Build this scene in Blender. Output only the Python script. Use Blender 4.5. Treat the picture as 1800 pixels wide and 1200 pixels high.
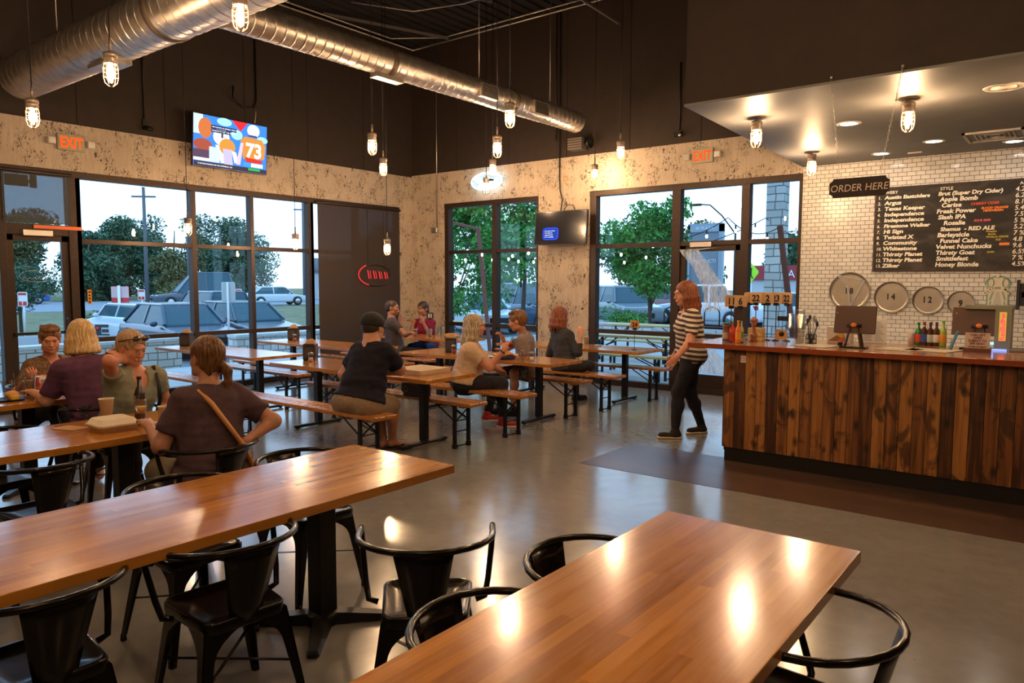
import bpy, bmesh, math, random
import numpy as np
from mathutils import Vector, Matrix
for o in list(bpy.data.objects): bpy.data.objects.remove(o)
SC = bpy.context.scene
COL = SC.collection
PI = math.pi
# ---------------------------------------------------------------- camera
cam_d = bpy.data.cameras.new('camera'); cam = bpy.data.objects.new('camera', cam_d); COL.objects.link(cam)
def cam_axes(yaw, pitch, roll):
    c, s = math.cos, math.sin
    M = Matrix(((c(yaw), s(yaw), 0), (0, 0, -1), (-s(yaw), c(yaw), 0)))
    P = Matrix(((1, 0, 0), (0, c(pitch), -s(pitch)), (0, s(pitch), c(pitch))))
    Z = Matrix(((c(roll), -s(roll), 0), (s(roll), c(roll), 0), (0, 0, 1)))
    return Z @ P @ M
A = cam_axes(.6609, .0806, .0027)
ROT = Matrix((A[0], -A[1], -A[2])).transposed()
cam.matrix_world = Matrix.Translation((10.745, -10.551, 1.70)) @ ROT.to_4x4()
cam_d.sensor_width = 36; cam_d.lens = 1293.75 * 36 / 1800; cam_d.clip_start = .05; cam_d.clip_end = 600
SC.camera = cam
# ---------------------------------------------------------------- view + sky
SC.view_settings.view_transform = 'Standard'; SC.view_settings.look = 'None'
SC.view_settings.gamma = 1; SC.view_settings.exposure = 0.52; SC.view_settings.use_curve_mapping = False
W = bpy.data.worlds.new('dusk_sky'); SC.world = W; W.use_nodes = True
nt = W.node_tree; nt.nodes.clear()
wo = nt.nodes.new('ShaderNodeOutputWorld'); bg = nt.nodes.new('ShaderNodeBackground')
tc = nt.nodes.new('ShaderNodeTexCoord'); sx = nt.nodes.new('ShaderNodeSeparateXYZ'); cr = nt.nodes.new('ShaderNodeValToRGB')
nt.links.new(tc.outputs['Generated'], sx.inputs[0]); nt.links.new(sx.outputs['Z'], cr.inputs[0])
cr.color_ramp.elements[0].color = (.66, .76, .98, 1); cr.color_ramp.elements[0].position = 0.0
cr.color_ramp.elements[1].color = (.42, .64, 1.0, 1); cr.color_ramp.elements[1].position = .8
nt.links.new(cr.outputs[0], bg.inputs[0]); bg.inputs[1].default_value = 1.9
nt.links.new(bg.outputs[0], wo.inputs[0])
LAMP_WARM = (1.0, .66, .38)
BULB_STRENGTH = 880.0
# ---------------------------------------------------------------- mesh helpers
class MB:
    def __init__(s): s.v = []; s.f = []; s.mi = []; s.m = 0; s.sm = []
    def add(s, vs, fs, smooth=False, M=None):
        n = len(s.v)
        if M is not None: vs = [M @ Vector(v) for v in vs]
        s.v += [tuple(v) for v in vs]
        for f in fs: s.f.append(tuple(i + n for i in f)); s.mi.append(s.m); s.sm.append(smooth)
        return s
    def box(s, a, b, M=None):
        x0, y0, z0 = a; x1, y1, z1 = b
        if x0 > x1: x0, x1 = x1, x0
        if y0 > y1: y0, y1 = y1, y0
        if z0 > z1: z0, z1 = z1, z0
        vs = [(x0,y0,z0),(x1,y0,z0),(x1,y1,z0),(x0,y1,z0),(x0,y0,z1),(x1,y0,z1),(x1,y1,z1),(x0,y1,z1)]
        return s.add(vs, [(0,3,2,1),(4,5,6,7),(0,1,5,4),(1,2,6,5),(2,3,7,6),(3,0,4,7)], False, M)
    def rbox(s, a, b, r, M=None, seg=3):
        # rounded box: rounding of the outline in x/y plus small bevel in z
        x0, y0, z0 = a; x1, y1, z1 = b
        pts = []
        for cx, cy, a0 in ((x1-r,y1-r,0),(x0+r,y1-r,90),(x0+r,y0+r,180),(x1-r,y0+r,270)):
            for k in range(seg+1):
                t = math.radians(a0 + 90*k/seg); pts.append((math.cos(t), math.sin(t), cx, cy))
        bz = min(r*.5, (z1-z0)*.3)
        rings = []
        for z, rr in ((z0, r-bz*.6), (z0+bz, r), (z1-bz, r), (z1, r-bz*.6)):
            rings.append([(cx+c*rr, cy+q*rr, z) for c, q, cx, cy in pts])
        return s.loft(rings, caps=True, M=M, smooth=False)
    def loft(s, rings, caps=True, closed=True, M=None, smooth=True):
        n = len(rings[0]); vs = [p for r in rings for p in r]; fs = []
        for i in range(len(rings)-1):
            for j in range(n if closed else n-1):
                k = (j+1) % n
                fs.append((i*n+j, i*n+k, (i+1)*n+k, (i+1)*n+j))
        if caps and closed:
            fs.append(tuple(range(n-1, -1, -1))); fs.append(tuple((len(rings)-1)*n + j for j in range(n)))
        return s.add(vs, fs, smooth, M)
    def lathe(s, prof, n=16, M=None, smooth=True, c=(0,0,0)):
        rings = [[(c[0]+r*math.cos(2*PI*j/n), c[1]+r*math.sin(2*PI*j/n), c[2]+z) for j in range(n)] for r, z in prof]
        return s.loft(rings, True, True, M, smooth)
    def tube(s, path, r, n=8, M=None, closed=False, flat=1.0, caps=True):
        P = [Vector(p) for p in path]; m = len(P); rings = []
        rs = r if hasattr(r, '__len__') else [r]*m
        up = None
        for i in range(m):
            if closed: t = P[(i+1) % m] - P[i-1]
            else: t = P[min(i+1, m-1)] - P[max(i-1, 0)]
            if t.length < 1e-9: t = Vector((0,0,1))
            t.normalize()
            if up is None:
                up = Vector((0,0,1)) if abs(t.z) < .95 else Vector((1,0,0))
            a = t.cross(up)
            if a.length < 1e-5: a = t.orthogonal()
            a.normalize(); b = a.cross(t).normalized(); up = b
            rings.append([tuple(P[i] + a*math.cos(2*PI*j/n)*rs[i] + b*math.sin(2*PI*j/n)*rs[i]*flat) for j in range(n)])
        if closed: rings.append(rings[0]); caps = False
        return s.loft(rings, caps, True, M, True)
    def bar(s, p, q, w, h=None, M=None, up=(0,0,1)):
        h = h or w; p = Vector(p); q = Vector(q); t = (q-p).normalized(); u = Vector(up)
        a = t.cross(u)
        if a.length < 1e-4: a = t.cross(Vector((1,0,0)))
        a.normalize(); b = a.cross(t).normalized()
        rings = [[tuple(c + a*sx*w/2 + b*sy*h/2) for sx, sy in ((-1,-1),(1,-1),(1,1),(-1,1))] for c in (p, q)]
        return s.loft(rings, True, True, M, False)
    def prism(s, poly, z0, z1, M=None):
        n = len(poly)
        vs = [(x, y, z0) for x, y in poly] + [(x, y, z1) for x, y in poly]
        fs = [tuple(range(n-1,-1,-1)), tuple(range(n, 2*n))] + [(i, (i+1)%n, n+(i+1)%n, n+i) for i in range(n)]
        return s.add(vs, fs, False, M)
    def ball(s, c, r, n=12, m=8, M=None):
        rx, ry, rz = r if hasattr(r, '__len__') else (r, r, r)
        prof = [(math.sin(PI*i/m), -math.cos(PI*i/m)) for i in range(m+1)]
        rings = [[(c[0]+rx*max(p,.001)*math.cos(2*PI*j/n), c[1]+ry*max(p,.001)*math.sin(2*PI*j/n), c[2]+rz*z) for j in range(n)] for p, z in prof]
        return s.loft(rings, True, True, M, True)
def mesh_obj(name, mb, mats, parent=None, loc=None, rotz=0, bevel=0, recalc=True):
    me = bpy.data.meshes.new(name)
    me.from_pydata(mb.v, [], mb.f); me.update()
    if not isinstance(mats, (list, tuple)): mats = [mats]
    for m in mats: me.materials.append(m)
    me.polygons.foreach_set('material_index', mb.mi)
    me.polygons.foreach_set('use_smooth', mb.sm)
    if recalc:
        bm = bmesh.new(); bm.from_mesh(me); bmesh.ops.recalc_face_normals(bm, faces=bm.faces); bm.to_mesh(me); bm.free()
    o = bpy.data.objects.new(name, me); COL.objects.link(o)
    if parent: o.parent = parent
    if loc: o.location = loc
    if rotz: o.rotation_euler = (0, 0, rotz)
    if bevel:
        b = o.modifiers.new('bevel', 'BEVEL'); b.width = bevel; b.segments = 2; b.limit_method = 'ANGLE'
    return o
def tag(o, label=None, cat=None, group=None, kind=None):
    if label: o['label'] = label
    if cat: o['category'] = cat
    if group: o['group'] = group
    if kind: o['kind'] = kind
    return o
def thing(name, loc=(0,0,0), rotz=0, label=None, cat=None, group=None, kind=None):
    o = bpy.data.objects.new(name, None); COL.objects.link(o); o.location = loc; o.rotation_euler = (0,0,rotz)
    o.empty_display_size = .1
    return tag(o, label, cat, group, kind)
def struct(name, mb, mat, parent=None, bevel=0, label=None):
    o = mesh_obj(name, mb, mat, parent, bevel=bevel)
    if not parent: o['kind'] = 'structure'
    if label: o['label'] = label
    return o
def dup(root, loc, rotz=0, label=None, group=None):
    r = root.copy(); COL.objects.link(r); r.location = loc; r.rotation_euler = (0, 0, rotz)
    if label: r['label'] = label
    if group: r['group'] = group
    for ch in list(root.children):
        c = ch.copy(); COL.objects.link(c); c.parent = r
        for g in list(ch.children):
            d = g.copy(); COL.objects.link(d); d.parent = c
    return r
def text_mesh(name, txt, size, mat, M, parent=None, ext=.001, align='LEFT', sx=1.0, shear=0, bold=0, space=1.0):
    cu = bpy.data.curves.new(name, 'FONT'); cu.body = txt; cu.size = size; cu.extrude = ext; cu.align_x = align
    cu.align_y = 'BOTTOM_BASELINE' if hasattr(cu, 'align_y') else 'TOP'; cu.shear = shear; cu.offset = bold; cu.resolution_u = 3
    cu.space_character = space
    t = bpy.data.objects.new(name, cu); COL.objects.link(t)
    dg = bpy.context.evaluated_depsgraph_get(); me = bpy.data.meshes.new_from_object(t.evaluated_get(dg))
    bpy.data.objects.remove(t); bpy.data.curves.remove(cu)
    me.transform(M @ Matrix.Diagonal((sx, 1, 1, 1)))
    me.materials.clear(); me.materials.append(mat); me.name = name
    o = bpy.data.objects.new(name, me); COL.objects.link(o)
    if parent: o.parent = parent
    return o
def text_into(mb, txt, size, M, ext=.0008, align='LEFT', sx=1.0, shear=0, bold=0):
    cu = bpy.data.curves.new('t', 'FONT'); cu.body = txt; cu.size = size; cu.extrude = ext; cu.align_x = align; cu.shear = shear; cu.offset = bold; cu.resolution_u = 2
    t = bpy.data.objects.new('t', cu); COL.objects.link(t)
    dg = bpy.context.evaluated_depsgraph_get(); me = bpy.data.meshes.new_from_object(t.evaluated_get(dg))
    bpy.data.objects.remove(t); bpy.data.curves.remove(cu)
    me.transform(M @ Matrix.Diagonal((sx, 1, 1, 1)))
    mb.add([tuple(v.co) for v in me.vertices], [tuple(p.vertices) for p in me.polygons]); bpy.data.meshes.remove(me)
FACE_S = Matrix.Rotation(PI/2, 4, 'X')                      # text on a surface facing -Y, reading along +X
FACE_E = Matrix.Rotation(PI/2, 4, 'Z') @ FACE_S             # facing +X, reading along +Y
FACE_N = Matrix.Rotation(PI, 4, 'Z') @ FACE_S
T = Matrix.Translation
# ---------------------------------------------------------------- materials
class NT:
    def __init__(s, name):
        s.mat = bpy.data.materials.new(name); s.mat.use_nodes = True; s.t = s.mat.node_tree
        s.b = s.t.nodes['Principled BSDF']; s.out = s.t.nodes['Material Output']
    def n(s, typ, **kw):
        nd = s.t.nodes.new('ShaderNode' + typ)
        for k, v in kw.items():
            if k.startswith('_'): setattr(nd, k[1:], v)
            else:
                key = int(k[1:]) if k[0] == 'i' and k[1:].isdigit() else k.replace('__', ' ')
                if isinstance(v, tuple) and len(v) == 2 and hasattr(v[0], 'outputs'): s.t.links.new(v[0].outputs[v[1]], nd.inputs[key])
                elif hasattr(v, 'outputs'): s.t.links.new(v.outputs[0], nd.inputs[key])
                else: nd.inputs[key].default_value = v
        return nd
    def set(s, key, v):
        if isinstance(v, tuple) and len(v) == 2 and hasattr(v[0], 'outputs'): s.t.links.new(v[0].outputs[v[1]], s.b.inputs[key])
        elif hasattr(v, 'outputs'): s.t.links.new(v.outputs[0], s.b.inputs[key])
        else: s.b.inputs[key].default_value = v
        return s
    def ramp(s, fac, stops, interp='LINEAR'):
        r = s.n('ValToRGB', Fac=fac); e = r.color_ramp; e.interpolation = interp
        while len(e.elements) < len(stops): e.elements.new(.5)
        for el, (p, c) in zip(e.elements, stops):
            el.position = p; el.color = (*c, 1) if hasattr(c, '__len__') else (c, c, c, 1)
        return r
    def coords(s, scale=(1,1,1), out='Object', rot=(0,0,0)):
        t = s.n('TexCoord'); return s.n('Mapping', Vector=(t, out), Scale=scale, Rotation=rot)
    def mix(s, fac, a, b, mode='MIX'):
        m = s.n('Mix', _data_type='RGBA', _blend_type=mode)
        for key, v in ((0, fac), (6, a), (7, b)):
            if hasattr(v, 'outputs'): s.t.links.new(v.outputs[0], m.inputs[key])
            else: m.inputs[key].default_value = (*v, 1) if hasattr(v, '__len__') and len(v) == 3 else v
        class R: pass
        r = m
        s.last = m
        # expose colour result as output 0 through a reroute-like gamma node
        g = s.n('Gamma'); s.t.links.new(m.outputs[2], g.inputs[0]); return g
    def math(s, op, a, b=0.0, clamp=False):
        m = s.n('Math', _operation=op, _use_clamp=clamp)
        for i, v in ((0, a), (1, b)):
            if isinstance(v, tuple): s.t.links.new(v[0].outputs[v[1]], m.inputs[i])
            elif hasattr(v, 'outputs'): s.t.links.new(v.outputs[0], m.inputs[i])
            else: m.inputs[i].default_value = v
        return m
    def bump(s, h, strength=.3, dist=.01):
        b = s.n('Bump', Height=h, Strength=strength, Distance=dist); s.t.links.new(b.outputs[0], s.b.inputs['Normal']); return s
_mc = {}
def pm(name, col, rough=.5, metal=0, coat=0, spec=.5, noise=0, nscale=20, emit=None, estr=0, trans=0, bump=0, alpha=1, ior=1.45):
    if name in _mc: return _mc[name]
    k = NT(name); k.set('Base Color', (*col, 1)).set('Roughness', rough).set('Metallic', metal).set('Coat Weight', coat).set('Coat Roughness', .12)
    k.set('Specular IOR Level', spec); k.set('Transmission Weight', trans); k.set('IOR', ior); k.set('Alpha', alpha)
    nz = k.n('TexNoise', Vector=k.coords(), Scale=nscale, Detail=4)
    if noise:
        a = tuple(c*(1-noise) for c in col); b = tuple(min(1, c*(1+noise)) for c in col)
        k.set('Base Color', k.ramp(nz, [(.3, a), (.7, b)]))
    if bump: k.bump(nz, bump, .01)
    if emit: k.set('Emission Color', (*emit, 1)).set('Emission Strength', estr)
    _mc[name] = k.mat; return k.mat
def wood(name, light, dark, bw=.045, bl=.7, rough=.28, coat=.25, contrast=1.0):
    k = NT(name); c = k.coords()
    br = k.n('TexBrick', Vector=c, Scale=1.0, Mortar__Size=.0006, Mortar__Smooth=0, Bias=0, Brick__Width=bl, Row__Height=bw, Color1=(0,0,0,1), Color2=(1,1,1,1), Mortar=(.25,.25,.25,1), _offset=.37, _offset_frequency=2)
    n1 = k.n('TexNoise', Vector=k.coords((2.2, 45, 20)), Scale=1.0, Detail=6, Roughness=.65)
    n2 = k.n('TexNoise', Vector=k.coords((.8, 6, 3)), Scale=1.0, Detail=3)
    f = k.math('ADD', k.math('MULTIPLY', br, .27*contrast), k.math('ADD', k.math('MULTIPLY', n1, .40), k.math('MULTIPLY', n2, .30)))
    mid = tuple((a+b)/2 for a, b in zip(light, dark))
    k.set('Base Color', k.ramp(f, [(.24, dark), (.46, mid), (.70, light)]))
    sc = k.n('TexNoise', Vector=k.coords((9, 60, 9)), Scale=1.0, Detail=5)
    k.set('Roughness', k.ramp(sc, [(.3, rough*.75), (.75, rough*1.35)])).set('Coat Weight', coat).set('Coat Roughness', .13)
    k.bump(n1, .06, .002); return k.mat
M_TABLE = wood('butcher_block_oiled', (.62,.265,.042), (.27,.085,.012), contrast=1.0, rough=.2, coat=.55)
M_BENCH = wood('bench_plank_pine', (.60,.27,.06), (.30,.10,.02), rough=.24, bw=.14, bl=2.3)
M_PALE = wood('patio_pine', (.72,.55,.28), (.45,.30,.12), bw=.1, bl=2.0, rough=.5, coat=0)
M_EDGE = wood('counter_edge_redwood', (.42,.10,.03), (.20,.035,.012), bw=.02, bl=3, rough=.22, coat=.4)
M_CTOP = wood('counter_top_wood', (.50,.25,.10), (.25,.09,.03), bw=.12, bl=2.5, rough=.2, coat=.5)
M_BLACK = pm('black_powder_steel', (.012,.011,.010), .38, .3, noise=.3)
M_CHAIR = pm('gunmetal_chair_paint', (.018,.0145,.012), .27, .75, coat=.3, noise=.35, nscale=30)
M_FRAME = pm('bronze_window_frame', (.035,.020,.014), .45, .4, noise=.2)
M_DARK = pm('dark_brown_paint', (.023,.0135,.0095), .75, noise=.15, nscale=6, bump=.05)
M_CEIL = pm('ceiling_black', (.012,.009,.008), .85, noise=.2)
M_CONDUIT = pm('conduit_steel', (.45,.42,.40), .35, .9)
M_SOFFIT = pm('soffit_grey_paint', (.155,.15,.148), .52, spec=.3, noise=.06, nscale=3)
M_DUCT = None
k = NT('galvanised_duct'); c = k.coords()
nz = k.n('TexNoise', Vector=k.coords((3,3,3)), Scale=4, Detail=4)
k.set('Base Color', k.ramp(nz, [(.3,(.40,.36,.33)),(.7,(.58,.53,.49))])).set('Metallic', .9).set('Roughness', k.ramp(nz, [(.3,.30),(.7,.42)]))
M_DUCT = k.mat
# concrete floor
k = NT('polished_concrete')
a = k.n('TexNoise', Vector=k.coords((1,1,1)), Scale=.9, Detail=8, Roughness=.6)
b = k.n('TexNoise', Vector=k.coords((1,1,1)), Scale=9, Detail=8, Roughness=.7)
sp = k.n('TexVoronoi', Vector=k.coords(), Scale=3.1)
spot = k.ramp((sp, 'Distance'), [(.012, 0), (.02, 1)])
base = k.ramp(k.math('ADD', k.math('MULTIPLY', a, .6), k.math('MULTIPLY', b, .4)), [(.30,(.18,.172,.162)),(.52,(.23,.222,.208)),(.72,(.285,.272,.252))])
k.set('Base Color', k.mix(spot, (.06,.045,.035), base))
k.set('Roughness', k.ramp(b, [(.3,.13),(.7,.26)])).set('Coat Weight', .35).set('Coat Roughness', .12)
k.bump(b, .008, .002); M_FLOOR = k.mat
k = NT('vinyl_plank')
br = k.n('TexBrick', Vector=k.coords(), Scale=1, Mortar__Size=.0015, Brick__Width=1.22, Row__Height=.18, Color1=(.2,.2,.2,1), Color2=(1,1,1,1), Mortar=(0,0,0,1))
n1 = k.n('TexNoise', Vector=k.coords((3,40,3)), Scale=1, Detail=5)
k.set('Base Color', k.ramp(k.math('ADD', k.math('MULTIPLY', br, .4), k.math('MULTIPLY', n1, .6)), [(.2,(.035,.018,.013)),(.9,(.12,.062,.04))])).set('Roughness', .33)
M_VINYL = k.mat
# chipped whitewashed panel wall
k = NT('chipped_plaster_board')
t = k.n('TexCoord'); sp = k.n('SeparateXYZ', Vector=(t, 'Object'))
h = k.math('ADD', (sp, 0), (sp, 1)); cv = k.n('CombineXYZ', X=h, Y=(sp, 2), Z=0.0)
def mp(sc): return k.n('Mapping', Vector=cv, Scale=sc)
streak = k.n('TexNoise', Vector=mp((95, 1.8, 1)), Scale=1, Detail=3)
big = k.n('TexNoise', Vector=mp((1.3, 1.2, 1)), Scale=1, Detail=4)
m1 = k.n('TexNoise', Vector=mp((15, 9, 1)), Scale=1, Detail=2.5, Roughness=.55, Distortion=1.4)
ln = k.math('ABSOLUTE', k.math('SUBTRACT', m1, .5)); thin = k.math('LESS_THAN', ln, .0155)
cl = k.n('TexNoise', Vector=mp((4.2, 3.6, 1)), Scale=1, Detail=3); clm = k.math('GREATER_THAN', cl, .50)
m2 = k.n('TexNoise', Vector=mp((30, 13, 1)), Scale=1, Detail=2, Distortion=.8)
blob = k.math('GREATER_THAN', k.math('ADD', m2, k.math('MULTIPLY', cl, .42)), .885)
marks = k.math('MAXIMUM', k.math('MULTIPLY', thin, clm), blob)
wl = k.math('LESS_THAN', k.math('ABSOLUTE', k.math('SUBTRACT', streak, .5)), .012)
basec = k.ramp(k.math('ADD', k.math('MULTIPLY', streak, .5), k.math('MULTIPLY', big, .5)), [(.3,(.33,.27,.215)),(.55,(.44,.365,.295)),(.75,(.54,.46,.38))])
c1 = k.mix(k.math('MULTIPLY', wl, .55), basec, (.20,.13,.08))
k.set('Base Color', k.mix(marks, c1, (.055,.04,.032))).set('Roughness', .72)
k.bump(k.math('SUBTRACT', 1.0, marks), .5, .006); M_PANEL = k.mat
# white subway tile
k = NT('subway_tile'); t = k.n('TexCoord'); sp = k.n('SeparateXYZ', Vector=(t, 'Object')); cv = k.n('CombineXYZ', X=(sp,0), Y=(sp,2), Z=0.0)
br = k.n('TexBrick', Vector=cv, Scale=1, Mortar__Size=.0028, Mortar__Smooth=.1, Bias=0, Brick__Width=.1045, Row__Height=.0535, Color1=(.54,.53,.51,1), Color2=(.64,.63,.60,1), Mortar=(.05,.04,.035,1))
k.set('Base Color', br).set('Roughness', k.ramp((br, 1), [(0,.12),(1,.7)]))
tn = k.n('TexNoise', Vector=cv, Scale=17, Detail=1)
k.bump(k.math('SUBTRACT', k.math('MULTIPLY', tn, .55), (br, 1)), .5, .004); M_TILE = k.mat
# bar front boards
k = NT('stained_knotty_pine'); t = k.n('TexCoord'); sp = k.n('SeparateXYZ', Vector=(t, 'Object'))
bi = k.math('FLOOR', k.math('DIVIDE', (sp,0), .100)); wn = k.n('TexWhiteNoise', _noise_dimensions='1D', W=bi)
cv = k.n('CombineXYZ', X=(sp,0), Y=k.math('MULTIPLY', wn, 7.3), Z=(sp,2))
g = k.n('TexNoise', Vector=k.n('Mapping', Vector=cv, Scale=(38,1,1.6)), Scale=1, Detail=5, Distortion=.6)
kn = k.n('TexVoronoi', Vector=k.n('Mapping', Vector=cv, Scale=(8.5,1,4.2)), Scale=1, Randomness=1)
knot = k.ramp((kn, 'Distance'), [(.08, 1), (.27, 0)])
bl = k.n('TexNoise', Vector=k.n('Mapping', Vector=cv, Scale=(7,1,3.5)), Scale=1, Detail=3, Distortion=1.0)
blot = k.ramp(bl, [(.53, 0), (.62, 1)])
base = k.ramp(k.math('ADD', k.math('MULTIPLY', g, .65), k.math('MULTIPLY', wn, .35)), [(.32,(.055,.018,.006)),(.48,(.20,.070,.018)),(.68,(.42,.175,.042))])
c1 = k.mix(k.math('MULTIPLY', blot, .82), base, (.045,.015,.006))
k.set('Base Color', k.mix(k.math('MULTIPLY', knot, .9), c1, (.012,.005,.003))).set('Roughness', .42); k.bump(g, .15, .004); M_BOARD = k.mat
# glass panes
def glass(name, tint, fres=1.0, rough=0.0, ior=1.5):
    k = NT(name); k.t.nodes.remove(k.b)
    tr = k.n('BsdfTransparent', Color=(*tint, 1)); gl = k.n('BsdfGlossy', Roughness=rough); fr = k.n('LayerWeight', Blend=.5); pw = k.math('POWER', (fr,'Facing'), 4.0); fr = k.math('ADD', k.math('MULTIPLY', pw, .75), .028)
    mx = k.n('MixShader'); f = k.math('MULTIPLY', fr, fres)
    k.t.links.new(f.outputs[0], mx.inputs[0]); k.t.links.new(tr.outputs[0], mx.inputs[1]); k.t.links.new(gl.outputs[0], mx.inputs[2])
    k.t.links.new(mx.outputs[0], k.out.inputs[0]); return k.mat
M_GLASS = glass('window_glass', (.80,.93,.96))
M_CLEAR = glass('clear_drinking_glass', (.93,.94,.93), 1.6)
M_SHADE = None
k = NT('solar_screen_fabric'); k.t.nodes.remove(k.b)
tr = k.n('BsdfTransparent', Color=(.75,.8,.85,1)); df = k.n('BsdfDiffuse', Color=(.055,.045,.042,1)); mx = k.n('MixShader', Fac=.90)
k.t.links.new(tr.outputs[0], mx.inputs[1]); k.t.links.new(df.outputs[0], mx.inputs[2]); k.t.links.new(mx.outputs[0], k.out.inputs[0]); M_SHADE = k.mat
k = NT('thin_solar_screen'); k.t.nodes.remove(k.b)
tr = k.n('BsdfTransparent', Color=(.75,.85,.9,1)); df = k.n('BsdfDiffuse', Color=(.10,.10,.10,1)); mx = k.n('MixShader', Fac=.62)
k.t.links.new(tr.outputs[0], mx.inputs[1]); k.t.links.new(df.outputs[0], mx.inputs[2]); k.t.links.new(mx.outputs[0], k.out.inputs[0]); M_SHADE2 = k.mat
def emis(name, col, s):
    if name in _mc: return _mc[name]
    k = NT(name); k.t.nodes.remove(k.b); e = k.n('Emission', Color=(*col,1), Strength=s); k.t.links.new(e.outputs[0], k.out.inputs[0]); _mc[name] = k.mat; return k.mat
# ================================================================ THE ROOM
XR, YB, ZC = 13.2, -13.0, 6.3
def slab(a, b): return MB().box(a, b)
struct('floor', slab((0,YB,-.12),(XR,0,0)), M_FLOOR)
o = struct('floor_plank_inlay', slab((7.05,-4.77,0),(XR,-3.7,.002)), M_VINYL); o.name = 'trim_6'
struct('ceiling', slab((-.3,YB,ZC),(XR+.2,.3,ZC+.2)), M_CEIL)
struct('wall_right', slab((XR,YB,0),(XR+.2,.2,ZC)), M_DARK)
struct('wall_behind', slab((-.2,YB-.2,0),(XR+.2,YB,ZC)), M_DARK)
# left wall: upper dark board, textured band, textured piers
struct('wall_left', slab((-.2,YB,3.77),(0,0,ZC)), M_DARK)
mb = MB(); mb.box((-.2,YB,3.155),(0.012,0,3.77)); mb.box((-.2,-.36,0),(.012,0,3.155)); mb.box((-.2,YB,0),(.012,-8.15,3.155)); struct('wall_left_band', mb, M_PANEL).name = 'wall_left_panelling'
# back wall
struct('wall_back', slab((-.2,0,3.80),(XR,.2,ZC)), M_DARK)
mb = MB(); mb.box((.0,-.012,3.2),(7.607,.11,3.80)); mb.box((0,-.012,0),(.87,.11,3.2)); mb.box((3.13,-.012,0),(4.17,.11,3.2))
struct('wall_back_panelling', mb, M_PANEL)
struct('wall_back_tile', slab((7.607,-.02,0),(XR,.2,3.30)), M_TILE)
# wall seams in the dark board
mb = MB()
for y in (-7.4,-6.2,-5.0,-3.7,-2.5,-1.25): mb.box((0,y-.004,3.77),(.006,y+.004,ZC))
for x in (1.2,2.45,3.7,4.9,6.1,7.3): mb.box((x-.004,-.006,3.8),(x+.004,0,ZC))
struct('trim_1', mb, M_CEIL)
# windows -------------------------------------------------------
def window(name, axis, a, b, vs, hs, z0, z1, fr=.045, dep=.11, off=-.03, panes=None, wide=None):
    """axis 'x': wall X=0, runs along Y. axis 'y': wall Y=0, runs along X."""
    root = thing(name, kind='structure')
    def bx(mb, u0, u1, za, zb, d0, d1):
        if axis == 'x': mb.box((d0,u0,za),(d1,u1,zb))
        else: mb.box((u0,-d1,za),(u1,-d0,zb))
    mb = MB()
    bx(mb, a, b, z1-fr*1.9, z1, off-dep, off+.03); bx(mb, a, b, 0 if z0 < .2 else z0, z0+.10 if z0 < .2 else z0+fr, off-dep, off+.03)
    for v, w in vs: bx(mb, v-w/2, v+w/2, z0, z1, off-dep, off+.02)
    for h, w in hs: bx(mb, a, b, h-w/2, h+w/2, off-dep*.9, off+.01)
    mesh_obj('window_frame', mb, M_FRAME, root, bevel=.003)
    zs = [z0] + sorted(h for h, w in hs) + [z1]; us = [v for v, w in vs]
    for i in range(len(us)-1):
        for j in range(len(zs)-1):
            if panes and not panes(i, j): continue
            pb = MB(); bx(pb, us[i]+.01, us[i+1]-.01, zs[j]+.01, zs[j+1]-.01, off-.058, off-.052)
            mesh_obj('pane', pb, M_GLASS, root)
    return root
FR = .06
window('window_1', 'x', -8.1, -6.2, [(-8.07,.06),(-7.13,.09),(-6.28,.16)], [(2.36,.14)], 0, 3.155, panes=lambda i, j: not (i == 1 and j == 0))
window('window_2', 'x', -6.2, -2.41, [(-6.23,.06),(-4.605,.075),(-3.607,.06),(-2.455,.10)], [(2.235,.06),(.89,.065)], 0, 3.155)
window('window_3', 'x', -2.41, -.36, [(-2.43,.06),(-1.42,.07),(-.39,.06)], [(2.235,.06),(.89,.065)], 0, 3.155)
window('window_4', 'y', .87, 3.13, [(.92,.10),(2.11,.10),(3.10,.06)], [(2.27,.06),(.89,.07)], 0, 3.2)
window('window_5', 'y', 4.17, 7.607, [(4.23,.12),(5.72,.14),(6.80,.12),(7.58,.06)], [(2.29,.07),(.89,.07)], 0, 3.2, panes=lambda i, j: not (i == 1 and j < 2))
# glazed doors
def door(name, axis, a, b, ztop, kick, M_kick, handle=True):
    root = thing(name, kind='structure'); S = .085
    def bx(mb, u0, u1, za, zb, d0, d1):
        if axis == 'x': mb.box((d0,u0,za),(d1,u1,zb))
        else: mb.box((u0,-d1,za),(u1,-d0,zb))
    mb = MB(); bx(mb,a,a+S,.01,ztop,-.10,-.045); bx(mb,b-S,b,.01,ztop,-.10,-.045); bx(mb,a,b,ztop-S,ztop,-.10,-.045); bx(mb,a,b,.01,kick,-.10,-.045)
    mesh_obj('door_leaf_frame', mb, M_FRAME, root, bevel=.003)
    pb = MB(); bx(pb,a+S,b-S,kick,ztop-S,-.075,-.069); mesh_obj('pane', pb, M_GLASS, root)
    bb = MB(); bx(bb,a+.04,b-.04,1.0,1.035,-.045,-.01); mesh_obj('push_bar', bb, M_BLACK, root)
    cb = MB(); bx(cb,a+.18,a+.52,ztop-.02,ztop+.05,-.045,.03); mesh_obj('door_closer', cb, M_CONDUIT, root)
    return root
d = door('door_1', 'x', -7.09, -6.36, 2.30, .25, M_FRAME)
hb = MB(); hb.tube([(-.01,-6.43,1.20),(.05,-6.43,1.20),(.055,-6.43,1.08),(.055,-6.43,.96),(-.01,-6.43,.94)], .012); mesh_obj('door_handle', hb, M_BLACK, d)
d = door('door_2', 'y', 5.79, 6.74, 2.255, .30, M_FRAME)
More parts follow.
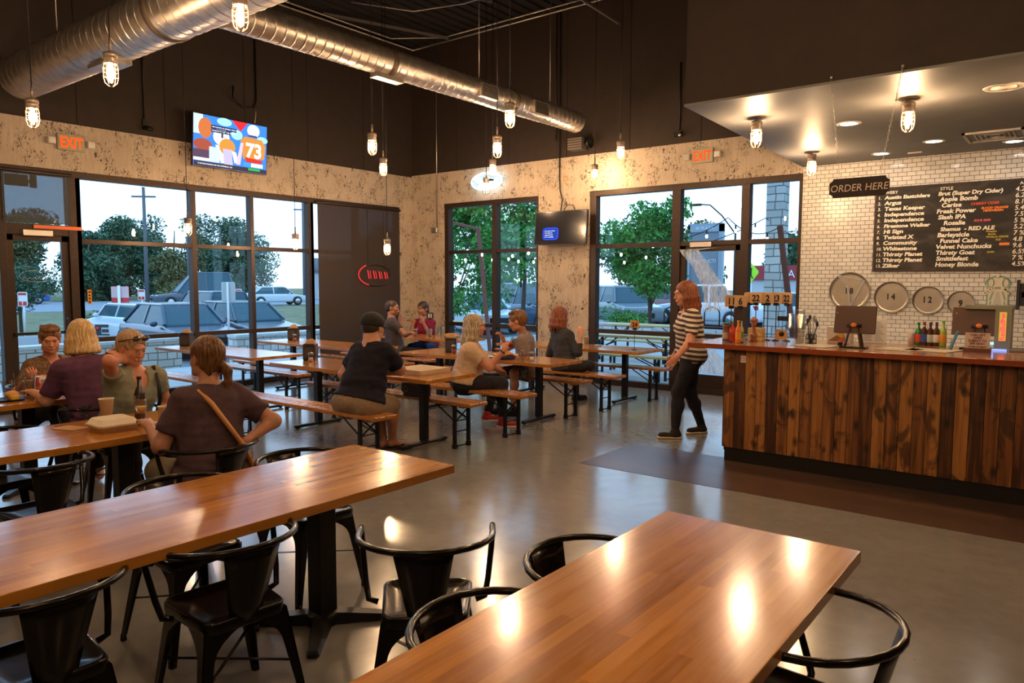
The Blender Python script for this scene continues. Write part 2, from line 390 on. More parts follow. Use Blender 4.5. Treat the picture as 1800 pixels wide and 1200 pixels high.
# roller shades: thin one over the door transom, heavy one over the last bay
t = thing('roller_shade', (0,0,0), label='sheer grey roller shade over the glass above the left door', cat='shade')
mesh_obj('shade_fabric', slab((.004,-7.12,2.44),(.007,-6.33,3.07)), M_SHADE2, t)
mb = MB(); mb.tube([(.03,-8.0,3.09),(.03,-6.32,3.09)], .022); mesh_obj('roller_tube', mb, M_FRAME, t)
t = thing('roller_shade', (0,0,0), label='dark roller shade drawn right down beside the corner', cat='shade')
mesh_obj('shade_fabric', slab((.012,-2.33,.05),(.015,-.38,3.07)), M_SHADE, t)
mb = MB(); mb.tube([(.035,-2.38,3.09),(.035,-.37,3.09)], .024); mesh_obj('roller_tube', mb, M_FRAME, t)
mb = MB(); mb.box((.008,-2.33,.03),(.02,-.38,.055)); mesh_obj('hem_bar', mb, M_BLACK, t)
# baseboards
mb = MB(); mb.box((0,-.36,0),(.022,0,.1)); struct('baseboard_left', mb, M_FRAME)
mb = MB(); mb.box((0,-.024,0),(.87,-.012,.1)); mb.box((3.13,-.024,0),(4.17,-.012,.1)); struct('baseboard_back', mb, M_FRAME)
# order-counter bulkhead with lowered soffit
mb = MB(); mb.prism([(7.81,-4.235),(XR,-4.235),(XR,-.0),(7.607,-.0)], 3.30, ZC); struct('wall_bulkhead', mb, M_DARK)
mb = MB(); mb.prism([(7.80,-4.245),(XR,-4.245),(XR,-.0),(7.60,-.0)], 3.28, 3.30); struct('ceiling_soffit', mb, M_SOFFIT)
# ---------------------------------------------------------------- conduits, ceiling grid
def pipe(name, pts, r, label, cat='pipe', mat=None, group=None):
    return tag(mesh_obj(name, MB().tube(pts, r, 8), mat or M_CONDUIT), label, cat, group)
pipe('conduit', [(.25,-4.4,6.15),(.25,-.2,6.15),(.9,-.2,6.15),(5.6,-.2,6.15)], .018, 'longer steel conduit bending along both walls under the black ceiling')
pipe('conduit', [(.5,-4.2,6.12),(.5,-1.0,6.12),(1.3,-.45,6.12),(4.6,-.45,6.12)], .014, 'thinner steel conduit cutting the ceiling corner')
pipe('conduit', [(1.2,-2.5,6.17),(1.7,-1.6,6.17),(2.6,-1.35,6.17),(6.5,-1.3,6.17)], .013, 'curving steel conduit running furthest from the walls')
def strut(p, q, label): return tag(mesh_obj('ceiling_strut', MB().bar(p, q, .045, .04), M_CONDUIT), label, 'strut', 'steel struts under the ceiling')
strut((.35,-2.4,6.2),(1.55,-.6,6.02), 'steel strut channel ending over the corner of the room')
strut((4.2,-1.7,6.22),(4.75,-.12,5.75), 'short steel strut channel hanging down near the back wall')
strut((2.2,-2.6,6.235),(2.9,-1.0,6.235), 'steel strut channel crossing the conduits')
mb = MB()
for i in range(60):
    x = -0.1 + i*.22; mb.box((x,YB,ZC-.035),(x+.10,0,ZC))
struct('trim_2', mb, M_CEIL)
# ---------------------------------------------------------------- ducts
def duct(name, p, axis, L, R, label, seam=.115):
    t = thing(name, p, 0, label, 'duct'); mb = MB(); prof = []
    n = int(L/seam)
    for i in range(n+1):
        u = i*L/n; prof += [(R, u-.016), (R, u-.005), (R+.004, u-.002), (R+.004, u+.002), (R, u+.005), (R, u+.016)]
    Rm = Matrix.Rotation(PI/2, 4, 'Y') if axis == 'x' else Matrix.Rotation(-PI/2, 4, 'X')
    mb.lathe(prof, 40, Rm); mesh_obj('spiral_pipe', mb, M_DUCT, t)
    for q in (.34, .72):
        c = MB(); c.lathe([(R+.002,q*L-.04),(R+.014,q*L-.03),(R+.014,q*L+.03),(R+.002,q*L+.04)], 40, Rm); mesh_obj('joint_collar', c, pm('duct_collar', (.11,.08,.06), .5, .6), t)
    return t, Rm
DB, Rm = duct('ventilation_duct', (4.40,-6.70,4.16), 'y', 5.9, .155, 'slim galvanised spiral duct running towards the back wall')
for (u, s, lab) in ((2.0,-.06,0),(3.6,-.05,1),(4.75,.10,1)):
    g = MB()
    if lab: g.box((.115,u-.17,-.11),(.185,u+.17,.06)); 
    else: g.box((-.06,u-.2,-.20),(.06,u+.2,-.145))
    gr = mesh_obj('air_grille', g, M_DUCT, DB)
    if lab:
        s2 = MB()
        for i in range(7): s2.box((.184,u-.14,-.095+i*.021),(.190,u+.14,-.085+i*.021))
        mesh_obj('slats', s2, M_BLACK, gr)
DA, Rm = duct('ventilation_duct', (.42,-6.98,4.16), 'x', 10.5, .255, 'fat galvanised spiral duct ending at the left wall', .14)
g = MB(); g.box((2.1,-.12,-.29),(2.6,.1,-.245)); mesh_obj('air_grille', g, M_DUCT, DA)
for (x, y, z, lab) in ((1.5,-6.98,4.4,'wire hanger holding the blind end of the fat duct'),(3.3,-6.98,4.4,'wire hanger holding the fat duct beside its grille'),(4.40,-3.1,4.3,'wire hanger holding the middle of the slim duct'),(4.40,-1.5,4.3,'wire hanger holding the far end of the slim duct')):
    tag(mesh_obj('duct_hanger', MB().tube([(x,y,z-.02),(x,y,ZC-.035)], .006, 6), M_CONDUIT), lab, 'hanger', 'duct hangers')
# ---------------------------------------------------------------- order counter
ct = thing('order_counter', (8.07,-3.8,0), 0, 'dark knotty pine bar counter front on a black kick plate', 'counter')
mb = MB(); L = XR-8.09; rnd = random.Random(4)
n = int(L/.100)
for i in range(n+1):
    d = rnd.uniform(-.004,.004); mb.box((i*.100+.002, -.012+d, .135),(min(L,(i+1)*.100-.002), .01, 1.075))
mesh_obj('front_boards', mb, M_BOARD, ct)
mb = MB(); mb.box((.0,.01,.1),(L,1.03,1.07)); mb.box((-.012,-.004,.135),(.0,1.03,1.075)); mesh_obj('body', mb, M_BOARD, ct)
mb = MB(); mb.box((.01,.005,0),(L,1.0,.135)); mesh_obj('kick_plate', mb, pm('kick_black', (.012,.01,.009), .35), ct)
st = MB(); st.box((.155,-.019,.955),(.205,-.016,1.02)); s1 = mesh_obj('no_smoking_sticker', st, pm('sticker_white', (.7,.6,.55), .6), ct)
sb = MB(); sb.tube([(.18+.018*math.cos(a*PI/8),-.020,.988+.018*math.sin(a*PI/8)) for a in range(16)], .002, 4, closed=True); sb.bar((.168,-.020,1.0),(.192,-.020,.976),.003); mesh_obj('sticker_symbol', sb, pm('sticker_red', (.5,.08,.05), .6), s1)
tp = thing('counter_top', (7.74,-3.885,1.078), 0, 'long glossy reddish wood counter top with a thick front edge', 'counter top')
mb = MB(); mb.box((0,0,0),(XR-7.76,1.19,.042)); mesh_obj('slab', mb, M_CTOP, tp, bevel=.004)
mb = MB(); mb.box((-.006,-.014,-.002),(XR-7.76,0.0,.044)); mb.box((-.014,-.014,-.002),(-.0,1.19,.044)); mesh_obj('edge_band', mb, M_EDGE, tp, bevel=.003)
# back counter along the tile wall
bc = thing('back_counter', (7.66,-.64,0), 0, 'low dark counter standing against the white tiled wall', 'counter')
mb = MB(); mb.box((0,0,0),(XR-7.68,.595,.86)); mesh_obj('cabinet', mb, M_BLACK, bc)
mb = MB(); mb.box((-.02,-.02,.86),(XR-7.68,.595,.90)); mesh_obj('worktop', mb, pm('steel_worktop', (.5,.5,.5), .3, .9), bc)
# dark door mat riser beside the doorway
# ---------------------------------------------------------------- cage lamps
M_BULB = emis('filament_bulb_glow', LAMP_WARM, BULB_STRENGTH)
M_CAP = pm('cast_lamp_cap', (.28,.22,.18), .45, .7)
M_CAGE = pm('lamp_cage_brass', (.35,.20,.08), .4, .8)
M_JAR = glass('lamp_jar_glass', (.97,.93,.85), .8)
capm = MB(); capm.lathe([(.012,.0),(.016,-.012),(.047,-.014),(.054,-.02),(.054,-.05),(.049,-.054),(.052,-.07),(.050,-.095),(.043,-.10)], 18)
jarm = MB(); jarm.lathe([(.041,-.098),(.042,-.16),(.038,-.205),(.026,-.235),(.004,-.245)], 14)
bulbm = MB(); bulbm.lathe([(.013,-.102),(.016,-.12),(.027,-.15),(.030,-.170),(.025,-.195),(.010,-.212),(.002,-.214)], 10)
cagem = MB()
for a in range(6):
    t_ = a*PI/3; cagem.tube([(.047*math.cos(t_),.047*math.sin(t_),-.095),(.052*math.cos(t_),.052*math.sin(t_),-.13),(.052*math.cos(t_),.052*math.sin(t_),-.20),(.042*math.cos(t_),.042*math.sin(t_),-.24),(.018*math.cos(t_),.018*math.sin(t_),-.262),(0,0,-.266)], .0032, 5)
for z in (-.125,-.155,-.19,): cagem.tube([(.053*math.cos(a*PI/10),.053*math.sin(a*PI/10),z) for a in range(20)], .003, 4, closed=True)
LAMPP = None
def lamp_proto(ceil):
    r = thing('caged_pendant_lamp' if not ceil else 'caged_ceiling_lamp')
    mesh_obj('cap', capm, M_CAP, r); mesh_obj('glass_jar', jarm, M_JAR, r); mesh_obj('bulb', bulbm, M_BULB, r); mesh_obj('cage', cagem, M_CAGE, r)
    if not ceil: mesh_obj('stem', MB().tube([(0,0,.0),(0,0,.09)], .011, 8), M_CAP, r)
    else: mesh_obj('mounting_plate', MB().lathe([(.0,.0),(.085,.0),(.085,-.008),(.05,-.014)], 20, M=T((0,0,.02))), M_CAP, r)
    return r
def pendant(x, y, z, label, first=[None]):
    """z = top of the cap; the cord runs up to the ceiling"""
    if first[0] is None: r = lamp_proto(False); first[0] = r; r.location = (x,y,z); tag(r, label, 'lamp', 'caged pendant lamps on long cords')
    else:
        r = dup(first[0], (x,y,z), 0, label, 'caged pendant lamps on long cords')
        for c in list(r.children):
            if c.name.startswith('cord'): bpy.data.objects.remove(c)
    mesh_obj('cord', MB().tube([(0,0,.09),(0,0,ZC-.035-z)], .005, 6), M_BLACK, r)
    r['category'] = 'lamp'; return r
for (x,y,z,l) in (
    (4.80,-7.89,3.44,'large caged pendant lamp hanging just under the fat duct'),
    (3.32,-7.91,3.31,'caged pendant lamp hanging above the left exit sign'),
    (6.11,-7.61,3.66,'caged pendant lamp at the top edge beside where the two ducts meet'),
    (4.07,-4.64,3.44,'caged pendant lamp right of the football television, upper of the pair'),
    (2.74,-3.26,3.47,'caged pendant lamp right of the football television, lower of the pair'),
    (6.02,-4.52,3.53,'caged pendant lamp hanging in front of the slim duct grille'),
    (5.23,-3.75,3.41,'caged pendant lamp directly above the white neon sign'),
    (3.52,-1.75,3.57,'small caged pendant lamp just over the white neon sign'),
    (2.94,-1.21,3.40,'caged pendant lamp whose cap is dark against the white neon sign'),
    (5.86,-1.97,3.55,'caged pendant lamp left of the right hand exit sign'),
    (4.54,-.46,3.56,'caged pendant lamp hanging close to the pier between the back windows'),
    (.72,-5.10,2.60,'caged pendant lamp hung low in front of the left window mullion'),
    (.87,-3.42,2.46,'caged pendant lamp hung low in front of the narrow left window'),
    (2.02,-2.54,2.38,'caged pendant lamp hung low in front of the dark roller shade')):
    pendant(x,y,z,l)
# unseen lamps added for foreground light, over the near tables and behind the camera (reflected in the table tops)
for i, (x,y) in enumerate(((8.6,-6.9),(9.7,-6.6),(7.6,-9.6),(9.5,-10.0),(5.4,-10.3),(3.0,-10.5),(11.6,-8.6),(11.4,-11.4),(8.0,-12.0))):
    pendant(x,y,3.7,'caged pendant lamp above the picture, '+('over the gap between the nearest table and the counter','over the far end of the nearest table','over the middle of the butcher block tables','over the near end of the nearest table','over the takeout box table end','over the crowded left table end','right of the camera','behind the camera on the right','behind the camera on the left')[i])
def ceil_lamp(x, y, label, first=[None]):
    if first[0] is None: r = lamp_proto(True); first[0] = r; r.location = (x,y,3.26); tag(r, label, 'lamp', 'caged lamps under the soffit'); return r
    r = dup(first[0], (x,y,3.26), 0, label, 'caged lamps under the soffit'); r['category'] = 'lamp'; return r
ceil_lamp(8.16,-3.40,'caged ceiling lamp nearest the free corner of the soffit')
ceil_lamp(9.46,-3.35,'caged ceiling lamp above the ORDER HERE board, right of its chain')
ceil_lamp(8.04,-1.16,'caged ceiling lamp hanging in front of the edge of the white tiles')
ceil_lamp(10.9,-3.35,'caged ceiling lamp beyond the right edge of the picture')
# recessed downlights
def downlight(x, y, label, on=True, r=.10):
    t = thing('recessed_downlight', (x,y,3.28), 0, label, 'light', 'recessed downlights in the soffit')
    mesh_obj('trim_ring', MB().lathe([(r*.8,-.001),(r*.83,-.008),(r*1.1,-.006),(r*1.15,0)], 24), pm('downlight_trim', (.6,.57,.52), .4), t)
    mesh_obj('lens', MB().lathe([(r*.8,-.003),(.001,-.005)], 24), emis('downlight_glow', (1.0,.88,.78), 28) if on else pm('speaker_cloth', (.75,.66,.58), .7), t)
downlight(8.80,-2.60,'lit round downlight right of the free soffit corner')
downlight(9.32,-1.05,'lit round downlight left of the square air vent')
downlight(8.68,-.53,'lit round downlight near the top of the tiles')
downlight(10.03,-.52,'lit round downlight under the square air vent')
downlight(10.14,-3.30,'unlit round ceiling disc near the right edge', False, .13)
v = thing('ceiling_vent', (9.62,-1.36,3.28), 0, 'square white air vent let into the soffit', 'vent')
mb = MB()
mb.box((0,0,-.02),(.55,.03,0)); mb.box((0,.57,-.02),(.55,.60,0)); mb.box((0,0,-.02),(.03,.6,0)); mb.box((.52,0,-.02),(.55,.6,0)); mesh_obj('frame', mb, pm('vent_white', (.5,.48,.45), .5), v)
mb = MB()
for i in range(1,5):
    q = .05+i*.045; mb.box((q,q,-.016),(.55-q,q+.012,-.003)); mb.box((q,.6-q-.012,-.016),(.55-q,.6-q,-.003)); mb.box((q,q,-.016),(q+.012,.6-q,-.003)); mb.box((.55-q-.012,q,-.016),(.55-q,.6-q,-.003))
mesh_obj('louvres', mb, pm('vent_white', (.5,.48,.45), .5), v); mesh_obj('duct_shadow_box', MB().box((.03,.03,-.002),(.52,.57,0)), M_BLACK, v).name = 'backing'  # black sheet stands in for the shade inside the vent
tag(mesh_obj('sprinkler_plate', MB().box((8.95,-.42,3.268),(9.10,-.36,3.28)), pm('vent_white', (.5,.48,.45), .5)), 'small white plate on the soffit above the ORDER HERE board', 'plate')
# ================================================================ FURNITURE
def lerp(a, b, t): return tuple(x+(y-x)*t for x, y in zip(a, b))
def metal_chair(name, label):
    """sheet metal armchair, faces local +Y"""
    r = thing(name, label=label, cat='chair', group='black metal armchairs')
    # seat pan
    mb = MB(); W2, D0, D1 = .18, -.18, .18
    def ring(s, z, dy=0):
        pts = []
        for cx, cy, a0 in ((1,1,0),(-1,1,90),(-1,-1,180),(1,-1,270)):
            for q in range(5):
                a = math.radians(a0+q*22.5); wx = W2-.045-(.02 if cy < 0 else 0)
                pts.append((cx*wx*s+math.cos(a)*.045*s, cy*(.18-.045)*s+math.sin(a)*.045*s+dy, z))
        return pts
    mb.loft([ring(1.0,.405), ring(1.02,.415), ring(1.02,.447), ring(.985,.455), ring(.93,.453), ring(.87,.443), ring(.5,.440), ring(.05,.440)], True, True)
    mesh_obj('seat', mb, M_CHAIR, r)
    # back splat: gently curved sheet
    mb = MB(); rows = []
    for i in range(7):
        t = i/6; hw = .062+.050*t; z = .43+.29*t; y = -.185-.075*t
        rows.append([(hw*u, y+.028*(u*u), z) for u in (-1,-.6,-.2,.2,.6,1)])
    back = [[(x, y-.004, z) for x, y, z in rw] for rw in rows]
    rings = [a + b[::-1] for a, b in zip(rows, back)]
    mb.loft(rings, True, True); mesh_obj('back_splat', mb, M_CHAIR, r)
    # arm rail: one continuous tube
    pts = [(-.195,.03,.425),(-.232,.035,.435),(-.246,.06,.50),(-.262,.105,.62),(-.268,.125,.68),(-.266,.105,.705),(-.262,.04,.715)]
    arc = []
    for i in range(15):
        a = PI + PI*i/14; arc.append((.262*math.cos(a), -.02+.245*math.sin(a), .715+.012*math.sin(a)*-1))
    pts = pts + arc + [(-p[0], p[1], p[2]) for p in pts[::-1]]
    mesh_obj('arm_rail', MB().tube(pts, .0125, 8), M_CHAIR, r)
    # legs: two curved flanges meeting on the outer corner line
    def leg(sx, sy):
        mb = MB(); top = (sx*.165, sy*.172, .425); foot = (sx*.225, sy*(.215 if sy > 0 else .235), 0)
        for axis in (0, 1):
            A_, B_ = [], []
            for i in range(15):
                t = (i/14)**1.3; p = lerp(top, foot, t)
                w = .026+.026*(1-t)+.13*max(0, 1-t/.30)**2.6
                w = min(w, abs(p[axis])-.0005)
                q = list(p); q[axis] -= (sx, sy)[axis]*w
                A_.append(p); B_.append(tuple(q))
            off = [0,0,0]; off[1-axis] = -(sx, sy)[1-axis]*.006
            rings = [[a, b, (b[0]+off[0], b[1]+off[1], b[2]), (a[0]+off[0], a[1]+off[1], a[2])] for a, b in zip(A_, B_)]
            mb.loft(rings, True, True, smooth=False)
        mb.lathe([(.014,.0),(.016,.004),(.013,.03)], 8, c=(foot[0]-sx*.012, foot[1]-sy*.012, 0))
        mesh_obj('leg', mb, M_CHAIR, r)
    for sx, sy in ((1,1),(-1,1),(1,-1),(-1,-1)): leg(sx, sy)
    mb = MB(); mb.bar((-.19,-.20,.21),(.19,.195,.215),.014,.004); mb.bar((.19,-.20,.205),(-.19,.195,.21),.014,.004); mesh_obj('cross_brace', mb, M_CHAIR, r)
    return r
chairs = [
  (8.13,-9.02, 84,'black metal armchair tucked side-on under the middle table, its whole back and seat in view'),
  (8.06,-9.66, 88,'black metal armchair at the bottom left corner of the picture'),
  (8.74,-8.52, 42,'black metal armchair standing free between the two near tables'),
  (9.46,-8.38,-88,'black metal armchair on the left of the nearest table, the further of two'),
  (9.50,-8.98,-84,'black metal armchair on the left of the nearest table, the nearer of two'),
  (10.14,-8.37, 90,'black metal armchair on the right of the nearest table, only its hoop showing'),
  (7.42,-8.10,-92,'black metal armchair behind the middle table, hoop showing below the crossbody bag'),
  (7.44,-8.80,-88,'black metal armchair behind the middle table, seat showing under its near edge'),
  (6.60,-8.20, 92,'black metal armchair holding the woman with the tan strap'),
  (6.27,-9.02, 90,'black metal armchair beside the table with the white takeout box'),
  (4.92,-7.98,-90,'black metal armchair holding the woman with sunglasses on her head'),
  (4.62,-7.98, 90,'black metal armchair holding the woman in the purple shirt'),
  (5.36,-8.90,-90,'black metal armchair on the far side of the table with the white takeout box'),
  (3.02,-7.85,-90,'black metal armchair holding the woman in the leopard print top'),
]
ch0 = None
for x, y, a, lab in chairs:
    if ch0 is None: ch0 = metal_chair('metal_armchair', lab); ch0.location = (x,y,0); ch0.rotation_euler = (0,0,math.radians(a))
    else:
        c = dup(ch0, (x,y,0), math.radians(a), lab)
def block_table(loc, L, Wd, label, rot=PI/2, sx=0):
    """origin at the middle of one end on the floor; the top runs to local +X"""
    r = thing('butcher_block_table', loc, rot, label, 'table')
    mb = MB(); mb.box((0,-Wd/2,.708),(L,Wd/2,.75)); mesh_obj('table_top', mb, M_TABLE, r, bevel=.0025)
    for x in (.55, L-.55):
        pb = MB(); pb.box((x-.05,-.05,.045),(x+.05,.05,.705)); pb.box((x-.18,-.18,.698),(x+.18,.18,.708)); mesh_obj('post', pb, M_BLACK, r, bevel=.003)
        fb = MB()
        for a in range(4):
            c, s_ = math.cos(PI/4+a*PI/2), math.sin(PI/4+a*PI/2)
            fb.loft([[(x+c*d-s_*w, s_*d+c*w, 0.004),(x+c*d+s_*w, s_*d-c*w, 0.004),(x+c*d+s_*w*.7, s_*d-c*w*.7, h),(x+c*d-s_*w*.7, s_*d+c*w*.7, h)] for d, w, h in ((.03,.055,.06),(.15,.045,.05),(.36,.03,.028),(.38,.02,.02))], True, True, smooth=False)
        fb.lathe([(.085,.0),(.085,.05),(.07,.06)], 16, c=(x,0,0)); mesh_obj('cross_foot', fb, M_BLACK, r)
    return r
block_table((9.785,-10.25,0), 2.475, .755, 'nearest butcher block table, bare glossy wood filling the lower right')
block_table((7.805,-10.35,0), 2.59, .79, 'bare butcher block table crossing the lower left, window light on its top')
block_table((5.78,-10.3,0), 2.50, .79, 'butcher block table carrying the white takeout box')
block_table((3.90,-10.2,0), 2.48, .78, 'butcher block table crowded with glasses at the left edge')
def hall_table(x0, x1, y0, y1, label, M=None, name='pub_table', z=0, posts=True):
    r = thing(name, (x0,y0,z), 0, label, 'table'); L = x1-x0; Wd = y1-y0
    mb = MB(); mb.box((0,0,.712),(L,Wd,.75)); mesh_obj('table_top', mb, M or M_TABLE, r, bevel=.002)
    for x in (.42, L-.40):
        pb = MB(); pb.box((x-.036,Wd/2-.036,.03),(x+.036,Wd/2+.036,.70)); pb.box((x-.05,Wd/2-.25,.70),(x+.05,Wd/2+.25,.712)); mesh_obj('post', pb, M_BLACK, r, bevel=.002)
        fb = MB(); fb.rbox((x-.028,Wd/2-.34,.012),(x+.028,Wd/2+.34,.042), .02); fb.lathe([(.055,.02),(.05,.055),(.04,.06)], 12, c=(x,Wd/2,0))
        for s_ in (-1,1): fb.lathe([(.017,0),(.02,.004),(.017,.014)], 8, c=(x,Wd/2+s_*.30,0))
        mesh_obj('foot_bar', fb, M_BLACK, r)
    return r
hall_table(3.20,5.77,-5.50,-4.76,'pub table holding the flat pizza box')
hall_table(3.42,5.91,-3.63,-2.92,'pub table with the basket of food and a salt bottle')
hall_table(3.50,5.985,-1.64,-.90,'pub table with the pint of beer and number 24')
hall_table(.17,2.62,-5.36,-4.62,'empty pub table standing nearest the left windows')
hall_table(.29,2.75,-3.76,-3.02,'pub table before the dark shade with a lone napkin holder')
hall_table(.60,2.75,-1.74,-1.00,'pub table in the corner where the couple sit')
def bench(x0, x1, y0, y1, label, first=[None], M=None, z=0, group='pub benches'):
    L = x1-x0; Wd = y1-y0
    r = thing('pub_bench', (x0,y0,z), 0, label, 'bench', group)
    mb = MB(); h = Wd/2; mb.rbox((0,0,.447),(L,h-.003,.482),.012); mb.rbox((0,h+.003,.447),(L,Wd,.482),.012); mb.box((.12,.03,.425),(.19,Wd-.03,.447)); mb.box((L-.19,.03,.425),(L-.12,Wd-.03,.447)); mesh_obj('seat_plank', mb, M or M_BENCH, r)
    for x, s_ in ((.24,1),(L-.24,-1)):
        for y in (.03, Wd-.03):
            lb = MB(); lb.box((x-.018,y-.013,.012),(x+.018,y+.013,.447)); lb.box((x-.023,y-.018,0),(x+.023,y+.018,.045)); mesh_obj('leg', lb, M_BLACK, r)
        bb = MB(); bb.bar((x,.03,.40),(x,Wd-.03,.27),.016,.008); bb.bar((x,.03,.27),(x,Wd-.03,.40),.016,.008); bb.bar((x,.03,.17),(x,Wd-.03,.17),.010); bb.bar((x,.03,.02),(x,Wd-.03,.02),.012)
        bb.bar((x,.03,.28),(x+s_*.30,.06,.44),.012); bb.bar((x,Wd-.03,.28),(x+s_*.30,Wd-.06,.44),.012); bb.bar((x,.03,.28),(x,Wd-.03,.28),.010); bb.bar((x,.03,.01),(x,.03,.41),.014); bb.bar((x,Wd-.03,.01),(x,Wd-.03,.41),.014); mesh_obj('folding_brace', bb, M_BLACK, r)
    return r
bench(3.20,5.79,-6.17,-5.90,'pub bench carrying the man in the black cap')
bench(3.30,5.97,-5.08,-4.81,'pub bench pushed under the pizza box table, a dark bag on it')
bench(3.45,6.04,-4.34,-4.04,'pub bench carrying the blonde woman in the beige shirt')
bench(3.40,5.93,-2.98,-2.70,'pub bench carrying the young man in the grey shirt')
bench(3.50,6.01,-2.26,-1.99,'pub bench carrying the red-haired woman')
bench(3.55,6.13,-1.12,-.85,'pub bench tucked between number 24 table and the window')
bench(.20,2.68,-5.86,-5.60,'pub bench on the near side of the empty table by the left windows')
bench(.25,2.66,-4.76,-4.50,'pub bench on the far side of the empty table by the left windows')
bench(.30,2.80,-4.22,-3.96,'pub bench on the near side of the lone napkin holder table')
bench(.30,2.78,-2.96,-2.70,'pub bench against the dark roller shade')
bench(.55,2.72,-2.32,-2.05,'pub bench carrying the man in the grey shirt at the corner')
bench(.55,2.72,-.84,-.58,'pub bench against the corner panelling')
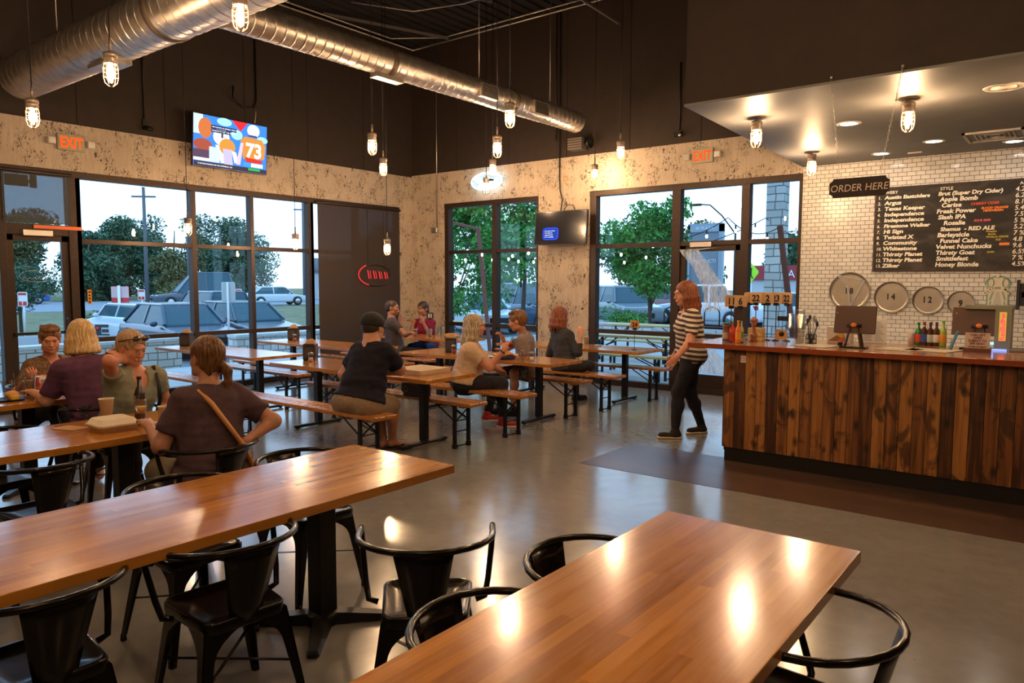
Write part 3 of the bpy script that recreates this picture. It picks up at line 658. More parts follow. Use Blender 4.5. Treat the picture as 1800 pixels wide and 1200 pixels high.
POSES = {
 "P1": {"hip": [3.12, -7.8, 0.52], "neck": [3.059, -7.771, 0.957], "head": [3.193, -7.812, 1.155], "face": [0.943, -0.236, -0.236], "right": [0.1, -0.995, 0.0], "sh": [[3.043, -7.607, 0.902], [3.075, -7.935, 0.902]], "el": [[3.132, -7.695, 0.641], [3.215, -8.098, 0.707]], "wr": [[3.293, -7.885, 0.8], [3.434, -8.086, 0.83]], "kn": [[3.524, -7.619, 0.52], [3.552, -7.898, 0.52]], "an": [[3.554, -7.616, 0.09], [3.582, -7.895, 0.09]]}, 
 "P2": {"hip": [4.62, -7.98, 0.52], "neck": [4.443, -8.018, 1.07], "head": [4.347, -8.009, 1.257], "face": [-0.994, 0.05, -0.099], "right": [0.0, 1.0, 0.0], "sh": [[4.443, -8.183, 1.015], [4.443, -7.853, 1.015]], "el": [[4.328, -8.268, 0.763], [4.512, -7.797, 0.739]], "wr": [[4.081, -8.276, 0.8], [4.264, -7.78, 0.79]], "kn": [[4.2, -8.12, 0.52], [4.2, -7.84, 0.52]], "an": [[4.17, -8.12, 0.09], [4.17, -7.84, 0.09]]}, 
 "P3": {"hip": [4.92, -7.98, 0.52], "neck": [5.028, -7.899, 1.012], "head": [5.039, -7.923, 1.19], "face": [0.931, 0.233, -0.279], "right": [0.05, -0.999, 0.0], "sh": [[5.02, -7.734, 0.957], [5.037, -8.064, 0.957]], "el": [[4.914, -7.612, 0.717], [5.24, -8.179, 1.129]], "wr": [[5.056, -7.788, 0.611], [5.06, -8.007, 1.111]], "kn": [[5.332, -7.819, 0.52], [5.346, -8.099, 0.52]], "an": [[5.362, -7.818, 0.09], [5.376, -8.097, 0.09]]}, 
 "P4": {"hip": [6.62, -8.2, 0.52], "neck": [6.5, -8.138, 1.034], "head": [6.426, -8.112, 1.225], "face": [-0.994, -0.099, -0.05], "right": [0.05, 0.999, 0.0], "sh": [[6.492, -8.303, 0.979], [6.508, -7.973, 0.979]], "el": [[6.482, -8.445, 0.727], [6.664, -7.8, 0.806]], "wr": [[6.253, -8.398, 0.81], [6.712, -8.03, 0.72]], "kn": [[6.194, -8.319, 0.52], [6.208, -8.039, 0.52]], "an": [[6.164, -8.317, 0.09], [6.178, -8.038, 0.09]]}, 
 "P5": {"hip": [5.38, -6.02, 0.54], "neck": [5.387, -5.832, 1.097], "head": [5.342, -5.774, 1.262], "face": [-0.098, 0.984, -0.148], "right": [0.999, 0.05, 0.0], "sh": [[5.223, -5.84, 1.042], [5.552, -5.824, 1.042]], "el": [[5.144, -5.986, 0.804], [5.527, -5.611, 0.846]], "wr": [[5.148, -5.736, 0.8], [5.281, -5.646, 0.8]], "kn": [[5.2, -5.62, 0.5], [5.399, -5.595, 0.484]], "an": [[5.18, -5.52, 0.09], [5.266, -5.476, 0.104]], "toe": [[0.1, 1, 0], [0.35, 0.9, 0]]}, 
 "P6": {"hip": [1.8, -2.2, 0.52], "neck": [1.758, -2.225, 1.084], "head": [1.741, -2.181, 1.269], "face": [0.861, 0.506, -0.051], "right": [0.751, -0.661, 0.0], "sh": [[1.634, -2.116, 1.029], [1.882, -2.334, 1.029]], "el": [[1.655, -1.899, 0.837], [2.083, -2.231, 0.846]], "wr": [[1.63, -1.908, 1.086], [2.31, -2.325, 0.889]], "kn": [[1.972, -1.792, 0.52], [2.183, -1.977, 0.52]], "an": [[1.992, -1.77, 0.09], [2.202, -1.955, 0.09]]}, 
 "P7": {"hip": [1.15, -0.72, 0.52], "neck": [1.083, -0.79, 0.986], "head": [1.077, -0.811, 1.197], "face": [0.11, -0.988, -0.11], "right": [-0.968, -0.25, 0.0], "sh": [[1.243, -0.749, 0.931], [0.923, -0.831, 0.931]], "el": [[1.365, -0.932, 0.742], [0.983, -1.032, 0.73]], "wr": [[1.276, -1.006, 0.964], [1.024, -0.975, 0.97]], "kn": [[1.39, -1.092, 0.52], [1.119, -1.162, 0.52]], "an": [[1.398, -1.121, 0.09], [1.127, -1.191, 0.09]]}, 
 "P8": {"hip": [5.12, -4.2, 0.53], "neck": [5.179, -4.151, 0.975], "head": [5.184, -4.087, 1.19], "face": [0.77, 0.636, -0.051], "right": [0.552, -0.834, 0.0], "sh": [[5.087, -4.014, 0.92], [5.27, -4.289, 0.92]], "el": [[5.262, -3.904, 0.716], [5.456, -4.165, 0.736]], "wr": [[5.206, -3.672, 0.642], [5.571, -4.054, 0.928]], "kn": [[5.185, -3.711, 0.519], [5.506, -4.007, 0.537]], "an": [[5.148, -3.836, 0.12], [5.605, -4.104, 0.141]], "toe": [[0.5, 0.4, 0], [0.75, 0.6, 0]]}, 
 "P9": {"hip": [4.98, -2.8, 0.53], "neck": [5.021, -2.924, 1.004], "head": [4.971, -3.019, 1.199], "face": [-0.855, -0.453, -0.252], "right": [-0.503, 0.865, 0.0], "sh": [[5.104, -3.067, 0.949], [4.938, -2.781, 0.949]], "el": [[5.161, -3.063, 0.665], [4.745, -2.955, 0.82]], "wr": [[4.967, -3.22, 0.8], [4.833, -3.139, 0.963]], "kn": [[4.86, -3.2, 0.54], [5.08, -3.22, 0.55]], "an": [[4.86, -3.24, 0.09], [5.1, -3.26, 0.09]]}, 
 "P10": {"hip": [5.1, -2.12, 0.53], "neck": [4.989, -2.007, 1.015], "head": [4.955, -1.987, 1.221], "face": [0.467, 0.883, -0.052], "right": [0.907, -0.422, 0.0], "sh": [[4.839, -1.938, 0.96], [5.139, -2.077, 0.96]], "el": [[4.782, -2.011, 0.686], [5.324, -2.112, 0.74]], "wr": [[4.797, -1.762, 0.682], [5.343, -2.079, 0.987]], "kn": [[5.02, -1.72, 0.52], [5.5, -2.1, 0.58]], "an": [[5.02, -1.68, 0.09], [5.15, -1.85, 0.55]]}, 
 "P11": {"hip": [7.36, -2.98, 0.9], "neck": [7.336, -3.005, 1.38], "head": [7.286, -3.023, 1.572], "face": [-0.765, -0.632, -0.122], "right": [-0.637, 0.771, 0.0], "sh": [[7.441, -3.132, 1.325], [7.231, -2.877, 1.325]], "el": [[7.475, -3.283, 1.079], [7.193, -2.852, 1.038]], "wr": [[7.42, -3.474, 0.928], [7.046, -2.755, 0.86]], "kn": [[7.3, -3.171, 0.505], [7.349, -2.96, 0.475]], "an": [[7.285, -3.192, 0.085], [7.387, -2.734, 0.085]], "toe": [[-0.8, -0.55, 0], [-0.55, -0.8, 0]]}}
# ================================================================ PEOPLE (one smooth implicit surface per body, garments as children)
def _v(a): return np.array(a, dtype=float)
def _u(a): a = _v(a); return a/max(1e-9, np.linalg.norm(a))
class SDF:
    def __init__(s): s.p = []
    def cap(s, a, b, ra, rb, k=.02, end=False): s.p.append(('c', _v(a), _v(b), ra, rb, k, end)); return s
    def ell(s, c, r, R=None, k=.02): s.p.append(('e', _v(c), _v(r), np.eye(3) if R is None else R, k)); return s
    def rb(s, c, h, r, R=None, k=.02): s.p.append(('b', _v(c), _v(h), r, np.eye(3) if R is None else R, k)); return s
    def sub_ell(s, c, r, R=None, k=.01): s.p.append(('se', _v(c), _v(r), np.eye(3) if R is None else R, k)); return s
    def cut(s, p, n, k=.004): s.p.append(('h', _v(p), _u(n), k)); return s      # keeps the side n points away from
    def disp(s, fn): s.p.append(('d', fn)); return s
    def bounds(s):
        lo = _v((9e9,)*3); hi = -lo
        for q in s.p:
            if q[0] == 'c': r = max(q[3], q[4])+.02; lo = np.minimum(lo, np.minimum(q[1],q[2])-r); hi = np.maximum(hi, np.maximum(q[1],q[2])+r)
            elif q[0] == 'b': lo = np.minimum(lo, q[1]-q[2]-.08); hi = np.maximum(hi, q[1]+q[2]+.08)
            elif q[0] == 'e': r = max(q[2])+.02; lo = np.minimum(lo, q[1]-r); hi = np.maximum(hi, q[1]+r)
        return lo, hi
    def mesh(s, base=.011, fine=()):
        lo, hi = s.bounds(); ax = []
        for i in range(3):
            pts = [lo[i]]; x = lo[i]
            while x < hi[i]:
                st = base
                for c, r, h in fine:
                    if c[i]-r-base < x < c[i]+r: st = min(st, h)
                x += st; pts.append(x)
            ax.append(np.array(pts, dtype=np.float32))
        X, Y, Z = ax; F = np.full((len(X), len(Y), len(Z)), .5, dtype=np.float32)
        def sub(c0, c1, m):
            sl = tuple(slice(max(0, np.searchsorted(ax[i], c0[i]-m)), np.searchsorted(ax[i], c1[i]+m)) for i in range(3))
            return sl, X[sl[0]][:,None,None], Y[sl[1]][None,:,None], Z[sl[2]][None,None,:]
        def smin(a, b, k):
            h = np.maximum(k-np.abs(a-b), 0)/k; return np.minimum(a, b)-h*h*k*.25
        for q in s.p:
            if q[0] == 'c':
                _, a, b, ra, rb, k, end = q; r = max(ra, rb); sl, x, y, z = sub(np.minimum(a,b)-r, np.maximum(a,b)+r, k+.03)
                ab = b-a; L2 = max(1e-9, ab@ab)
                t = ((x-a[0])*ab[0]+(y-a[1])*ab[1]+(z-a[2])*ab[2])/L2; tc = np.clip(t, 0, 1)
                d = np.sqrt((x-a[0]-ab[0]*tc)**2+(y-a[1]-ab[1]*tc)**2+(z-a[2]-ab[2]*tc)**2)-(ra+(rb-ra)*tc)
                if end: d = np.maximum(d, (t-1)*math.sqrt(L2))
                F[sl] = smin(F[sl], d, k)
            elif q[0] in ('e', 'se'):
                _, c, r, R, k = q; m = max(r); sl, x, y, z = sub(c-m, c+m, k+.03)
                dx, dy, dz = x-c[0], y-c[1], z-c[2]
                u = [(dx*R[i][0]+dy*R[i][1]+dz*R[i][2]) for i in range(3)]
                k0 = np.sqrt(sum((u[i]/r[i])**2 for i in range(3)))+1e-6; k1 = np.sqrt(sum((u[i]/r[i]**2)**2 for i in range(3)))+1e-6
                d = k0*(k0-1)/k1
                F[sl] = smin(F[sl], d, k) if q[0] == 'e' else -smin(-F[sl], d, k)
            elif q[0] == 'b':
                _, c, hf, r, R, k = q; x, y, z = X[:,None,None], Y[None,:,None], Z[None,None,:]; a = [np.abs(x-c[0])-hf[0]+r, np.abs(y-c[1])-hf[1]+r, np.abs(z-c[2])-hf[2]+r]
                d = np.sqrt(np.maximum(a[0],0)**2+np.maximum(a[1],0)**2+np.maximum(a[2],0)**2)+np.minimum(np.maximum(np.maximum(a[0],a[1]),a[2]),0)-r; F = smin(F, d.astype(np.float32), k)
            elif q[0] == 'h':
                _, p, n, k = q; d = (X-p[0])[:,None,None]*n[0]+(Y-p[1])[None,:,None]*n[1]+(Z-p[2])[None,None,:]*n[2]
                F = np.maximum(F, d.astype(np.float32))
            elif q[0] == 'd':
                F = F+q[1](X[:,None,None], Y[None,:,None], Z[None,None,:]).astype(np.float32)
        F[0]=F[-1]=.5; F[:,0]=F[:,-1]=.5; F[:,:,0]=F[:,:,-1]=.5
        return surface_net(F, ax)
def surface_net(F, ax):
    I = F < 0; nx, ny, nz = F.shape
    c = np.zeros((nx-1,ny-1,nz-1), dtype=np.uint8)
    for i in (0,1):
        for j in (0,1):
            for k_ in (0,1): c += I[i:nx-1+i, j:ny-1+j, k_:nz-1+k_]
    act = np.argwhere((c > 0) & (c < 8)); idx = np.full(c.shape, -1, dtype=np.int64); idx[tuple(act.T)] = np.arange(len(act))
    acc = np.zeros((len(act),3)); cnt = np.zeros(len(act)); cr = [(i,j,k_) for i in (0,1) for j in (0,1) for k_ in (0,1)]
    P = lambda o: np.stack([ax[q][act[:,q]+o[q]] for q in range(3)], 1)
    for a in range(8):
        for b in range(a+1, 8):
            oa, ob = cr[a], cr[b]
            if sum(abs(x-y) for x, y in zip(oa, ob)) != 1: continue
            fa = F[act[:,0]+oa[0],act[:,1]+oa[1],act[:,2]+oa[2]]; fb = F[act[:,0]+ob[0],act[:,1]+ob[1],act[:,2]+ob[2]]
            m = (fa < 0) != (fb < 0); t = np.where(m, fa/(fa-fb+1e-12), 0)
            pt = P(oa)*(1-t)[:,None]+P(ob)*t[:,None]; acc[m] += pt[m]; cnt[m] += 1
    V = acc/cnt[:,None]; Q = []
    for d in range(3):
        sl0 = [slice(None)]*3; sl1 = [slice(None)]*3; sl0[d] = slice(0,-1); sl1[d] = slice(1,None)
        e = np.argwhere(I[tuple(sl0)] != I[tuple(sl1)]); o1, o2 = [q for q in range(3) if q != d]
        e = e[(e[:,o1] > 0) & (e[:,o2] > 0) & (e[:,o1] < F.shape[o1]-1) & (e[:,o2] < F.shape[o2]-1)]
        def g(a, b): q = e.copy(); q[:,o1] -= a; q[:,o2] -= b; return idx[q[:,0],q[:,1],q[:,2]]
        quad = np.stack([g(0,0), g(1,0), g(1,1), g(0,1)], 1)
        flip = I[e[:,0],e[:,1],e[:,2]]; 
        if d == 1: flip = ~flip
        quad[~flip] = quad[~flip][:, ::-1]; Q.append(quad)
    Q = np.concatenate(Q); Q = Q[(Q >= 0).all(1)]
    return V, Q
def sdf_obj(name, s, mat, parent, base=.011, fine=(), label=None, smooth=1):
    V, Q = s.mesh(base, fine); org = _v((0,0,0)); q_ = parent
    while q_: org = org+_v(q_.location); q_ = q_.parent
    # light laplacian relax
    for _ in range(smooth):
        nb = np.zeros_like(V); cn = np.zeros(len(V))
        for a, b in ((0,1),(1,2),(2,3),(3,0)):
            np.add.at(nb, Q[:,a], V[Q[:,b]]); np.add.at(cn, Q[:,a], 1); np.add.at(nb, Q[:,b], V[Q[:,a]]); np.add.at(cn, Q[:,b], 1)
        V = V*.55+nb/np.maximum(cn,1)[:,None]*.45
    me = bpy.data.meshes.new(name); me.vertices.add(len(V)); me.vertices.foreach_set('co', (V-org).astype(np.float32).ravel())
    me.loops.add(len(Q)*4); me.loops.foreach_set('vertex_index', Q.astype(np.int32).ravel()); me.polygons.add(len(Q))
    me.polygons.foreach_set('loop_start', np.arange(0, len(Q)*4, 4, dtype=np.int32)); me.polygons.foreach_set('use_smooth', np.ones(len(Q), dtype=bool))
    me.update(calc_edges=True); me.validate(); me.materials.append(mat)
    o = bpy.data.objects.new(name, me); COL.objects.link(o)
    if parent: o.parent = parent
    if label: o['label'] = label
    return o
def frame(fwd, up=(0,0,1)):
    """rows: right, forward, up"""
    f = _u(fwd); u = _v(up); r = _u(np.cross(f, u)); u = np.cross(r, f); return np.stack([r, f, u])
SKIN = {}
def skin(tone):
    if tone not in SKIN:
        k = NT('skin_%s' % tone); col = {'fair': (.60,.30,.20), 'tan': (.42,.185,.105), 'brown': (.25,.105,.055), 'ruddy': (.56,.24,.15)}[tone]
        nz = k.n('TexNoise', Vector=k.coords(), Scale=26, Detail=4)
        k.set('Base Color', k.ramp(nz, [(.3, tuple(c*.88 for c in col)), (.7, tuple(min(1, c*1.1) for c in col))])).set('Roughness', .5)
        k.set('Subsurface Weight', .12).set('Subsurface Radius', (.012,.005,.003)).set('Subsurface Scale', 1.0); SKIN[tone] = k.mat
    return SKIN[tone]
def cloth(name, col, rough=.85, noise=.12, nscale=30, bump=.15): return pm('cloth_'+name, col, rough, 0, spec=.2, noise=noise, nscale=nscale, bump=bump)
def hairmat(name, dark, light):
    if name in _mc: return _mc[name]
    k = NT(name); c = k.coords((90,90,7)); n = k.n('TexNoise', Vector=c, Scale=1, Detail=4)
    k.set('Base Color', k.ramp(n, [(.32, dark), (.68, light)])).set('Roughness', .42).set('Specular IOR Level', .35); k.bump(n, .5, .006); _mc[name] = k.mat; return k.mat
def hand(s, W, d, n, size=1.0, curl=.5, side=1, k=.008):
    """palm + four fingers + thumb; d = along the forearm, n = back-of-hand normal, side = direction of the thumb"""
    d = _u(d); n = _u(_v(n)-d*(_v(n)@d)); sd = _u(np.cross(d, n))*side; z = size
    s.ell(W+d*.048*z, (.040*z,.050*z,.0155*z), np.stack([sd, d, n]), k=.016)
    s.cap(W-d*.01, W+d*.03*z, .025*z, .024*z, k=.02)
    tips = []
    for i, L in enumerate((.070,.078,.073,.056)):
        off = (.030-.020*i)*z; b = W+d*.088*z+sd*off; a1 = curl*.8; a2 = curl*1.9
        sp = sd*(.10-.07*i)
        d1 = _u(d*math.cos(a1)-n*math.sin(a1)+sp); d2 = _u(d*math.cos(a2)-n*math.sin(a2)+sp*.5)
        m = b+d1*L*.55*z; e = m+d2*L*.5*z
        s.cap(b-d*.02, m, .0098*z, .0088*z, k=k); s.cap(m, e, .0088*z, .0072*z, k=.004); tips.append(e)
    b = W+d*.022*z+sd*.026*z; t1 = b+_u(d*.75+sd*.8-n*.25)*.040*z; t2 = t1+_u(d+sd*.15-n*.45*curl*2)*.032*z
    s.cap(b, t1, .0135*z, .0110*z, k=.012); s.cap(t1, t2, .0105*z, .0085*z, k=.004)
    return tips
def wr(amp, f1, seed=0):
    r = np.random.RandomState(seed); K = r.randn(5,3)*f1; ph = r.rand(5)*6.3
    K[:,2] *= .9
    def fn(x, y, z):
        w = .6*np.sin(x*f1*.5+ph[0])+.6*np.sin(y*f1*.45+ph[1])
        s_ = 0
        for i in range(5): s_ = s_+np.sin(x*K[i,0]+y*K[i,1]+z*K[i,2]+ph[i]+w)
        return amp*s_/2.2
    return fn
def person(pose, label, tone='fair', build=1.0, top=None, sleeve=.55, bottom=None, leglen='long', shoe=None, hair=None, female=True, hs=1.0,
           hand_opt=None, grp=None, topname='shirt', hair_drop=-.30, neckr=1.0, neck_drop=.0, vneck=False, name='person', hair_style='bob', hemdrop=.0, belly=0.0, legs_on=True, base=.011, headfine=.0052, handfine=.0052, wsleeve=0.0):
    p = {k_: (_v(v) if not isinstance(v[0], list) else [_v(q) for q in v]) for k_, v in pose.items()}
    hip, N, Hc = p['hip'], p['neck'], p['head']; r = _u(p['right']); up = _u(N-hip); fw = _u(np.cross(up, r)); B = build
    root = thing(name, (float(hip[0]), float(hip[1]), 0), 0, label, 'person', grp)
    Rt = np.stack([r, fw, up]); L = np.linalg.norm(N-hip)
    HF = frame(p['face']); HW = lambda x, y, z: Hc+HF[0]*x*hs+HF[1]*y*hs+HF[2]*z*hs
    for i in (0,1):
        p['an'][i][2] = max(p['an'][i][2], .085)
    S, E, Wr, K, An = p['sh'], p['el'], p['wr'], p['kn'], p['an']
    hj = [hip-r*.085*B, hip+r*.085*B]
    def torso(s, g, low=True):
        s.ell(hip+up*.02, (.165*B+g,.125*B+g,.13+g), Rt, k=.05)
        s.ell(hip+up*L*.36+fw*(.01+belly*.5), (.145*B+g,.112*B+belly*.5+g,.16+g), Rt, k=.07)
        s.ell(hip+up*L*.68+fw*.005, (.155*(B*.6+.4)+g,.105*(B*.5+.5)+g,.16+g), Rt, k=.07)
        s.cap(N-up*.085-r*.085, N-up*.085+r*.085, .085+g, .085+g, k=.06)
        s.cap(S[0]*.93+N*.07, N-up*.02, .052+g, .045+g, k=.05); s.cap(S[1]*.93+N*.07, N-up*.02, .052+g, .045+g, k=.05)
        if female:
            for q in (-1,1): s.ell(hip+up*L*.64+fw*(.085*(B*.6+.4))+r*.068*q, (.062+g,.052+g,.062+g), Rt, k=.05)
    # ---- body
    s = SDF(); torso(s, 0)
    s.cap(N-up*.03, HW(0,-.022,-.06), .058*(B*.5+.5)*neckr, .051*(B*.4+.6)*neckr, k=.04)
    for i in (0,1):
        s.cap(S[i], E[i], .050*(B*.7+.3), .041*(B*.6+.4), k=.035); s.cap(E[i], Wr[i], .041*(B*.6+.4), .026, k=.02)
        s.cap(hj[i], K[i], .088*(B*.8+.2), .056*(B*.5+.5), k=.04); s.cap(K[i], An[i], .056*(B*.5+.5), .036, k=.03)
        m = K[i]*.68+An[i]*.32; bk = _u(np.cross(K[i]-An[i], r)); s.ell(m-bk*.012, (.050*(B*.5+.5),)*3, None, k=.05)
    ho = hand_opt or {}
    fine = [(Hc, .155, headfine)]; tips = {}
    for i in (0,1):
        o = ho.get(i, {}); fd = _u(Wr[i]-E[i]); d = _u(o.get('d', fd)); n = o.get('n', (0,0,1)); n = _v(n)
        if abs(_u(n)@d) > .95: n = fw
        tips[i] = hand(s, Wr[i], d, n, 1.0, o.get('curl', .55), o.get('side', 1 if i == 0 else -1)); fine.append((Wr[i]+d*.08, .105, handfine))
    # head
    h = hs
    s.ell(HW(0,-.018,.030), (.074*h,.094*h,.082*h), HF, k=.02); s.ell(HW(0,.018,-.022), (.060*h,.066*h,.080*h), HF, k=.03)
    s.ell(HW(0,.052,-.084), (.027*h,.026*h,.022*h), HF, k=.025)
    for q in (-1,1):
        s.ell(HW(.036*q,.050,-.028), (.026*h,.024*h,.026*h), HF, k=.02); s.ell(HW(.045*q,.020,-.070), (.020*h,.035*h,.022*h), HF, k=.03)
    s.cap(HW(-.030,.076,.024), HW(.030,.076,.024), .0125*h, .0125*h, k=.015)
    for q in (-1,1): s.sub_ell(HW(.031*q,.094,.004), (.019*h,.016*h,.0125*h), HF, k=.012)
    s.cap(HW(0,.082,.006), HW(0,.097,-.026), .0080*h, .0105*h, k=.008); s.cap(HW(-.010,.089,-.031), HW(.010,.089,-.031), .007*h, .007*h, k=.006)
    s.cap(HW(-.017,.080,-.056), HW(.017,.080,-.056), .0095*h, .0095*h, k=.010)
    s.sub_ell(HW(0,.093,-.0565), (.024*h,.008*h,.0016*h), HF, k=.003)
    for q in (-1,1):
        s.ell(HW(.076*q,-.008,-.006), (.008*h,.018*h,.031*h), HF, k=.008); s.sub_ell(HW(.083*q,-.004,-.002), (.005*h,.008*h,.014*h), HF, k=.004)
    # feet for bare/sandal wearers
    ft = []
    for i in (0,1):
        a = An[i]; fd = _v(pose.get('toe', [list(fw), list(fw)])[i]) if 'toe' in pose else fw; fd = _u((fd[0], fd[1], 0)) 
        ft.append((a, fd))
        s.cap((a[0],a[1],a[2]-.03), (a[0]+fd[0]*.13,a[1]+fd[1]*.13,a[2]-.062), .032, .022, k=.03)
        s.ell((a[0]-fd[0]*.025,a[1]-fd[1]*.025,a[2]-.045), (.030,.030,.030), None, k=.03)
        if shoe == 'flip':
            for t_ in range(5): s.cap((a[0]+fd[0]*.13-fd[1]*(.02-.01*t_), a[1]+fd[1]*.13+fd[0]*(.02-.01*t_), a[2]-.066), (a[0]+fd[0]*(.175-.006*t_)-fd[1]*(.026-.013*t_), a[1]+fd[1]*(.175-.006*t_)+fd[0]*(.026-.013*t_), a[2]-.07), .011-.0008*t_, .009-.0008*t_, k=.006)
    sdf_obj('body', s, skin(tone), root, base, fine)
    # ---- face parts
    em = pm('eye_white', (.75,.70,.66), .25); im = pm('eye_iris', (.03,.02,.012), .2)
    Mh = Matrix(((HF[0][0],HF[1][0],HF[2][0],0),(HF[0][1],HF[1][1],HF[2][1],0),(HF[0][2],HF[1][2],HF[2][2],0),(0,0,0,1)))
    Mh = T(tuple(Hc-_v(root.location))) @ Mh @ Matrix.Scale(hs, 4)
    for q in (-1,1):
        eb = MB(); eb.ball((.031*q,.0712,.004), .0112, 12, 8, Mh); eo = mesh_obj('eye', eb, em, root)
        ib = MB(); ib.ball((.031*q,.0800,.003), (.0054,.0032,.0054), 10, 6, Mh); mesh_obj('iris', ib, im, eo)
        lb = MB(); lb.tube([(.019*q,.0800,.010),(.031*q,.0828,.0125),(.043*q,.0780,.009)], .0034, 6, Mh); mesh_obj('eyelid', lb, skin(tone), root)
        bb = MB(); bb.tube([(.014*q,.0900,.021),(.030*q,.0915,.0275),(.047*q,.0800,.0215)], [.0020,.0026,.0014], 6, Mh); mesh_obj('eyebrow', bb, hair or skin(tone), root)
    lp = MB(); lp.tube([(-.021,.0800,-.0555),(-.010,.0860,-.0530),(0,.0872,-.0545),(.010,.0860,-.0530),(.021,.0800,-.0555)], [.0015,.0042,.0044,.0042,.0015], 7, Mh)
    lp.tube([(-.018,.0800,-.0585),(0,.0860,-.0620),(.018,.0800,-.0585)], [.0015,.0050,.0015], 7, Mh)
    mesh_obj('lips', lp, pm('lips_'+tone, {'fair': (.50,.17,.13),'tan': (.36,.11,.08),'brown': (.22,.07,.05),'ruddy': (.48,.14,.11)}[tone], .4), root)
    # ---- top
    if top:
        s = SDF(); torso(s, .018); s.cap(hj[0]+up*.02, hj[1]+up*.02, .100*(B*.8+.2)+.014, .100*(B*.8+.2)+.014, k=.05)
        for i in (0,1):
            e = S[i]+(E[i]-S[i])*min(sleeve, 1.0); s.cap(S[i], e, .064*(B*.7+.3)+wsleeve*.3, (.055 if sleeve >= 1 else .060)*(B*.7+.3)+wsleeve, k=.04, end=sleeve < 1)
            if sleeve > 1: e2 = E[i]+(Wr[i]-E[i])*(sleeve-1); s.cap(E[i], e2, .052, .040, k=.02, end=True)
        s.disp(wr(.0042, 26, int(abs(hip[0])*100) % 97)); s.disp(wr(.0022, 60, 5))
        hem = hip-up*(.045+hemdrop); s.cut(hem, -up)
        c = N+up*(.012-neck_drop)+fw*(.018 if not vneck else .03)
        s.sub_ell(N+up*.045, (.072,.072,.060), Rt, k=.006); s.sub_ell(N+up*(.010-neck_drop)+fw*.070, (.062,.075,.055+neck_drop*.6), Rt, k=.006)
        sdf_obj(topname, s, top, root, base*.9, ())
    if bottom:
        s = SDF(); s.ell(hip+up*.01, (.165*B+.010,.125*B+.009,.128), Rt, k=.05)
        for i in (0,1):
            kk = K[i]; 
            if leglen == 'shorts':
                s.cap(hj[i], hj[i]+(kk-hj[i])*.93, .102*(B*.8+.2), .080*(B*.5+.5), k=.05, end=True)
            else:
                s.cap(hj[i], kk, .097*(B*.8+.2), .066*(B*.5+.5), k=.05); a2 = kk+(An[i]-kk)*(.93 if leglen == 'long' else .7); s.cap(kk, a2, .064*(B*.5+.5), .046, k=.03, end=True)
                m = kk*.68+An[i]*.32; bk = _u(np.cross(kk-An[i], r)); s.ell(m-bk*.012, (.056*(B*.5+.5),)*3, None, k=.05)
        s.disp(wr(.003, 38, 11)); s.cut((0,0,max(hip[2], K[0][2], K[1][2])+.125), (0,0,1))
        sdf_obj('trousers' if leglen != 'shorts' else 'shorts', s, bottom, root, base, ())
    if shoe and shoe != 'flip':
        for (a, fd), i in zip(ft, (0,1)):
            s = SDF(); z0 = a[2]-.085; sdv = _v((-fd[1], fd[0], 0))
            s.cap((a[0]-fd[0]*.03,a[1]-fd[1]*.03,z0+.040), (a[0]+fd[0]*.15,a[1]+fd[1]*.15,z0+.032), .040, .036, k=.03); s.cap((a[0],a[1],z0+.05), (a[0],a[1],z0+.095), .044, .046, k=.03); s.cut((0,0,z0+.014), (0,0,-1))
            so = sdf_obj('shoe', s, shoe[0], root, .008, ())
            s = SDF(); s.cap((a[0]-fd[0]*.035,a[1]-fd[1]*.035,z0+.014), (a[0]+fd[0]*.155,a[1]+fd[1]*.155,z0+.014), .043, .041, k=.01); s.cut((0,0,z0+.026), (0,0,1)); s.cut((0,0,z0), (0,0,-1)); sdf_obj('sole', s, shoe[1], so, .008, ())
            lc = MB()
            for q in range(4):
                c = _v((a[0]+fd[0]*(.045+.02*q), a[1]+fd[1]*(.045+.02*q), z0+.080-.004*q))-_v(root.location); lc.tube([tuple(c-sdv*.020-_v((0,0,.008))), tuple(c+_v((0,0,.004))), tuple(c+sdv*.020-_v((0,0,.008)))], .0028, 5)
            mesh_obj('laces', lc, shoe[1], so)
    elif shoe == 'flip':
        for a, fd in ft:
            sb = MB(); sdv = _v((-fd[1], fd[0], 0)); a_ = _v((a[0],a[1],0))-_v((root.location[0],root.location[1],0)); 
            pl = []
            for q in range(20):
                t = 2*PI*q/20; u = .075+.135*math.cos(t); w = (.046 if math.cos(t) > 0 else .036)*math.sin(t); c = a_+fd*u+sdv*w; pl.append((c[0],c[1]))
            sb.prism(pl, 0, .013); so = mesh_obj('flip_flop', sb, pm('flipflop_sole', (.05,.03,.02), .7), root)
            st = MB(); t0 = a_+fd*.125+_v((0,0,.055))
            for q in (-1,1): st.tube([tuple(a_+fd*.155+_v((0,0,.03))), tuple(a_+fd*.10+sdv*.03*q+_v((0,0,.055))), tuple(a_+fd*.03+sdv*.037*q+_v((0,0,.02)))], .008, 6, flat=.5)
            mesh_obj('strap', st, M_BLACK, so)
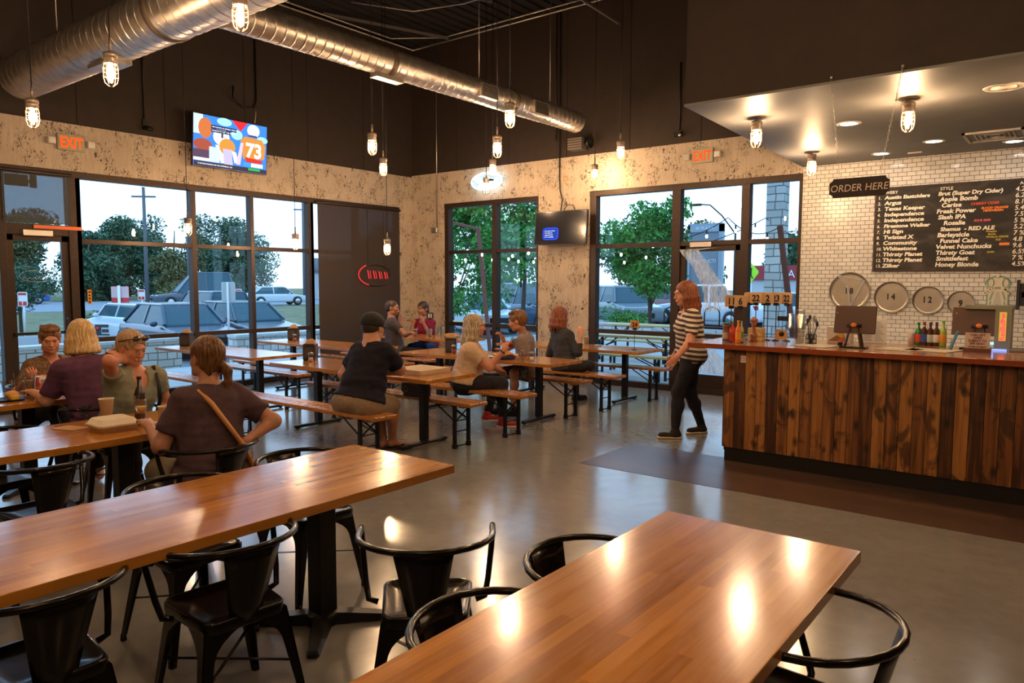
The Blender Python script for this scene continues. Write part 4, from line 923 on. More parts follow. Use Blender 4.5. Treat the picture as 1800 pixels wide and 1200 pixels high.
    # ---- hair
    if hair:
        s = SDF(); g = .010
        s.ell(HW(0,-.022,.034), (.080*h+g*.5,.096*h+g,.084*h+g), HF, k=.02)
        def lock(pts, rs, kk=.015):
            for a, b, ra, rb in zip(pts[:-1], pts[1:], rs[:-1], rs[1:]): s.cap(a, b, ra, rb, k=kk)
        rr = random.Random(7)
        if hair_style in ('bob', 'long'):
            drop = {'bob': -.115, 'long': hair_drop}[hair_style]
            n_ = 13
            for q in range(n_):
                th = math.radians(-28+236*q/(n_-1)); cx, cy = math.cos(th), -math.sin(th)   # sides round the back
                j = rr.uniform(-.006,.006); dz = drop*(1+rr.uniform(-.06,.06)); fl = .012 if hair_style == 'bob' else .0
                a_ = HW(.070*cx, -.02+.082*cy, .03); b_ = HW((.083+j)*cx, -.02+(.092+j)*cy, -.04); c_ = HW((.088+fl)*cx, -.025+(.095+fl)*cy, max(drop,-.12))
                pts = [a_, b_, c_]; rs = [.024,.026,.024]
                if hair_style == 'long':
                    zz = _v((0,0,dz*hs)); d_ = _v((HF[0][0]*.082*cx+HF[1][0]*(-.04+.092*cy), HF[0][1]*.082*cx+HF[1][1]*(-.04+.092*cy), 0))*hs
                    pts.append(Hc+d_+_v((0,0,max(-.20,hair_drop*.72)))+_v((rr.uniform(-.012,.012), rr.uniform(-.012,.012), 0))); rs.append(.022)
                    pts.append(Hc+d_*1.02+zz+_v((rr.uniform(-.02,.02), rr.uniform(-.02,.02), 0))); rs.append(.009)
                lock(pts, rs)
        elif hair_style == 'pony':
            s.ell(HW(0,-.055,-.03), (.070*h,.052*h,.055*h), HF, k=.03)
            a_ = HW(.03,-.108,-.045); down = _v((0,0,-1)); o_ = HW(.035,-.135,-.075)
            lock([a_, o_, o_+_v((0,0,-.07)), o_+_v((0,0,-.15))-HF[0]*.012, o_+_v((0,0,-.20))-HF[0]*.02], [.022,.027,.024,.015,.005])
            s.cap(HW(-.055,-.05,-.02), HW(-.04,-.08,-.085), .022, .014, k=.03); s.cap(HW(.055,-.05,-.02), HW(.04,-.08,-.085), .022, .014, k=.03)
        elif hair_style == 'short':
            s.ell(HW(0,-.050,-.015), (.070*h,.058*h,.060*h), HF, k=.03)
            for q in range(16): s.cap(HW(rr.uniform(-.06,.06), rr.uniform(-.06,.06), .105), HW(rr.uniform(-.07,.07), rr.uniform(-.02,.085), .10-.0*q), .016, .010, k=.02)
        elif hair_style == 'buzz':
            s.p.clear(); s.ell(HW(0,-.022,.032), (.079*h,.097*h,.088*h), HF, k=.02); s.ell(HW(0,-.055,-.02), (.066*h,.050*h,.050*h), HF, k=.03)
        # part the fringe from the face
        s.sub_ell(HW(0,.085,-.028), (.064*h,.066*h,.088*h), HF, k=.012)
        if hair_style in ('short','buzz','pony'):
            for q in (-1,1): s.sub_ell(HW(.085*q,.012,-.030), (.026*h,.040*h,.050*h), HF, k=.01)
        def strands(x, y, z):
            u = x-Hc[0]; v = y-Hc[1]; th = np.arctan2(v, u); return .0022*np.sin(th*38+np.sin(z*40)*1.5)+.0016*np.sin(th*83+z*30)
        if hair_style != 'buzz': s.disp(strands)
        sdf_obj('hair', s, hair, root, .0065, ())
    return root, HW, HF, Mh, p, Rt
H_BROWN = hairmat('hair_brown', (.07,.03,.012), (.25,.115,.045)); H_BLOND = hairmat('hair_blonde', (.35,.20,.08), (.72,.50,.24)); H_DARK = hairmat('hair_dark', (.012,.008,.006), (.05,.03,.02))
H_RED = hairmat('hair_auburn', (.085,.022,.010), (.30,.085,.028)); H_ASH = hairmat('hair_ash_blonde', (.16,.105,.065), (.58,.46,.33)); H_MID = hairmat('hair_light_brown', (.045,.020,.010), (.20,.090,.035)); H_DB = hairmat('hair_dark_blonde', (.22,.13,.07), (.50,.34,.19))
JEANS = cloth('dark_jeans', (.022,.020,.026), noise=.35, nscale=60); BLACKP = cloth('black_trousers', (.015,.012,.014))
k = NT('cloth_leopard_print'); v = k.n('TexVoronoi', Vector=k.coords((1,1,1)), Scale=48, _feature='F1'); nz = k.n('TexNoise', Vector=k.coords(), Scale=30, Detail=3)
k.set('Base Color', k.ramp(k.math('ADD', (v,'Distance'), k.math('MULTIPLY', nz, .5)), [(.45,(.05,.025,.012)),(.62,(.28,.17,.08)),(.8,(.12,.06,.03))])).set('Roughness', .85); LEO = k.mat
k = NT('cloth_striped_jersey'); t = k.n('TexCoord'); sp = k.n('SeparateXYZ', Vector=(t,'Object'))
wv = k.math('SINE', k.math('MULTIPLY', k.math('ADD', (sp,2), k.math('MULTIPLY', (sp,0), .10)), 2*PI/.052)); k.set('Base Color', k.ramp(k.math('ADD', k.math('MULTIPLY', wv, .5), .5), [(.50,(.045,.022,.022)),(.56,(.62,.52,.42))])).set('Roughness', .85); STRIPE = k.mat
k = NT('cloth_camouflage'); n = k.n('TexNoise', Vector=k.coords(), Scale=13, Detail=2, Distortion=1.2); k.set('Base Color', k.ramp(n, [(.42,(.05,.045,.025)),(.5,(.14,.12,.07)),(.58,(.30,.26,.18))], 'CONSTANT')).set('Roughness', .85); CAMO = k.mat
def strap(name, pts, w, mat, root, label=None):
    o = mesh_obj(name, MB().tube([tuple(_v(q)-_v(root.location)) for q in pts], w/2, 10, flat=.55), mat, root)
    if label: o['label'] = label
    return o
# 1 leopard top
R_, HW, HF, Mh, p, Rt = person(POSES['P1'], 'woman with short brown hair in a leopard print top, facing us at the left table', 'ruddy', 1.15, LEO, .9, BLACKP, hair=H_BROWN, hair_style='short', shoe=None, hs=1.08, neck_drop=.03, hand_opt={0:{'curl':.7},1:{'curl':.8,'n':(1,0,.3)}}, topname='blouse')
# 2 purple
R_, HW, HF, Mh, p, Rt = person(POSES['P2'], 'blonde woman in a purple shirt seen from behind at the left table', 'fair', 1.28, cloth('purple', (.105,.042,.085)), .8, BLACKP, hair=H_BLOND, hair_style='bob', hs=1.10, hemdrop=.05)
# 3 sunglasses
R_, HW, HF, Mh, p, Rt = person(POSES['P3'], 'woman in a sage green shirt, sunglasses on her hair, one elbow raised behind her head', 'ruddy', 1.12, cloth('sage', (.235,.235,.175)), .50, BLACKP, leglen='crop', hair=H_DB, hair_style='pony', hs=1.12, neck_drop=.05, hand_opt={1:{'d':(-.6,-.3,.6),'curl':.9}})
Lr = _v(R_.location)
gl = MB()
for q in (-1,1):
    gl.ball((.034*q,.068,.092), (.031,.012,.020), 14, 8, Mh @ T((0,0,0)))
g_ = mesh_obj('sunglasses', gl, pm('sunglass_lens', (.01,.008,.008), .08, coat=1), R_)
fm = MB(); fm.tube([(-.086,-.03,.045),(-.084,.03,.075),(-.066,.068,.094),(-.034,.084,.098),(0,.082,.100),(.034,.084,.098),(.066,.068,.094),(.084,.03,.075),(.086,-.03,.045)], .0045, 6, Mh); mesh_obj('frame', fm, pm('tortoiseshell', (.12,.045,.012), .25, coat=.5), g_)
sh = p['sh']; hip = p['hip']; N = p['neck']; fw = Rt[1]; rt = Rt[0]; up = Rt[2]
strap('bag_strap', [N-rt*.12-up*.03-fw*.05, N-rt*.12+up*.035+fw*.03, N-rt*.125-up*.05+fw*.125, N-rt*.13-up*.17+fw*.195, hip-rt*.15+up*.16+fw*.165, hip-rt*.175+up*.03+fw*.08], .030, M_BLACK, R_, 'thin black shoulder strap')
# 4 ponytail, tan strap
R_, HW, HF, Mh, p, Rt = person(POSES['P4'], 'woman with a brown ponytail and tan crossbody strap, her back to us', 'tan', 1.27, cloth('aubergine', (.075,.043,.052)), .72, cloth('khaki', (.22,.18,.12)), leglen='crop', hair=H_MID, hair_style='pony', hs=1.12, hemdrop=.08, hand_opt={1:{'d':(-.4,-.5,-.3)}})
hip = p['hip']; N = p['neck']; rt, fw, up = Rt
tan = pm('tan_leather', (.50,.21,.06), .5)
st = strap('bag_strap', [N-rt*.085+fw*.10-up*.10, N-rt*.105+fw*.03+up*.005, N-rt*.095-fw*.07-up*.015, N-rt*.055-fw*.135-up*.10, hip+rt*.025+up*.29-fw*.165, hip+rt*.12+up*.15-fw*.168, hip+rt*.20+up*.02-fw*.12, hip+rt*.22-up*.05-fw*.02], .058, tan, R_, 'tan leather crossbody strap')
bk = MB(); c = hip+rt*.155+up*.09-fw*.168-_v(R_.location); bk.tube([tuple(c+rt*.022*math.cos(a*PI/4)+up*.028*math.sin(a*PI/4)) for a in range(8)], .004, 6, closed=True); mesh_obj('buckle', bk, pm('brass', (.5,.3,.1), .3, 1), st)
# 5 cap man
R_, HW, HF, Mh, p, Rt = person(POSES['P5'], 'heavy man in a black cap and navy shirt with his back to us', 'tan', 1.55, cloth('navy_black', (.014,.013,.022)), .75, cloth('khaki_shorts', (.24,.165,.105)), leglen='shorts', shoe='flip', hair=H_DARK, hair_style='buzz', female=False, hs=1.17, neckr=1.25, hemdrop=-.10)
s = SDF(); s.ell(HW(0,-.02,.040), (.108,.125,.100), HF, k=.01); s.cut(HW(0,0,.004), -HF[2]); cap = sdf_obj('cap', s, pm('cap_black', (.010,.009,.009), .8, noise=.2), R_, .007)
s = SDF(); s.ell(HW(0,.085,.008), (.072,.055,.010), HF, k=.01); sdf_obj('cap_brim', s, pm('cap_black', (.010,.009,.009), .8), cap, .006)
# 6 corner man
R_, HW, HF, Mh, p, Rt = person(POSES['P6'], 'man in a dark grey shirt seated in the corner, hand at his mouth', 'brown', 1.18, cloth('charcoal', (.055,.048,.055)), .6, BLACKP, hair=H_DARK, hair_style='buzz', female=False, hs=1.1, base=.013, shoe=(M_BLACK, M_BLACK), hand_opt={0:{'d':(0,.1,1),'curl':1.0}})
# 7 maroon woman
R_, HW, HF, Mh, p, Rt = person(POSES['P7'], 'woman in a maroon shirt gesturing with both hands in the corner', 'brown', 1.0, cloth('maroon', (.17,.010,.035)), .55, cloth('blue_jeans', (.03,.05,.12)), hair=H_DARK, hair_style='pony', hs=1.15, base=.013, shoe=(M_BLACK, M_BLACK), hand_opt={0:{'d':(-.3,.0,.9)},1:{'d':(-.8,-.1,.35)}})
# 8 beige shirt
R_, HW, HF, Mh, p, Rt = person(POSES['P8'], 'woman with long ash blonde hair in a beige shirt raising a cup', 'ruddy', 1.38, cloth('beige', (.52,.36,.24)), .62, JEANS, hair=H_ASH, hair_style='long', hair_drop=-.25, hemdrop=-.06, hs=1.14, shoe=(pm('red_trainer', (.42,.03,.03), .6, noise=.2), pm('white_sole', (.75,.7,.65), .6)), hand_opt={1:{'d':(.35,.45,.75),'n':(.2,-.9,0),'curl':.95}})
sg = MB()
for q in (-1,1):
    sg.tube([(q*(.033+.021*math.cos(a*PI/6)),.098,.004+.014*math.sin(a*PI/6)) for a in range(12)], .0022, 5, Mh, closed=True); sg.tube([(q*.054,.098,.008),(q*.080,.06,.010),(q*.084,-.01,.005)], .0022, 5, Mh)
sg.tube([(-.012,.098,.006),(.012,.098,.006)], .002, 5, Mh); mesh_obj('spectacles', sg, M_BLACK, R_)
W_ = p['wr'][1]; d_ = _u(p['wr'][1]-p['el'][1]); c = W_-d_*.02-_v(R_.location); a1 = _u(np.cross(d_, (0,0,1))); a2 = np.cross(d_, a1)
wb = MB(); wb.tube([tuple(c+a1*.034*math.cos(a*PI/8)+a2*.034*math.sin(a*PI/8)) for a in range(16)], .008, 6, closed=True); mesh_obj('watch', wb, M_BLACK, R_)
P8_HAND = W_
# 9 young man
R_, HW, HF, Mh, p, Rt = person(POSES['P9'], 'young man in a grey v-neck shirt drinking across the table', 'tan', 1.0, cloth('warm_grey', (.215,.165,.145)), .62, CAMO, leglen='shorts', hair=H_BROWN, hair_style='short', female=False, hs=1.16, neck_drop=.03, vneck=True, shoe=(M_BLACK, M_BLACK), wsleeve=.012, hand_opt={0:{'curl':.3},1:{'d':(-.1,-.4,.8),'curl':.9}})
# 10 red hair
R_, HW, HF, Mh, p, Rt = person(POSES['P10'], 'woman with wavy auburn hair in a dark long-sleeved top, back to us', 'fair', 1.08, cloth('slate', (.042,.040,.044)), 1.55, JEANS, hair=H_RED, hair_style='long', hair_drop=-.17, hs=1.2, shoe=(M_BLACK, M_BLACK), hand_opt={1:{'d':(.0,.1,.95),'n':(.7,-.7,0),'curl':1.2}}, hemdrop=.03)
# 11 walking
van = (pm('black_canvas_shoe', (.018,.014,.012), .8), pm('cream_rubber', (.62,.50,.34), .6))
R_, HW, HF, Mh, p, Rt = person(POSES['P11'], 'woman with long auburn hair in a striped shirt walking past the counter', 'ruddy', 1.2, STRIPE, .75, JEANS, hair=H_RED, hair_style='long', hair_drop=-.26, hs=1.18, shoe=van, hemdrop=.05, hand_opt={0:{'n':(.5,-.7,.1),'curl':.35},1:{'n':(-.5,.7,.1),'curl':.35}})
# ================================================================ OUTSIDE
rnd = random.Random(11)
M_ASPH = pm('asphalt', (.15,.155,.17), .8, noise=.25, nscale=3); M_CONC = pm('patio_concrete', (.42,.42,.43), .7, noise=.12, nscale=2)
M_GRASS = pm('dry_grass', (.16,.155,.075), .95, noise=.45, nscale=1.4, bump=.4); M_ROAD = pm('road_surface', (.22,.24,.28), .7, noise=.1)
g = MB(); g.box((-160,-90,-.50),(-16.8,170,-.24)); g.box((-16.8,9.3,-.5),(-.2,170,-.24)); g.box((-16.8,-90,-.5),(-.2,9.3,-.46)); g.box((-.2,.2,-.30),(120,170,-.24)); struct('ground', g, M_GRASS)
g = MB(); g.box((-14.2,9.3,-.24),(30,26,-.2)); struct('parking_lot', g, M_ASPH)
g = MB(); g.box((-62,-90,-.24),(-40,40,-.21)); g.box((-62,40,-.24),(120,62,-.21)); struct('road', g, M_ROAD)
g = MB(); g.box((-16.8,-40,-.46),(-3.6,9.3,-.42)); struct('parking_bay', g, M_ASPH)
g = MB(); g.box((-3.4,-40,-.24),(-.2,9.3,-.02)); g.box((-.2,.2,-.24),(14,9.3,-.02)); struct('patio_slab', g, M_CONC)
g = MB(); g.box((-3.6,-40,-.24),(-3.4,9.5,-.04)); g.box((-3.4,9.3,-.24),(14,9.5,-.04)); g.box((-16.9,-40,-.44),(-16.7,9.3,-.14)); struct('kerb', g, pm('kerb_concrete', (.55,.55,.56), .8))
# limestone block material
k = NT('limestone_blocks'); t = k.n('TexCoord'); sp = k.n('SeparateXYZ', Vector=(t,'Object')); cv = k.n('CombineXYZ', X=k.math('ADD', (sp,0), (sp,1)), Y=(sp,2), Z=0.0)
dn = k.n('TexNoise', Vector=cv, Scale=2.5, Detail=2)
b1 = k.n('TexBrick', Vector=k.n('MixRGB', Fac=.04, Color1=cv, Color2=(dn,1)), Scale=1, Mortar__Size=.012, Mortar__Smooth=.2, Brick__Width=.34, Row__Height=.155, _offset=.42, _squash=.6, _squash_frequency=3, Color1=(.60,.59,.57,1), Color2=(.80,.79,.76,1), Mortar=(.16,.15,.15,1))
fn = k.n('TexNoise', Vector=k.coords(), Scale=14, Detail=5)
k.set('Base Color', k.mix(k.math('MULTIPLY', fn, .35), b1, (.50,.47,.42))).set('Roughness', .9); k.bump(k.math('SUBTRACT', fn, (b1,1)), .5, .02); M_STONE = k.mat
def stone_wall(x0, y0, x1, y1, z1, label, z0=-.46):
    t = thing('stone_wall', (x0,y0,z0), 0, label, 'wall'); mb = MB(); mb.box((0,0,0),(x1-x0,y1-y0,z1-z0-.06)); mesh_obj('stonework', mb, M_STONE, t)
    mb = MB(); mb.box((-.03,-.03,z1-z0-.06),(x1-x0+.03,y1-y0+.03,z1-z0)); mesh_obj('coping', mb, pm('limestone_coping', (.62,.62,.62), .85, noise=.1), t)
stone_wall(-5.3,-9,-4.95,-2.25,.46,'low limestone wall outside behind the woman with sunglasses')
stone_wall(-5.3,-.9,-4.95,4.6,.44,'low limestone wall outside behind the car bumper and grasses')
stone_wall(-3.3,9.7,.35,10.05,.42,'low limestone patio wall beyond the outdoor tables')
stone_wall(1.2,8.4,5.2,8.7,.46,'low limestone patio wall left of the stone column')
t = thing('stone_column', (5.38,5.0,0), 0, 'tall limestone column of the neighbouring wing outside', 'column')
mesh_obj('shaft', MB().box((0,0,-.2),(.36,.34,5.6)), M_STONE, t)
mb = MB(); mb.box((-.02,-.02,3.02),(.0,.48,3.06)); mesh_obj('stone_band', MB().box((-.03,-.03,4.4),(.39,.37,4.5)), pm('limestone_coping', (.6,.6,.6)), t)
t = thing('neighbouring_wing', (6.6,5.6,0), 0, 'glazed wing of the building past the stone column', 'building')
mesh_obj('wall', MB().box((.05,0,-.2),(6,7,6)), pm('wing_wall', (.10,.13,.17), .6), t)
mb = MB()
for yy in (0,1.7,3.4,5.1,6.9): mb.box((-.04,yy,-.1),(.05,yy+.1,5.6))
for zz in (-.1,.9,2.3,3.4,4.5): mb.box((-.04,0,zz),(.05,7,zz+.1))
for xx in (0,1.2,2.4): mb.box((xx,-.06,-.1),(xx+.09,0,5.6))
for zz in (.9,2.3,3.4,4.5): mb.box((0,-.06,zz),(3.2,0,zz+.09))
mesh_obj('glazing_bars', mb, M_FRAME, t); mesh_obj('glass_front', MB().box((.0,-.02,-.1),(3.2,-.0,5.5)).box((.02,0,-.1),(.05,6.9,5.5)), pm('teal_glass', (.06,.16,.18), .08, .2), t)
# rust-coloured canopy posts
rust = pm('rust_paint', (.20,.055,.035), .6)
tag(mesh_obj('canopy_post', MB().bar((6.0,4.0,2.80),(6.42,4.0,-.02),.09,.09), rust), 'leaning rust-red steel post beside the stone column', 'post')
t = thing('canopy_post', (-.78,3.0,-.02), 0, 'rust-red pole and arm standing in the foliage of the narrow window', 'post')
mesh_obj('pole', MB().bar((-.05,0,3.0),(.33,0,0),.07), rust, t); mesh_obj('arm', MB().bar((-.9,0,3.18),(-.02,0,2.98),.06), rust, t)
# ---------------------------------------------------------------- cars
M_CGL = pm('car_glass', (.035,.085,.11), .18, 0, spec=.35); M_TYRE = pm('tyre_rubber', (.015,.015,.015), .8); M_RIM = pm('alloy_rim', (.45,.46,.48), .3, .9)
def car(loc, rot, col, kind, label, L=4.5, Wd=1.82, Hh=1.48):
    r = thing('car' if kind != 'pickup' else 'pickup_truck', loc, rot, label, 'car'); paint = pm('car_paint_%02d' % int(sum(col)*100), col, .25, 0, coat=.6)
    w = Wd/2; sed = kind == 'sedan'; zb = .93 if sed else 1.05; P = [0, (0,0,zb)]; P += [0]*4+[(0,0,.80 if sed else .98), 0]
    s = SDF(); s.rb((0,0,.57), (L/2, w, .36), .20)
    if not sed: s.rb((-.04*L,0,.74), (L*.44, w*.98, .32), .14, k=.12)
    s.cut((L*.17,0,zb), (.13,0,1), k=.02)
    if kind == 'pickup': s.cut((0,0,zb+.0), (0,0,1))
    for fx in (-.31,.31):
        for s_ in (-1,1): s.sub_ell((fx*L, s_*w, .30), (.385,.24,.385), None, k=.02)
    s.cut((0,0,.24), (0,0,-1)); o_ = sdf_obj('bodywork', s, paint, None, .045, (), smooth=2); o_.parent = r
    c0, c1 = {'sedan': (-.42,.25), 'suv': (-.475,.23), 'pickup': (-.10,.24)}[kind]; cm, ch = (c0+c1)/2*L, (c1-c0)/2*L
    aF, aR = (.80,.72) if sed else (1.15,4.0)
    def cabin(g, zt, zlow):
        q = SDF(); q.rb((cm,0,zb-.05), (ch+g, w*.90+g, Hh-zb+.05+zt), .10)
        q.cut((c1*L+g,0,zb-.02), (aF,0,1)); q.cut((c0*L-g,0,zb-.02), (-aR,0,1))
        for s_ in (-1,1): q.cut((0,s_*(w*.90+g),zb-.02), (0,s_*1.0,.36))
        q.cut((0,0,zlow), (0,0,-1)); return q
    o_ = sdf_obj('windows', cabin(0,-.03,zb-.08), M_CGL, None, .045, (), smooth=2); o_.parent = r
    o_ = sdf_obj('roof', cabin(.012,.012,Hh-.075), paint, None, .04, (), smooth=1); o_.parent = r
    rf = MB(); hz_ = Hh-.05; ins = w*.90-.36*(hz_-zb)
    for s_ in (-1,1):
        rf.bar((c1*L,s_*w*.90,zb),(c1*L-(hz_-zb)/aF,s_*ins,hz_),.06,.06); rf.bar((c0*L,s_*w*.90,zb),(c0*L+(hz_-zb)/aR,s_*ins,hz_),.08,.06)
        rf.bar((cm,s_*w*.905,zb),(cm,s_*(ins+.005),hz_),.07,.03)
    mesh_obj('roof_pillars', rf, paint, r)
    base = zb
    for fx in (-.31,.31):
        for s_ in (-1,1):
            wb = MB(); Mw = T((fx*L, s_*(w-.02), .33)) @ Matrix.Rotation(PI/2, 4, 'X'); wb.lathe([(.001,-.1),(.33,-.1),(.34,0),(.33,.1),(.001,.1)], 20, Mw); wo_ = mesh_obj('wheel', wb, M_TYRE, r)
            rb = MB(); rb.lathe([(.001,-.11),(.21,-.105),(.22,-.09),(.22,.09),(.21,.105),(.001,.11)], 14, Mw); mesh_obj('rim', rb, M_RIM, wo_)
    for s_ in (-1,1):
        hb = MB(); hb.ball((L*.455, s_*w*.68, .66 if sed else .76), (.16,.20,.085), 10, 6); mesh_obj('headlight', hb, pm('headlamp', (.75,.8,.85), .15, coat=1), r)
        tb = MB(); tb.box((-L*.502, s_*w*.74-.13, zb*.74),(-L*.46, s_*w*.74+.13, zb*.90)); mesh_obj('tail_light', tb, pm('tail_lamp', (.55,.03,.02), .25), r)
        mb = MB(); mb.ball((.17*L, s_*(w+.07), base+.02), (.07,.11,.08), 8, 6); mesh_obj('wing_mirror', mb, paint, r)
    gb = MB(); gb.box((L*.485,-w*.42,.42),(L*.505,w*.42,.62)); mesh_obj('grille', gb, M_BLACK, r)
    lb = MB(); lb.box((L*.50,-.17,.34),(L*.512,.17,.44)); mesh_obj('number_plate', lb, pm('plate_white', (.6,.6,.6), .5), r)
    return r
R = math.radians
car((-10.0,.35,-.42), R(-6), (.035,.06,.11), 'sedan', 'dark blue sedan parked nose-on outside the left windows', 4.6)
car((-15.6,1.7,-.55), R(178), (.62,.68,.75), 'suv', 'silver hatchback parked behind the dark blue sedan', 4.2)
car((-17.5,5.6,-.3), R(172), (.04,.07,.12), 'suv', 'dark car seen over the bonnet of the blue sedan', 4.5, Hh=1.6)
car((-10.6,2.75,-.42), R(-4), (.05,.075,.10), 'sedan', 'dark sedan beside the ornamental grass clump', 4.7)
car((-41,24.8,-.2), R(75), (.55,.62,.70), 'sedan', 'pale car driving on the road beyond the left windows', 4.8)
car((-44.5,19.8,-.2), R(255), (.05,.08,.11), 'suv', 'dark van braking on the road beyond the left windows', 6.2, 2.2, 2.6)
car((-58.0,12.0,-.2), R(80), (.015,.10,.42), 'sedan', 'bright blue car across the road behind the signs', 4.6)
car((-7.6,10.9,-.2), R(-28), (.66,.72,.78), 'sedan', 'white car behind the mullion of the narrow back window', 4.3, Hh=1.5)
car((-6.5,13.4,-.2), R(-20), (.06,.11,.18), 'suv', 'blue SUV parked behind the young man', 4.9, 1.95, 1.85)
car((-5.4,18.2,-.2), R(-35), (.16,.20,.22), 'suv', 'grey-green SUV parked in view of the wide back window', 4.4, 1.9, 1.75)
car((-6.6,25.4,-.2), R(160), (.16,.05,.05), 'pickup', 'maroon pickup with a red tail light left of the walking woman', 5.2, 1.95, 1.75)
car((-2.4,20.6,-.2), R(170), (.72,.76,.80), 'pickup', 'white pickup seen through the glass of the back door', 5.4, 1.95, 1.8)
car((.9,22.4,-.2), R(178), (.66,.70,.74), 'sedan', 'white car just past the back door frame', 4.5)
# ---------------------------------------------------------------- plants
def leafmat(name, a, b):
    k = NT(name); n = k.n('TexNoise', Vector=k.coords(), Scale=3.5, Detail=5); k.set('Base Color', k.ramp(n, [(.35,a),(.65,b)])).set('Roughness', .55).set('Specular IOR Level', .3); return k.mat
ML_A = leafmat('leaves_dark', (.028,.065,.040), (.085,.165,.075)); ML_B = leafmat('leaves_fresh', (.035,.16,.03), (.13,.42,.07)); ML_C = leafmat('leaves_olive', (.08,.095,.04), (.22,.21,.08))
M_BARK = pm('bark', (.09,.065,.05), .9, noise=.3)
def leaves(name, blobs, n, size, mat, parent, seed, drop=0):
    rs = np.random.RandomState(seed); w = np.array([b[3]**2 for b in blobs]); w = w/w.sum(); ci = rs.choice(len(blobs), n, p=w)
    Bc = np.array([b[:3] for b in blobs]); Br = np.array([b[3] for b in blobs])
    d = rs.randn(n,3); d /= np.linalg.norm(d, axis=1)[:,None]; rad = Br[ci]*(rs.rand(n)**.45)
    c = Bc[ci]+d*rad[:,None]*np.array([1,1,.78]); a = rs.randn(n,3); a /= np.linalg.norm(a, axis=1)[:,None]; b = np.cross(a, rs.randn(n,3)); b /= np.linalg.norm(b, axis=1)[:,None]
    s1 = (size*(.6+.8*rs.rand(n)))[:,None]; nn = np.cross(a, b)
    V = np.stack([c-a*s1, c+b*s1*.45+nn*s1*.1, c+a*s1, c-b*s1*.45+nn*s1*.1], 1).reshape(-1,3)
    me = bpy.data.meshes.new(name); me.vertices.add(len(V)); me.vertices.foreach_set('co', V.ravel()); me.loops.add(n*4); me.loops.foreach_set('vertex_index', np.arange(n*4, dtype=np.int32)); me.polygons.add(n); me.polygons.foreach_set('loop_start', np.arange(0,n*4,4,dtype=np.int32)); me.update(calc_edges=True); me.materials.append(mat)
    o = bpy.data.objects.new(name, me); COL.objects.link(o); o.parent = parent; return o
def tree(x, y, h, r, n, leaf, mat, label, seed, z=-.24, trunk=.3, low=.3, name='tree', group=None):
    t = thing(name, (x,y,z), 0, label, 'tree' if name == 'tree' else 'shrub', group); rs = random.Random(seed); blobs = []
    for i in range(16):
        a = rs.uniform(0, 2*PI); q = rs.uniform(0,.7)*r; zz = h*low+(h*(1-low)-.25*r)*rs.random(); blobs.append((q*math.cos(a), q*math.sin(a), zz, r*rs.uniform(.28,.52)*(1.1-.35*abs(zz/h-.6))))
    leaves('foliage', blobs, n, leaf, mat, t, seed)
    mb = MB(); mb.tube([(0,0,0),(.03*h*rs.uniform(-1,1),0,h*.35),(0,.02*h,h*.8)], [trunk*.5,trunk*.38,trunk*.1], 8)
    for b in blobs[:6]: mb.tube([(0,0,h*low*rs.uniform(.7,1.0)),(b[0]*.6,b[1]*.6,(b[2]+h*low)/2),(b[0],b[1],b[2])], [trunk*.2,trunk*.13,trunk*.04], 5)
    mesh_obj('trunk', mb, M_BARK, t); return t
kinds = ['tall dark tree','broad dark tree','ragged olive tree']
spots = [(-66,-4,6.5,0),(-70,3,8.0,1),(-64,9,6.8,0),(-71,15.5,8.8,2),(-65,20.5,7.2,0),(-72,27,9.5,1),(-65,32.5,7.8,0),(-72,40,9.6,1),(-82,48,11.5,2),(-60,55,9.5,0),(-54,46,7.5,1),(-86,-2,9.5,1),(-85,10,9.0,0),(-86,22,10.0,1),(-84,33,10.2,0),(-60,26,5.0,2),(-88,41,11,1)]
where = ['over the white building at far left','behind the small door-side tree','left of the utility pole','right behind the utility pole','above the red and white sign','left of the second mullion','above the back of the parking sign','between the mullions','in the narrow left window','beside the dark shade','nearest the dark shade across the road','in the rear row at far left','in the rear row left of the utility pole','in the rear row right of the utility pole','in the rear row by the second mullion','low one behind the moving van','in the rear row by the narrow left window']
for i, (x,y,h,kd) in enumerate(spots):
    tree(x, y, h, h*.46, 8500, .21, [ML_A, ML_A, ML_C][kd], kinds[kd]+' across the road, '+where[i], 50+i, trunk=.5, low=.03, group='trees across the road')
tree(-19.8,-.4,2.6,1.35,3600,.07,ML_A,'small bushy tree on the verge seen through the glass door',5,trunk=.14,low=.45)
tree(-5.9,7.6,5.4,2.0,7500,.085,ML_B,'leafy green tree filling the left pane of the narrow back window',21,trunk=.16,low=.22)
tree(-3.1,7.7,5.8,1.7,6500,.085,ML_B,'leafy green tree with a visible trunk in the right pane of the narrow back window',22,trunk=.16,low=.42)
tree(-.1,10.6,4.9,1.75,9500,.075,ML_B,'fresh green tree standing in the left pane of the wide back window',23,trunk=.14,low=.30)
for i,(x,y,h,l) in enumerate(((-26,34,6,'dark tree behind the foliage of the narrow window'),(-20,60,8,'round tree beyond the road in the narrow window'),(-14,70,7.5,'tree beyond the maroon pickup'),(-6,66,7.5,'tree beyond the plaza sign'),(1,66,7,'tree between the door frame and the stone column'),(-30,64,9,'dense tree far behind the blue SUV'))):
    tree(x,y,h,h*.5,3600,.26,[ML_A,ML_C][i%2],l,80+i,trunk=.4,low=.1,group='distant trees behind the back windows')
tree(-3.6,15.3,.85,1.1,2600,.06,ML_B,'low green bush in front of the grey-green SUV',31,trunk=.08,low=.15,name='shrub',z=-.2)
tree(-18.0,1.7,.75,.95,2400,.055,ML_A,'low clipped shrub beside the small board sign',32,trunk=.06,low=.2,name='shrub')
t = thing('ornamental_grass', (-8.4,4.55,-.2), 0, 'spiky clump of ornamental grass beside the dark sedan', 'plant'); mb = MB(); rs = random.Random(3)
